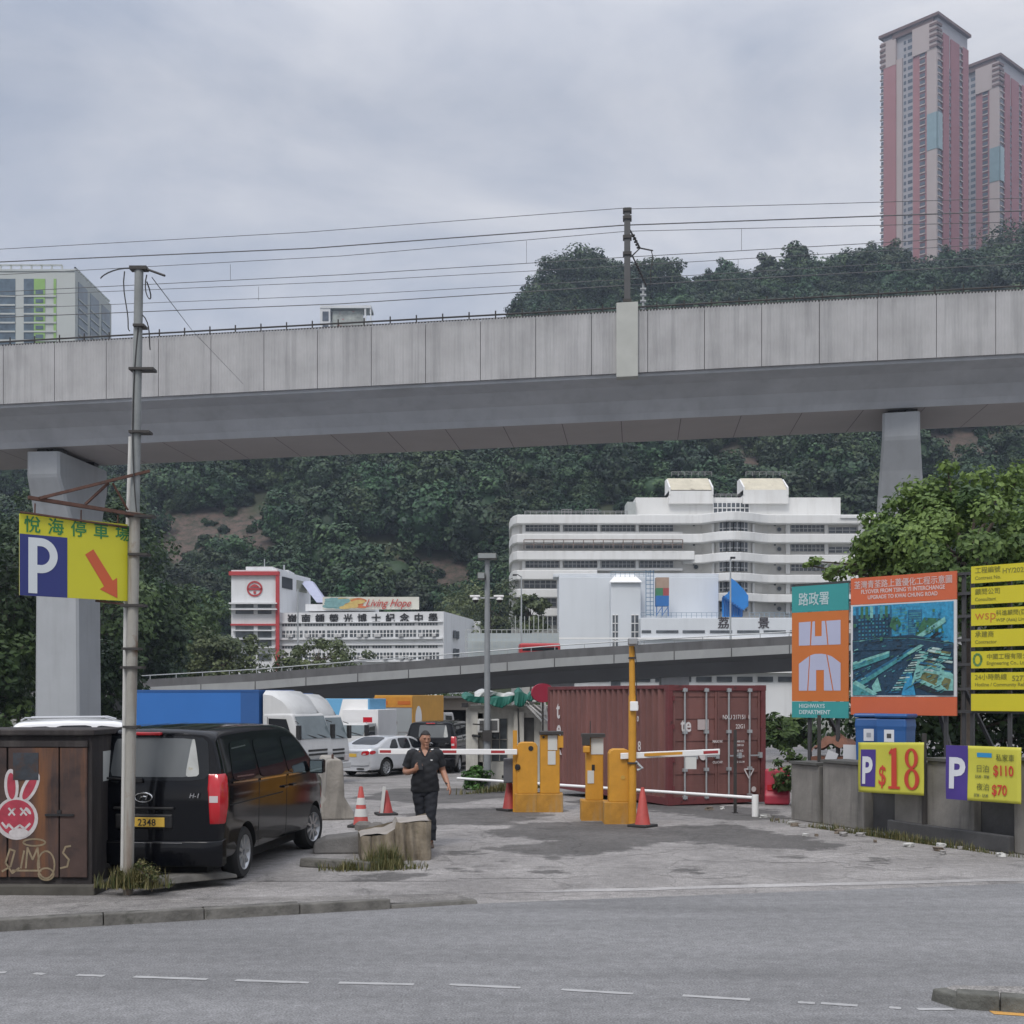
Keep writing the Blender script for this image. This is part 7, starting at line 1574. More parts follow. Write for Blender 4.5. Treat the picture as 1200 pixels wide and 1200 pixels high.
for ch, z in (('t', 1.75), ('e', 1.28), ('x', .85)): mb.text(ch, .62, MS(5.55, z), bold=.02, sx=.9)
mb.build('side_lettering', M_ctw, ct)
# ---- red water barrier behind the container
g = W(911, 935, 27.5); rbx = empty('water_barrier', (g.x, 27.5, 0), R(-15), 'red plastic water filled barrier beside the container', 'barrier'); mb = MB()
prf = [(-.24, 0), (.24, 0), (.24, .2), (.16, .3), (.12, .75), (-.12, .75), (-.16, .3), (-.24, .2)]; mb.prism(prf, -.26, .26, ax='x'); mb.build('shell', mat('red_plastic', (.36, .03, .055), .45, var=.12, vscale=4, bump=.3, bscale=4), rbx, bevel=.04, seg=3)
mb = MB(); mb.mark(); mb.cyl((.1, 0, .74), (.1, 0, .79), .05, n=12); mb.mark(); mb.box(-.2, -.05, -.19, -.12, .3, .42); build_split(mb, 'filler_cap', M_redl, rbx)
# ---- concrete pieces near the van
g = G(392, 961); jb = empty('concrete_barrier', (g.x, g.y, 0), R(103), 'weathered tall concrete road barrier standing beyond the black van', 'barrier'); mb = MB()
jp = [(-.38, 0), (.36, 0), (.34, .14), (.17, .42), (.13, 1.08), (.09, 1.13), (-.12, 1.13), (-.16, 1.08), (-.19, .42), (-.36, .14)]
mb.loft([[(x, a, b) for a, b in jp] for x in (0, .5, 1, 1.5, 2.0)]); mb.build('body', M_conc2, jb, bevel=.03)
mb = MB(); mb.tube([(.3, 0, 1.1), (.3, 0, 1.2), (.5, 0, 1.2), (.5, 0, 1.1)], .015, 6); mb.build('lifting_loop', M_rust, jb)
g = G(503, 1006); ck = empty('concrete_block', (g.x, g.y, 0), R(9), 'low broken concrete block with yellow brown stained ribs', 'concrete block')
M_blk = mat('stained_block', (.185, .155, .115), .95, var=.35, vscale=4, bump=.9, bscale=16, spots=.6, spotcol=(.09, .085, .05), spotscale=4, streak=.95, streakcol=(.075, .062, .045), sscale=(9, 9, .5)); M_blkt = mat('block_top', (.30, .275, .25), .9, var=.2, vscale=4, bump=.5)
mb = MB(); nn = 60; w_ = .98
def hb_(i): return 1. if i > .5 else .62 + .76 * i * i + .03 * math.sin(i * 13) + .012 * math.sin(i * 31)
def rib(i, j):
    x = -w_ + w_ * i; rr = .085 * abs(math.sin(i * 19)) ** .7 + .02 * math.sin(i * 53 + 2 * j) + .015 * math.sin(j * 9 + i * 14); z = .54 * j * hb_(i); return (x + .03 * j * (i > .98), -.14 * (1 - j) - rr * (1 - .2 * j), z - ((.012 * abs(math.sin(i * 7.3)) + .004) * (i < .97) if j > .9 else 0))
mb.grid(nn, 6, rib); mb.grid(16, 6, lambda i, j: (.0 + .03 * j + .03 * abs(math.sin(i * 11)) * (1 - j), .85 * i - .14 * (1 - j), .54 * j)); mb.add([(-w_, 0, 0), (-w_, .85, 0), (-w_, .85, .33), (-w_, 0, .33), (0, .85, 0), (.03, .85, .57)], [(0, 1, 2, 3), (1, 4, 5, 2)]); mb.build('ribbed_face', M_blk, ck, smooth=60)
mb = MB(); mb.grid(30, 8, lambda i, j: (-w_ + (w_ + .035) * i, -.02 + .88 * j, .53 * hb_(i) + .016 * math.sin(i * 9 + j * 5))); mb.build('top', M_blkt, ck, smooth=60)
g = G(377, 1000); sb_ = empty('concrete_slab', (g.x, g.y, 0), R(4), 'dark low concrete slab lying against the broken block', 'slab'); mb = MB()
mb.loft([[(x, -.1, 0), (x, .75, 0), (x, .75, z - .06), (x, .3, z), (x, -.02, z - .02)] for x, z in ((-.12, .16), (.05, .24), (.5, .29), (.92, .27), (1.0, .2))]); mb.build('body', mat('dark_slab', (.135, .13, .125), .9, var=.2, vscale=4, bump=.5), sb_, bevel=.03)
mb = MB(); mb.poly([(.32, .0, .285), (.62, .1, .292), (.6, .2, .292), (.4, .22, .292)]); 
rb_ = G(432, 972); rbm = MB(); rn = random.Random(6)
for k in range(9):
    q = Vector((rb_.x + rn.uniform(-.3, .55), rb_.y + rn.uniform(-.25, .3), 0)); s_ = rn.uniform(.08, .2); m_ = MB(); vs = []
    for a in range(7): t_ = 2 * math.pi * a / 7; vs.append((s_ * math.cos(t_) * rn.uniform(.7, 1.2), s_ * math.sin(t_) * rn.uniform(.7, 1.2)))
    m_.loft([[(x, y, 0) for x, y in vs], [(x * .9, y * .9, s_ * .5) for x, y in vs], [(x * .5, y * .5, s_ * .75) for x, y in vs]]); m_.build('broken_rock', mat('rubble', (.13, .12, .11), .9, var=.3, vscale=6, bump=.5), loc=q, label='lump of broken concrete rubble heaped behind the ribbed block', cat='rubble', group='rubble lumps')
k0 = G(350, 1016); k1 = G(432, 1021); kk = MB(); dk = (k1 - k0); n_ = Vector((-dk.y, dk.x, 0)).normalized(); kk.loft([[p, p + n_ * .28, p + n_ * .28 + Vector((0, 0, .1)), p + n_ * .03 + Vector((0, 0, .12))] for p in (k0 - k0, dk * .5 + n_ * .02, dk)]); kk.build('kerb_stone', M_kerb, loc=k0, bevel=.02, label='short mossy kerb stone beside the van front wheel', cat='kerb')
k0 = G(175, 1048); k1 = G(279, 1037); kk = MB(); dk = (k1 - k0); n_ = Vector((-dk.y, dk.x, 0)).normalized(); kk.loft([[p, p + n_ * .3, p + n_ * .3 + Vector((0, 0, h)), p + n_ * .03 + Vector((0, 0, h))] for p, h in ((k0 - k0, .06), (dk * .4, .09), (dk * .75, .085), (dk, .04))]); kk.build('kerb_stone', M_kerb, loc=Vector((k0.x, k0.y, .09)), bevel=.015, label='broken kerb stone under the back of the black van', cat='kerb')
# ---- weeds
def blades(name, label, pts_fn, n, hgt, wid, m, seed, kind='stuff'):
    rg = np.random.default_rng(seed); vs = []; qs = []; tint = []; c0 = Vector(pts_fn(.5, .5)); 
    for k in range(n):
        a, b = (.5 + np.clip(rg.normal(0, .24, 2), -.6, .6)); h = hgt * rg.uniform(.25, 1.15) * max(.2, 1 - 1.5 * abs(a - .5) * (.6 + .4 * math.sin(a * 23))); p = Vector(pts_fn(a, b)) - c0; an = rg.uniform(0, 6.28); l = rg.uniform(.1, .6) * h; w = wid * rg.uniform(.6, 1.3)
        u = Vector((math.cos(an), math.sin(an), 0)); s_ = Vector((-u.y, u.x, 0)) * w; i = len(vs)
        vs += [p - s_, p + s_, p + u * l * .4 + Vector((0, 0, h * .6)) + s_ * .8, p + u * l * .4 + Vector((0, 0, h * .6)) - s_ * .8, p + u * l + Vector((0, 0, h)) + s_ * .1, p + u * l + Vector((0, 0, h)) - s_ * .1]
        qs += [(i, i + 1, i + 2, i + 3), (i + 3, i + 2, i + 4, i + 5)]; t_ = rg.random(); tint += [t_, t_]
    me = npmesh(name, np.array([tuple(v) for v in vs]), np.array(qs), m, np.array(tint)); o = bpy.data.objects.new(name, me); COL.objects.link(o); o.location = c0; return tag(o, label, None, None, kind)
L_grass = leafmat('dry_grass', (.045, .07, .022), (.20, .17, .075), 0, .2); L_weed = leafmat('weed_green', (.03, .06, .02), (.13, .17, .06), 0, .2)
def along(p, q, w): 
    p = G(*p); q = G(*q); return lambda a, b: (p.x + (q.x - p.x) * a, p.y + (q.y - p.y) * a + w * (b - .5), gz(p.y))
blades('grass_tuft', 'dry grass growing along the foot of the broken concrete block', along((385, 1020), (490, 1018), .35), 1500, .16, .006, L_grass, 1)
blades('grass_tuft', 'green weeds growing up the corner of the broken concrete block', along((420, 1018), (478, 1014), .4), 700, .34, .005, L_grass, 2)
blades('grass_tuft', 'dry weeds around the foot of the steel pole', lambda a, b: (-4.78 + .72 * a, 14.78 + .3 * b, .09), 900, .26, .006, L_grass, 3)
blades('grass_tuft', 'grass strip along the foot of the guard hut', along((545, 931), (640, 926), .5), 900, .25, .012, L_grass, 5)
def bush(name, loc, r, n, m, label, seed, ls=.05, cat='plant'):
    rg = np.random.default_rng(seed); pos, nrm, size, tint, cc = crown_arrays(rg, (r, r * .8, r), 22, n // 22, ls, clump_r=.4, shell=.8); pos[:, 2] += r * .9; ok = pos[:, 2] > .01
    v, q = leaves(rg, pos[ok], nrm[ok], size[ok], .6, .7); t = empty(name, loc, 0, label, cat); o = bpy.data.objects.new('foliage', npmesh('foliage', v, q, m, tint[ok])); COL.objects.link(o); o.parent = t
    mb = MB()
    for c_ in cc[:10]: mb.tube([(0, 0, 0), (c_[0] * .4, c_[1] * .4, (c_[2] + r) * .6), (c_[0], c_[1], c_[2] + r * .9)], .008 + .01 * r, 4)
    mb.build('stem', M_bark, t)
bush('roadside_weed', (-4.2, 14.9, .1), .2, 800, L_grass, 'leafy dry weed growing at the foot of the steel pole', 7, .028)
bush('climbing_weed', (PLx(556, 35.1), 35.1, gz(35)), .36, 1100, leafmat('bright_weed', (.025, .07, .015), (.10, .22, .05), 0, .2), 'bright green weed climbing the corner of the guard hut', 8, .1)
bush('pier_creeper', (PLx(95, 52.6), 52.6, gz(52)), .9, 1300, L_dark, 'leafy creeper at the foot of the pale viaduct pier', 9, .16)
bush('wall_shrub', (PLx(926, 27.2), 27.2, .3), .5, 900, L_mid, 'shrub growing above the red water barrier', 10, .11)
# ---- concrete blocks, sign frame, boards
WA = G(925, 960); WB = G(1200, 1002); wu = (WB - WA).normalized(); wL = (WB - WA).length
def along_wall(px):
    k = (px - 600) / F; return (k * WA.y - WA.x) / (wu.x - k * wu.y)
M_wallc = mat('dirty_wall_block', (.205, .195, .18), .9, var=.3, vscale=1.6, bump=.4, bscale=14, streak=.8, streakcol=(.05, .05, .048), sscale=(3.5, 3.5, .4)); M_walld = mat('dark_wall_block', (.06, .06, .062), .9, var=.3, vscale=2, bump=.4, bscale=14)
wang = math.atan2(wu.y, wu.x)
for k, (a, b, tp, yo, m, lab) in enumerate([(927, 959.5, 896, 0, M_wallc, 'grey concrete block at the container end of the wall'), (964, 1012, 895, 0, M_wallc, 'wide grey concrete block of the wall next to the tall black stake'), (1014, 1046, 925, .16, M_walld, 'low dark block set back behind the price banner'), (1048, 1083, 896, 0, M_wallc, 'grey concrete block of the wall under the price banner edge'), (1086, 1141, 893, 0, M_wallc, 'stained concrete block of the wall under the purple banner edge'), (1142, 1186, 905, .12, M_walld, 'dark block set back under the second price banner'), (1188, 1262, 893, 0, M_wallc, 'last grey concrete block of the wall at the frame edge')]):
    s0, s1 = along_wall(a), along_wall(b); p = WA + wu * ((s0 + s1) / 2); D = p.y; t = empty('wall_block', (p.x, p.y, 0), wang, lab, 'concrete block', 'concrete wall blocks'); h = H - (tp - HY) / F * D; L2 = (s1 - s0) / 2
    mb = MB(); mb.box(-L2, L2, yo, .5, 0, h); mb.build('block', m, t, bevel=.02)
    mb = MB(); mb.box(-L2 - .0, L2 + .0, yo - .05, .52, h + .002, h + .05); mb.build('coping', mat('wet_coping', (.085, .085, .08), .9, var=.3, vscale=4), t)
for k, (a, b) in enumerate([(1046, 1190)]):
    s0, s1 = along_wall(a), along_wall(b); p = WA + wu * ((s0 + s1) / 2); t = MB(); t.box(-(s1 - s0) / 2, (s1 - s0) / 2, -.12, -.01, 0, .26); t.build('wall_footing', M_walld, loc=p, rz=wang, bevel=.02, label='dark concrete footing in front of the wall blocks', cat='footing')
BA = Vector((5.47, 25, 0)); bu = Vector((.70, -.71, 0)).normalized()
def bs_(px): k = (px - 600) / F; return (k * BA.y - BA.x) / (bu.x - k * bu.y)
def zat(px, row): s = bs_(px); return H - (row - HY) / F * (BA.y + bu.y * s)
bang = math.atan2(bu.y, bu.x)
bf = empty('sign_frame', BA, bang, 'dark steel lattice frame carrying the project boards', 'frame'); mb = MB()
e0 = bs_(930); e1 = bs_(1245)
for z in (2.02, 2.42, 2.85, 3.28, 3.7, 4.1, 4.45): mb.mark(); mb.box(e0, e1, .04, .09, z, z + .05)
for px in (945, 978, 1010, 1060, 1105, 1126, 1136, 1180, 1235): s = bs_(px); mb.mark(); mb.box(s - .03, s + .03, .09, .15, 0, 4.5)
for px in (952, 1128): s = bs_(px); mb.mark(); mb.tube([(s, .12, 2.4), (s + .5, 1.6, 0)], .04, 4)
s = bs_(1088); mb.mark(); mb.tube([(s, .25, 2.3), (s + .5, .3, .6)], .05, 4)
build_split(mb, 'steel_bar', mat('frame_steel', (.045, .045, .048), .6, var=.25), bf)
M_or = mat('board_orange', (.50, .145, .03), .5, var=.05); M_te = mat('board_teal', (.035, .27, .27), .5, var=.05); M_ored = mat('board_vermilion', (.53, .115, .045), .5, var=.05); M_lav = mat('board_lavender', (.40, .42, .56), .5, var=.03); M_bw = mat('board_white', (.55, .56, .58), .5, var=.04)
def board(a, b, zb, zt, name, label):
    s0, s1 = bs_(a), bs_(b); p = BA + bu * s0; t = empty(name, (p.x, p.y, zb), bang, label, 'signboard'); return t, s1 - s0, zt - zb
t, w, h = board(928, 994, 1.90, 4.45, 'project_board', 'tall orange board with teal ends and a white bridge emblem')
mb = MB(); mb.box(0, w, 0, .03, h * .125, h * .80); mb.build('orange_panel', M_or, t); mb = MB(); mb.mark(); mb.box(0, w, 0, .03, h * .802, h); mb.mark(); mb.box(0, w, 0, .03, 0, h * .123); build_split(mb, 'teal_panel', M_te, t)
mb = MB(); y = -.004
def pl_(pts, y=-.004, mi=0): mb.poly([(x * w, y, z * h) for x, z in pts], mi)
pl_([(.13, .548), (.13, .725), (.345, .728), (.33, .548)]); pl_([(.35, .548), (.375, .728), (.42, .728), (.42, .615), (.54, .615), (.54, .728), (.60, .728), (.64, .548)]); pl_([(.66, .548), (.62, .728), (.87, .73), (.87, .548)])
pl_([(.13, .205), (.13, .41), (.32, .468), (.28, .205)]); pl_([(.30, .205), (.335, .472), (.42, .482), (.54, .482), (.62, .476), (.73, .205), (.58, .205), (.58, .36), (.44, .36), (.44, .205)]); pl_([(.75, .205), (.64, .474), (.72, .46), (.87, .41), (.87, .205)])
mb.build('emblem', M_lav, t)
mb = MB(); mb.text('路政署', .27, Matrix.Translation((w * .12, -.004, h * .86)), bold=.025, sx=.85); mb.text('HIGHWAYS', .11, Matrix.Translation((w * .13, -.004, h * .075)), bold=.02); mb.text('DEPARTMENT', .11, Matrix.Translation((w * .13, -.004, h * .028)), bold=.02); mb.build('lettering', mat('pale_letters', (.45, .56, .58), .5, var=0), t)
t, w, h = board(997, 1121, 1.97, 4.53, 'project_board', 'large vermilion board with a blue aerial picture of an interchange')
mb = MB(); mb.box(0, w, 0, .03, h * .0, h * .13); mb.mark(); mb.box(0, w, 0, .03, h * .805, h); build_split(mb, 'panel', [M_ored], t)
mb = MB(); mb.box(0, w, .002, .03, h * .132, h * .803); mb.build('white_border', M_bw, t)
mb = MB(); mb.text('荃灣青荃路上蓋優化工程示意圖', .155, Matrix.Translation((w * .5, -.004, h * .925)), bold=.02, align='CENTER', sx=.9); mb.text('FLYOVER FROM TSING YI INTERCHANGE', .105, Matrix.Translation((w * .5, -.004, h * .882)), bold=.025, align='CENTER', sx=.86); mb.text('UPGRADE TO KWAI CHUNG ROAD', .10, Matrix.Translation((w * .5, -.004, h * .84)), bold=.025, align='CENTER', sx=.86); mb.build('lettering', mat('pale_pink_letters', (.58, .45, .43), .5, var=0), t)
# picture: printed aerial view made of flat shapes
pm = [mat('print_' + n_, c_, .45, var=.45, vscale=16) for n_, c_ in (('navy', (.012, .045, .085)), ('blue', (.02, .12, .22)), ('teal', (.05, .23, .25)), ('pale_teal', (.17, .40, .37)), ('sky', (.03, .24, .42)), ('green', (.035, .13, .07)), ('olive', (.13, .14, .06)), ('pale', (.36, .48, .46)), ('deep', (.012, .022, .032)))]
mb = MB(); px0, px1, pz0, pz1 = w * .022, w * .975, h * .142, h * .793; lay = [0]
def pq(pts, mi): lay[0] += 1; yy = -.002 - lay[0] * .00012; mb.poly([(px0 + (px1 - px0) * x, yy, pz0 + (pz1 - pz0) * z) for x, z in pts], mi)
def rc(x0, z0, x1, z1, mi): pq([(x0, z0), (x1, z0), (x1, z1), (x0, z1)], mi)
rnd = random.Random(12); rc(0, 0, 1, 1, 0); rc(0, .62, 1, 1, 4); rc(0, .55, .62, .9, 0); rc(.88, .55, 1, .97, 4)
for k in range(9): x = .03 + k * .05; rc(x, .86, x + .03, .99, rnd.choice((2, 3, 5, 1)))
rc(.40, .62, .56, .99, 4); rc(.56, .66, .70, .93, 1)
for k in range(9): rc(.41, .64 + k * .037, .55, .65 + k * .037, 2); rc(.57, .68 + k * .026, .69, .688 + k * .026, 2)
for i in range(9):
    for j in range(7): rc(.06 + i * .036, .58 + j * .042, .08 + i * .036, .60 + j * .042, 1 if (i + j) % 3 else 2)
pq([(.38, .76), (.44, .70), (.5, .78), (.46, .86), (.4, .84)], 5); pq([(.62, .62), (.9, .70), (.88, .82), (.72, .84)], 5); pq([(.60, .61), (.66, .60), (.93, .78), (.92, .84)], 3); pq([(.72, .58), (.78, .59), (.90, .68), (.88, .71)], 8)
pq([(0, .50), (0, .62), (.6, .66), (1, .56), (1, .50)], 0); pq([(0, .595), (.3, .625), (.62, .61), (1, .535), (1, .555), (.62, .63), (.3, .645), (0, .615)], 8); pq([(0, .60), (.3, .63), (.62, .615), (1, .54), (1, .545), (.62, .62), (.3, .635), (0, .605)], 2)
pq([(0, .28), (.38, .42), (.38, .49), (0, .37)], 2); pq([(0, .34), (.38, .465), (.38, .49), (0, .37)], 3); pq([(.0, .14), (.6, .52), (.66, .50), (.08, .12)], 1); pq([(.0, .10), (.56, .47), (.60, .46), (.06, .08)], 2); pq([(.55, .46), (.68, .55), (.72, .54), (.58, .44)], 3)
pq([(.0, .0), (.0, .16), (.26, .0)], 2); pq([(.0, .13), (.03, .17), (.26, .02), (.22, 0)], 3); pq([(.22, .03), (.30, .05), (.26, .2), (.2, .1)], 3); pq([(.50, .0), (.64, .0), (.60, .25), (.55, .24)], 4)
for k in range(16):
    z = .02 + k * .027; x = .38 + k * .017; pq([(x, z), (x + .1, z + .008), (x + .1, z + .022), (x, z + .014)], rnd.choice((7, 7, 3, 1, 2)))
pq([(.60, .12), (.66, .38), (.80, .42), (1, .22), (1, .02), (.86, .02)], 3); pq([(.62, .10), (.63, .16), (.86, .05), (1, .05), (1, .0), (.86, -.0)], 8); pq([(.68, .18), (.72, .25), (.86, .22), (.84, .10)], 6); pq([(.88, .12), (.92, .19), (.98, .17), (.95, .05)], 6)
for k in range(34):
    x = rnd.uniform(.66, .90); z = rnd.uniform(.27, .52); z -= (x - .7) * .2; pq([(x, z), (x + .09, z - .018), (x + .1, z + .004), (x + .01, z + .022)], rnd.choice((7, 3, 2, 1, 8, 6, 7)))
for k in range(170):
    x = rnd.uniform(.0, .93); z = rnd.uniform(.02, .62); l_ = rnd.uniform(.015, .06); q_ = rnd.uniform(.004, .012); sl = .45 if z < .5 else .1
    pq([(x, z), (x + l_, z + l_ * sl), (x + l_, z + l_ * sl + q_), (x, z + q_)], rnd.choice((0, 0, 1, 2, 3, 8, 8, 5, 1)))
for k in range(60):
    x = rnd.uniform(.0, .9); z = rnd.uniform(.6, .95); q_ = rnd.uniform(.008, .03); rc(x, z, x + q_, z + q_ * 1.4, rnd.choice((1, 1, 2, 4, 5, 0)))
mb.build('aerial_picture', pm, t)
t, w, h = board(1138, 1232, 2.02, 4.62, 'project_board', 'yellow list board of seven separate strips at the frame edge')
mb = MB(); ph = h / 7 * .80; tb = MB(); M_yb = mat('board_yellow', (.56, .49, .02), .5, var=.05)
rows = [('工程編號', 'Contract No.', 'HY/2022/05'), ('顧問公司', 'Consultant', ''), ('', '', '科進顧問(亞洲)有限公司'), ('承建商', 'Contractor', ''), ('', '', '中國工程有限公司'), ('24小時熱線', 'Hotline / Community Relations', '5277'), ('', '', '')]
for k, (c1, c2, c3) in enumerate(rows):
    z = h - (k + 1) * h / 7 + .04; mb.mark(); mb.box(0, w, 0, .025, z, z + ph)
    T2 = lambda x, dz: Matrix.Translation((x * w, -.004, z + dz))
    if c1: tb.text(c1, .115, T2(.05, ph * .60), 0, bold=.01); tb.text(c2, .085, T2(.05, ph * .2), 0, bold=.008)
    if c3 and k == 0: tb.text(c3, .12, T2(.40, ph * .48), 0, bold=.01)
    if k == 5: tb.text(c3, .13, T2(.52, ph * .5), 0, bold=.012)
    if k == 2: tb.text('wsp', .24, T2(.05, ph * .35), 1, bold=-.005); tb.text(c3, .1, T2(.32, ph * .58), 0, bold=.008); tb.text('WSP (Asia) Limited', .08, T2(.32, ph * .2), 0, bold=.008)
    if k == 4: tb.text(c3, .105, T2(.2, ph * .55), 0, bold=.01); tb.text('Engineering Co., Ltd.', .085, T2(.2, ph * .2), 0, bold=.008); [stroke(tb, [(.085 * w + .07 * math.cos(a_), z + ph * .5 + .1 * math.sin(a_)), (.085 * w + .07 * math.cos(a_ + .6), z + ph * .5 + .1 * math.sin(a_ + .6))], .02, -.004, 2) for a_ in [.6 * q for q in range(11)]]
build_split(mb, 'strip_panel', M_yb, t); tb.build('lettering', [mat('faint_letters', (.20, .19, .03), .5, var=0), mat('faint_red_letters', (.48, .16, .03), .5, var=0), mat('emblem_green', (.12, .25, .08), .5, var=0)], t)
# ---- price banners on black stakes
M_bay = mat('banner_yellow', (.52, .50, .06), .5, var=.06, vscale=3); M_pur = mat('banner_purple', (.06, .035, .22), .5, var=.08, vscale=3); M_br = mat('banner_red', (.50, .05, .03), .5, var=.05); M_bwh = mat('banner_white', (.60, .62, .66), .5, var=.04)
def banner(px0, px1, tp0, tp1, bt0, bt1, D0, D1, label):
    a = W(px0, tp0, D0); b = W(px1, tp1, D1); c = W(px1, bt1, D1); d = W(px0, bt0, D0); t = empty('price_banner', d, 0, label, 'banner')
    def fn(u, v, e=0.):
        p = (d.lerp(c, u)).lerp(a.lerp(b, u), v) - d; n = Vector(((b - a).y, -(b - a).x, 0)).normalized()
        return p + n * (e + .012 * math.sin(u * 7 + v * 2) * (1 - v * .5) + .004 * math.sin(v * 6 + u * 3))
    return t, fn
def on_banner(fn, txt, size, u0, v0, wpx, hpx, mi, mb, bold=.02, sx=1., e=.004):
    """lettering laid on the cloth: text units are fractions of the banner"""
    m = MB(); m.text(txt, 1.0, Matrix.Identity(4), bold=bold, ext=0)
    xs = [v.x for v in m.v]; zs = [v.z for v in m.v]; x0, x1, z0, z1 = min(xs), max(xs), min(zs), max(zs)
    mb.add([fn(u0 + (v.x - x0) / (x1 - x0) * wpx, v0 + (v.z - z0) / (z1 - z0) * hpx, e) for v in m.v], m.f, mi)
def ppoly(fn, mb, u0, u1, v0, v1, mi=0, e=.007, n=16): mb.grid(n, n, lambda i, j: fn(u0 + (u1 - u0) * i, v0 + (v1 - v0) * j, e), mi)
t, fn = banner(1006, 1083, 870, 870, 928, 932.5, 21.5, 20.3, 'yellow banner reading P $18 tied to the black stake')
mb = MB(); ppoly(fn, mb, 0, 1, 0, 1, 0, 0, 16); o = mb.build('cloth', M_bay, t, smooth=60); o.modifiers.new('thickness', 'SOLIDIFY').thickness = .004
mb = MB(); ppoly(fn, mb, .045, .275, .12, .86); mb.build('purple_field', M_pur, t)
mb = MB(); on_banner(fn, 'P', 1, .075, .17, .16, .55, 0, mb, .03, e=.014); mb.build('letter_p', M_bwh, t)
mb = MB(); on_banner(fn, '$', 1, .33, .10, .105, .45, 0, mb, .01, e=.014)
# serif figures: 1 with foot and flag, 8 of two rings
def bq(p, e=.014): mb.add([fn(u, v, e) for u, v in p], [tuple(range(len(p)))])
bq([(.52, .15), (.60, .15), (.60, .90), (.545, .88), (.52, .84)]); bq([(.475, .10), (.645, .10), (.645, .15), (.475, .15)], .0143); bq([(.475, .80), (.53, .90), (.53, .80), (.49, .76)], .0146)
def ringp(cu, cv, a, b, ti, tv, n=26):
    for k in range(n):
        t0, t1 = 2 * math.pi * k / n, 2 * math.pi * (k + 1) / n
        bq([(cu + a * math.cos(t0), cv + b * math.sin(t0)), (cu + a * math.cos(t1), cv + b * math.sin(t1)), (cu + (a - ti) * math.cos(t1), cv + (b - tv) * math.sin(t1)), (cu + (a - ti) * math.cos(t0), cv + (b - tv) * math.sin(t0))], .014)
ringp(.825, .30, .115, .205, .062, .045); ringp(.825, .695, .10, .195, .055, .045); mb.build('price_figures', M_br, t)
g = G(1083, 985); mb = MB(); mb.box(-.03, .03, -.03, .03, 0, 1.72); mb.box(-.055, .055, -.055, .055, 0, .02); mb.build('steel_stake', M_dark, loc=(g.x, g.y, 0), label='black stake holding the edge of the P $18 banner', cat='stake', group='black steel stakes')
t, fn = banner(1109, 1197, 873, 876, 936, 942.5, 19.5, 18.45, 'purple and yellow banner listing two prices, $110 and $70')
mb = MB(); ppoly(fn, mb, 0, 1, 0, 1, 0, 0, 16); o = mb.build('cloth', M_bay, t, smooth=60); o.modifiers.new('thickness', 'SOLIDIFY').thickness = .004
mb = MB(); ppoly(fn, mb, 0, .30, 0, 1); mb.build('purple_field', M_pur, t); mb = MB(); on_banner(fn, 'P', 1, .05, .20, .22, .58, 0, mb, .03, e=.014); mb.build('letter_p', M_bwh, t)
mb = MB(); ppoly(fn, mb, .42, .62, .80, .88); mb.build('blue_smear', mat('blue_smear', (.03, .25, .50), .5, var=.1), t)
mb = MB(); on_banner(fn, '$110', 1, .64, .45, .27, .22, 0, mb, .02, e=.014); on_banner(fn, '$70', 1, .62, .10, .2, .22, 0, mb, .02, e=.014); mb.build('price_figures', M_br, t)
mb = MB(); on_banner(fn, '私家車', 1, .68, .74, .24, .13, 0, mb, .01, e=.014); on_banner(fn, '日泊', 1, .42, .53, .16, .13, 0, mb, .01, e=.014); on_banner(fn, '8AM - 8PM', 1, .40, .42, .18, .06, 0, mb, .01, e=.014); on_banner(fn, '夜泊', 1, .42, .20, .16, .13, 0, mb, .01, e=.014); on_banner(fn, '8PM - 8AM', 1, .39, .08, .18, .06, 0, mb, .01, e=.014); mb.build('lettering', mat('olive_letters', (.16, .17, .05), .5, var=0), t)
# ---- things behind the wall
M_lav_ = mat('faded_print', (.3, .32, .36), .6, var=.1)
for px, D, lab, rz in ((1022, 23.6, 'tall blue plastic bin with a white label behind the P $18 banner', 8), (1050, 23.0, 'second blue plastic bin with a black and white label beside the first', -6)):
    p = W(px, 0, D); t = empty('blue_bin', (p.x, D, 0), R(rz - 30), lab, 'bin', 'blue bins behind the wall'); bm_ = mat('blue_plastic', (.022, .095, .28), .45, var=.1)
    mb = MB(); mb.loft([[(x * s_, y * s_, z) for x, y in ((-.27, -.27), (.27, -.27), (.27, .27), (-.27, .27))] for z, s_ in ((0, .85), (1.7, 1), (1.78, 1.04), (1.92, 1.0))]); mb.build('body', bm_, t, bevel=.03)
    mb = MB(); mb.box(-.3, .3, -.3, .3, 1.93, 2.0); mb.build('lid', bm_, t, bevel=.03); mb = MB(); mb.box(-.12, .06, -.275, -.262, 1.5, 1.72); l_ = mb.build('label', M_bwh, t); mb = MB(); mb.box(-.07, .01, -.279, -.275, 1.57, 1.65); mb.build('label_print', M_walld if px > 1040 else M_lav_, l_)
p = W(981, 880, 24.6); t = empty('tarp_bundle', (p.x, 24.6, 0), R(-30), 'rust brown covered bundle with white papers behind the wall', 'bundle'); mb = MB(); rn = random.Random(8)
mb.grid(12, 8, lambda i, j: (-.42 + .84 * i, -.3 + .6 * j, (1.15 + .42 * math.sin(math.pi * min(1, i * .9 + .05)) ** .5 * math.sin(math.pi * (j * .8 + .1)) ** .5 + .04 * math.sin(i * 17 + j * 9)))); mb.box(-.42, .42, -.3, .3, 0, 1.16); mb.build('cover', mat('brown_cover', (.15, .065, .04), .8, var=.3, vscale=6, bump=.5, bscale=10), t, smooth=50)
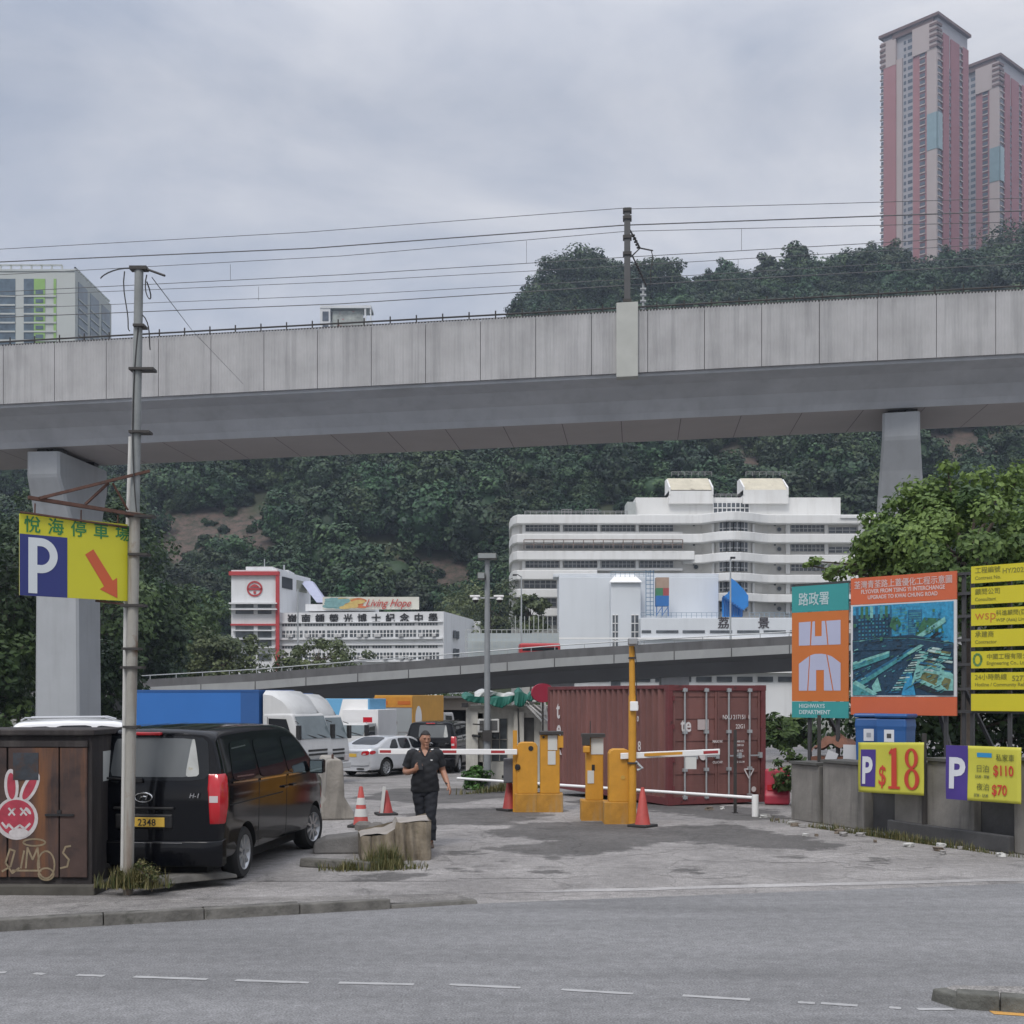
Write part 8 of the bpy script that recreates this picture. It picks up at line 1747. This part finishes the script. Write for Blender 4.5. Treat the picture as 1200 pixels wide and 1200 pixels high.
mb = MB(); mb.mark(); mb.poly([(-.15, -.31, 1.12), (.05, -.32, 1.05), (.12, -.33, 1.22), (-.08, -.32, 1.3)]); mb.mark(); mb.poly([(.2, -.31, 1.1), (.48, -.31, 1.1), (.48, -.3, 1.4), (.2, -.3, 1.4)]); build_split(mb, 'paper', M_bw, t)
blades('grass_tuft', 'scrubby weeds along the foot of the concrete wall blocks', along((925, 966), (1200, 1006), .25), 1500, .16, .006, L_grass, 11)
# litter along the foot of the wall
rn = random.Random(31)
for k in range(22):
    px = rn.uniform(925, 1180); base = 968 + (px - 925) * .135 + rn.uniform(-4, 10); 
    if k > 16: px = rn.uniform(830, 930); base = 945 + (px - 830) * .15 + rn.uniform(-3, 5)
    g = G(px, base); s_ = rn.uniform(.04, .13); mb = MB(); n_ = 7; z = [rn.uniform(.005, .05) for _ in range(n_)]
    mb.loft([[(s_ * math.cos(6.283 * q / n_) * rn.uniform(.6, 1.3), s_ * .6 * math.sin(6.283 * q / n_) * rn.uniform(.6, 1.3), zz) for q in range(n_)] for zz in (0, .02 + s_ * .2, .03 + s_ * .25)])
    mb.build('litter_scrap', mat(('pale_litter', 'grey_litter', 'brown_litter')[k % 3], ((.5, .5, .48), (.3, .29, .28), (.16, .13, .1))[k % 3], .8, var=.2), loc=(g.x, g.y, gz(g.y) + .006), rz=rn.uniform(0, 6), label='scrap of litter on the ground by the concrete wall blocks', cat='litter', group='litter scraps')
g = G(1128, 975); mb = MB(); mb.poly([(-.05, 0, 0), (.08, .02, 0), (.16, .05, .22), (.08, .02, .18)]); mb.build('litter_scrap', M_bw, loc=(g.x, g.y, .005), label='upright white scrap leaning on the wall footing', cat='litter')
for px, py in ((612, 906), (320, 1008), (612, 1001), (884, 1010), (960, 1000)): pass
# ============================================================ the walking man
def fuse(mb, name, m, parent, voxel, smooth_it=3):
    o = mb.build(name, m, fix=True); r = o.modifiers.new('remesh', 'REMESH'); r.mode = 'VOXEL'; r.voxel_size = voxel; r.use_smooth_shade = True
    s = o.modifiers.new('smooth', 'SMOOTH'); s.factor = .5; s.iterations = smooth_it
    dg = bpy.context.evaluated_depsgraph_get(); dg.update(); m2 = bpy.data.meshes.new_from_object(o.evaluated_get(dg)); o.modifiers.clear(); o.data = m2; m2.name = name
    m2.polygons.foreach_set('use_smooth', [True] * len(m2.polygons)); o.parent = parent; return o
MY = 19.7; man = empty('person', (PLx(498, MY), MY, 0), R(4), 'man in a black polo shirt and dark trousers walking with a phone in his hand', 'person')
J = {'pelvis': ((0, 0, .96), .175, .135), 'belly': ((0, -.015, 1.12), .19, .155), 'chest': ((0, .0, 1.33), .19, .135), 'neckb': ((0, .01, 1.46), .085, .075), 'neck': ((0.0, -.01, 1.53), .058, .06), 'headb': ((.0, -.02, 1.60), .06, .07),
     'shr': ((-.19, .02, 1.415), .066, .066), 'elr': ((-.305, .05, 1.15), .045, .045), 'far': ((-.24, -.09, 1.155), .041, .041), 'wrr': ((-.155, -.20, 1.20), .027, .03),
     'shl': ((.19, .02, 1.415), .066, .066), 'ell': ((.275, .06, 1.16), .045, .045), 'fal': ((.315, -.03, 1.06), .04, .04), 'wrl': ((.355, -.12, .955), .027, .03),
     'hpl': ((.085, 0, .90), .095, .10), 'knl': ((.085, -.09, .50), .058, .062), 'anl': ((.085, -.05, .09), .038, .042), 'hpr': ((-.085, 0, .90), .095, .10), 'knr': ((-.06, .02, .50), .058, .062), 'anr': ((-.03, .24, .14), .038, .042)}
E = [('pelvis', 'belly'), ('belly', 'chest'), ('chest', 'neckb'), ('neckb', 'neck'), ('neck', 'headb'), ('chest', 'shr'), ('shr', 'elr'), ('elr', 'far'), ('far', 'wrr'), ('chest', 'shl'), ('shl', 'ell'), ('ell', 'fal'), ('fal', 'wrl'), ('pelvis', 'hpl'), ('hpl', 'knl'), ('knl', 'anl'), ('pelvis', 'hpr'), ('hpr', 'knr'), ('knr', 'anr')]
def ell_ring(c, rx, ry, z, n=20):
    return [(c[0] + rx * math.copysign(abs(math.cos(t)) ** .85, math.cos(t)), c[1] + ry * math.copysign(abs(math.sin(t)) ** .85, math.sin(t)), z) for t in [2 * math.pi * k / n for k in range(n)]]
def limb(mb, pts, rad):
    p = [Vector(q) for q in pts]; P2 = []; r2 = []
    for i in range(len(p) - 1):
        for k in range(4):
            f = k / 4; P2.append(p[i].lerp(p[i + 1], f)); r2.append(rad[i] + (rad[i + 1] - rad[i]) * f)
    P2.append(p[-1]); r2.append(rad[-1]); P3 = [P2[0]] + [(P2[i - 1] + P2[i] * 2 + P2[i + 1]) / 4 for i in range(1, len(P2) - 1)] + [P2[-1]]; mb.tube(P3, r2, 14)
mb = MB()
mb.loft([ell_ring((0, y), rx, ry, z) for z, rx, ry, y in ((.80, .13, .10, .0), (.88, .175, .135, .005), (.97, .185, .15, 0), (1.08, .19, .162, -.012), (1.18, .192, .16, -.014), (1.28, .195, .145, -.006), (1.37, .20, .128, .003), (1.43, .175, .105, .01), (1.465, .105, .085, .01), (1.50, .066, .066, .0), (1.60, .058, .062, -.015))])
limb(mb, [(-.13, .015, 1.42), J['shr'][0], (-.25, .035, 1.29), J['elr'][0], J['far'][0], J['wrr'][0]], [.06, .076, .062, .05, .046, .03])
limb(mb, [(.13, .015, 1.42), J['shl'][0], (.235, .045, 1.29), J['ell'][0], J['fal'][0], J['wrl'][0]], [.06, .076, .062, .05, .045, .03])
limb(mb, [(.085, 0, .96), J['hpl'][0], (.088, -.05, .70), J['knl'][0], (.086, -.06, .33), J['anl'][0], (.087, -.12, .035)], [.09, .105, .085, .062, .06, .042, .035])
limb(mb, [(-.085, 0, .96), J['hpr'][0], (-.073, .012, .70), J['knr'][0], (-.045, .14, .33), J['anr'][0], (-.028, .20, .06)], [.09, .105, .085, .062, .06, .042, .035])
# head: turned a little to the viewer's right
hm_ = Matrix.Translation((.005, -.03, 1.655)) @ Matrix.Rotation(R(16), 4, 'Z') @ Matrix.Rotation(R(6), 4, 'X')
mb.T = hm_
def headp(i, j):
    th = 2 * math.pi * i; ph = math.pi * j; x, y, z = math.sin(ph) * math.sin(th), -math.sin(ph) * math.cos(th), math.cos(ph)
    w = .078 * (1 - .16 * max(0, -z) ** 1.5); X, Y, Z = x * w, y * .098, z * .122
    if y < 0:   # face: flatter, brow, jaw
        Y *= .93
        if -.5 < z < .2: Y += .006 * (1 - abs(x))
        if z < -.55: Y -= .012 * (1 - abs(x) * 1.2)
    return (X, Y, Z)
mb.loft([[headp(i / 24, (j + .01) / 16.02) for i in range(24)] for j in range(17)])
mb.loft([[(a * w_, y - .004, z) for a, y in ((-1, -.078), (-.5, -.088 - d), (0, -.092 - d), (.5, -.088 - d), (1, -.078), (0, -.06))] for z, w_, d in ((.022, .010, .0), (0, .012, .006), (-.022, .019, .016), (-.032, .020, .012), (-.038, .012, .0))])   # nose
for sx in (-1, 1):
    mb.ball((sx * .078, .012, -.004), .026, 10, 8, sc=(.35, .75, 1.15)); mb.ball((sx * .03, -.080, .034), .018, 8, 6, sc=(1.5, .6, .5))
mb.ball((0, -.088, -.062), .018, 10, 6, sc=(1.5, .55, .35)); mb.ball((0, -.086, -.075), .017, 10, 6, sc=(1.3, .6, .4)); mb.ball((0, -.075, -.105), .03, 10, 8, sc=(1, .7, .7))
mb.T = None
def hand(w, d, n, th, curl, spread=.16):
    """palm and five fingers from wrist w along d; n = back-of-hand normal, th = thumb side"""
    w = Vector(w); d = Vector(d).normalized(); n = Vector(n); n = (n - d * n.dot(d)).normalized(); t = d.cross(n); 
    if t.dot(Vector(th)) < 0: t = -t
    mb.loft([[w + d * a + t * (x * ww) + n * (y * hh) for x, y in ((-1, -.6), (-.5, -1), (.5, -1), (1, -.6), (1, .6), (.5, 1), (-.5, 1), (-1, .6))] for a, ww, hh in ((-.02, .026, .022), (.02, .034, .02), (.06, .042, .017), (.095, .042, .014))])
    for k, (o, L, r) in enumerate(((.031, .068, .0095), (.011, .077, .0098), (-.010, .072, .0095), (-.030, .056, .0085))):
        p = w + d * .08 + t * o; ang = 0; pts = [p]; dr = (d + t * o * spread * 3).normalized()
        for q, c in zip((.45, .32, .25), (.55, 1.0, .9)):
            ang += curl * c * (1 + .08 * k); pts.append(pts[-1] + (dr * math.cos(ang) - n * math.sin(ang)) * L * q)
        mb.tube(pts, [r, r, r * .93, r * .75], 7)
    p = w + d * .025 + t * .03; td = (d * .62 + t * .72 - n * .35).normalized(); t2 = (d * .9 + t * .25 - n * .5).normalized(); mb.tube([p, p + td * .035, p + td * .035 + t2 * .03, p + td * .035 + t2 * .052], [.014, .012, .0105, .008], 7)
hand((-.15, -.205, 1.205), (.75, -.45, .5), (-.3, -.75, -.2), (.2, -.2, 1), .62)
hand((.36, -.13, .945), (.28, -.42, -.85), (.9, -.2, .2), (-.2, -1, 0), .32, .5)
M_skin = mat('skin', (.33, .165, .105), .5, var=.08, vscale=9); body = fuse(mb, 'body', M_skin, man, .0065, 2)
# face details
mb = MB(); mb.T = hm_
for sx in (-1, 1): mb.mark(); mb.ball((sx * .031, -.082, .012), .008, 10, 8, sc=(1.2, .6, .6))
build_split(mb, 'eye', mat('eye_dark', (.03, .022, .02), .3, var=0), body, smooth=60)
mb = MB(); mb.T = hm_
for sx in (-1, 1): mb.mark(); mb.tube([(sx * .014, -.093, .032), (sx * .032, -.092, .038), (sx * .05, -.078, .033)], [.0025, .0032, .002], 6)
M_hair = mat('black_hair', (.012, .010, .010), .6, var=.2, vscale=30, bump=.6, bscale=90); build_split(mb, 'eyebrow', M_hair, body, smooth=60)
mb = MB(); mb.T = hm_; mb.tube([(-.024, -.096, -.068), (0, -.1, -.066), (.024, -.096, -.068)], [.002, .004, .002], 6); mb.build('mouth', mat('lip', (.17, .06, .045), .5, var=0), body, smooth=60)
mb = MB(); mb.T = hm_
def hairp(i, j):
    th = 2 * math.pi * i; fr = math.cos(th); lim = .92 if fr > .3 else (.92 + (.3 - fr) * .92); ph = lim * j; x, y, z = math.sin(ph) * math.sin(th), -math.sin(ph) * math.cos(th), math.cos(ph)
    k = 1.07 + .02 * math.sin(th * 9 + j * 7) + .015 * math.sin(th * 17) ; return (x * .080 * k, y * .099 * k * (1.0 if y > 0 else .97), z * .124 * k + .004)
mb.loft([[hairp(i / 36, j / 12 if j else .01) for i in range(36)] for j in range(13)] + [[tuple(c * .94 for c in hairp(i / 36, 1)) for i in range(36)]]); mb.build('hair', M_hair, body, smooth=70)
# clothing follows the body: faces of the body grown outwards, picked by the nearest bone
def clothe(name, m, keep, off, lim, fold):
    me = body.data; bv = [v.co.copy() for v in me.vertices]; nv = [v.normal.copy() for v in me.vertices]; ok = []
    segs = [(Vector(J[p][0]), Vector(J[q][0]), p + '-' + q) for p, q in E]
    for p in bv:
        best = (9, None, 0)
        for p0, p1, k in segs:
            d = p1 - p0; t = max(0, min(1, (p - p0).dot(d) / d.length_squared)); r = (p - p0 - d * t).length
            if (k[-3:] in ('far', 'wrr', 'fal', 'wrl') or k in ('far-wrr', 'elr-far')) and r > .066 and abs(p.x) < .22 and p.y > -.19: continue
            if r < best[0]: best = (r, k, t)
        ok.append(best[1] in keep and best[2] <= keep[best[1]] and lim(p))
    ids = {}; q = MB()
    for f in me.polygons:
        if all(ok[i] for i in f.vertices):
            for i in f.vertices:
                if i not in ids:
                    ids[i] = len(q.v); p = bv[i]; w = off(p) + fold * (math.sin(p.z * 34 + p.x * 9) * math.sin(p.x * 21 + p.z * 11 + p.y * 8) + .5 * math.sin(p.z * 61 - p.x * 30)); q.v.append(p + nv[i] * w)
            q.f.append(tuple(ids[i] for i in f.vertices)); q.m.append(0); q.g.append(0)
    o = q.build(name, m, man, smooth=180, fix=False); sm = o.modifiers.new('smooth', 'SMOOTH'); sm.factor = .5; sm.iterations = 4; so_ = o.modifiers.new('thickness', 'SOLIDIFY'); so_.thickness = .006; so_.offset = 1; return o
M_shirt = mat('black_polo', (.009, .010, .013), .8, var=.3, vscale=5, bump=.5, bscale=7)
sh = clothe('polo_shirt', M_shirt, {'pelvis-belly': 1, 'belly-chest': 1, 'chest-neckb': 1, 'chest-shr': 1, 'shr-elr': .72, 'chest-shl': 1, 'shl-ell': .72, 'pelvis-hpl': 1, 'pelvis-hpr': 1, 'hpl-knl': 1, 'hpr-knr': 1}, lambda p: .02 + .010 * max(0, min(1, (1.12 - p.z) / .25)), lambda p: .86 < p.z < 1.50 and p.y > -.2 and abs(p.x) < .34 and not (p.z > 1.43 and p.y < -.03 and abs(p.x) < .05), .004)
clothe('trousers', mat('navy_trousers', (.014, .016, .022), .85, var=.25, vscale=6, bump=.5, bscale=8), {'pelvis-belly': .5, 'pelvis-hpl': 1, 'pelvis-hpr': 1, 'hpl-knl': 1, 'hpr-knr': 1, 'knl-anl': .97, 'knr-anr': .97}, lambda p: .016 + .02 * max(0, min(1, (.5 - p.z) / .4)), lambda p: p.z < 1.0, .005)
mb = MB(); mb.mark(); mb.add([(-.045, -.100, 1.475), (0, -.147, 1.40), (.045, -.100, 1.475), (.02, -.085, 1.50), (-.02, -.085, 1.50)], [(0, 1, 2, 3, 4)]); mb.build('open_neck', M_skin, sh)
mb = MB()
for sx in (-1, 1): mb.mark(); mb.tube([(sx * .085, .01, 1.51), (sx * .072, -.065, 1.505), (sx * .012, -.150, 1.40)], [.014, .016, .009], 6)
build_split(mb, 'collar', M_shirt, sh, smooth=60)
mb = MB(); mb.box(.085, .115, -.158, -.150, 1.335, 1.35); mb.build('chest_logo', M_white, sh)
mb = MB()
for c_, pit in (((.09, -.05, .0), 0), ((-.03, .25, .05), -.5)):
    mb.mark(); mb.T = Matrix.Translation(c_) @ Matrix.Rotation(pit, 4, 'X'); mb.loft([[(x * w_, y, z) for x, z in ((-1, 0), (1, 0), (.95, h_ * .5), (.6, h_), (-.6, h_), (-.95, h_ * .5))] for y, w_, h_ in ((.07, .03, .06), (.05, .04, .10), (-.02, .043, .105), (-.09, .048, .07), (-.16, .046, .05), (-.20, .025, .03))])
build_split(mb, 'shoe', mat('brown_shoe', (.05, .032, .022), .5, var=.2), man, bevel=.01, smooth=50)
mb = MB(); mb.lathe([(.033, -.012), (.037, 0), (.033, .012)], 16); wt = mb.build('wrist_watch', M_black, man, loc=(.347, -.108, .985)); wt.rotation_euler = (.5, .35, 0)
ph = MB(); ph.box(-.037, .037, -.005, .005, -.075, .075); pho = ph.build('mobile_phone', M_black, bevel=.004, label="black mobile phone held up in the walking man's hand", cat='phone'); pho.matrix_world = man.matrix_basis @ Matrix.Translation((-.075, -.285, 1.275)) @ Matrix.Rotation(R(35), 4, 'Z') @ Matrix.Rotation(R(-18), 4, 'X')
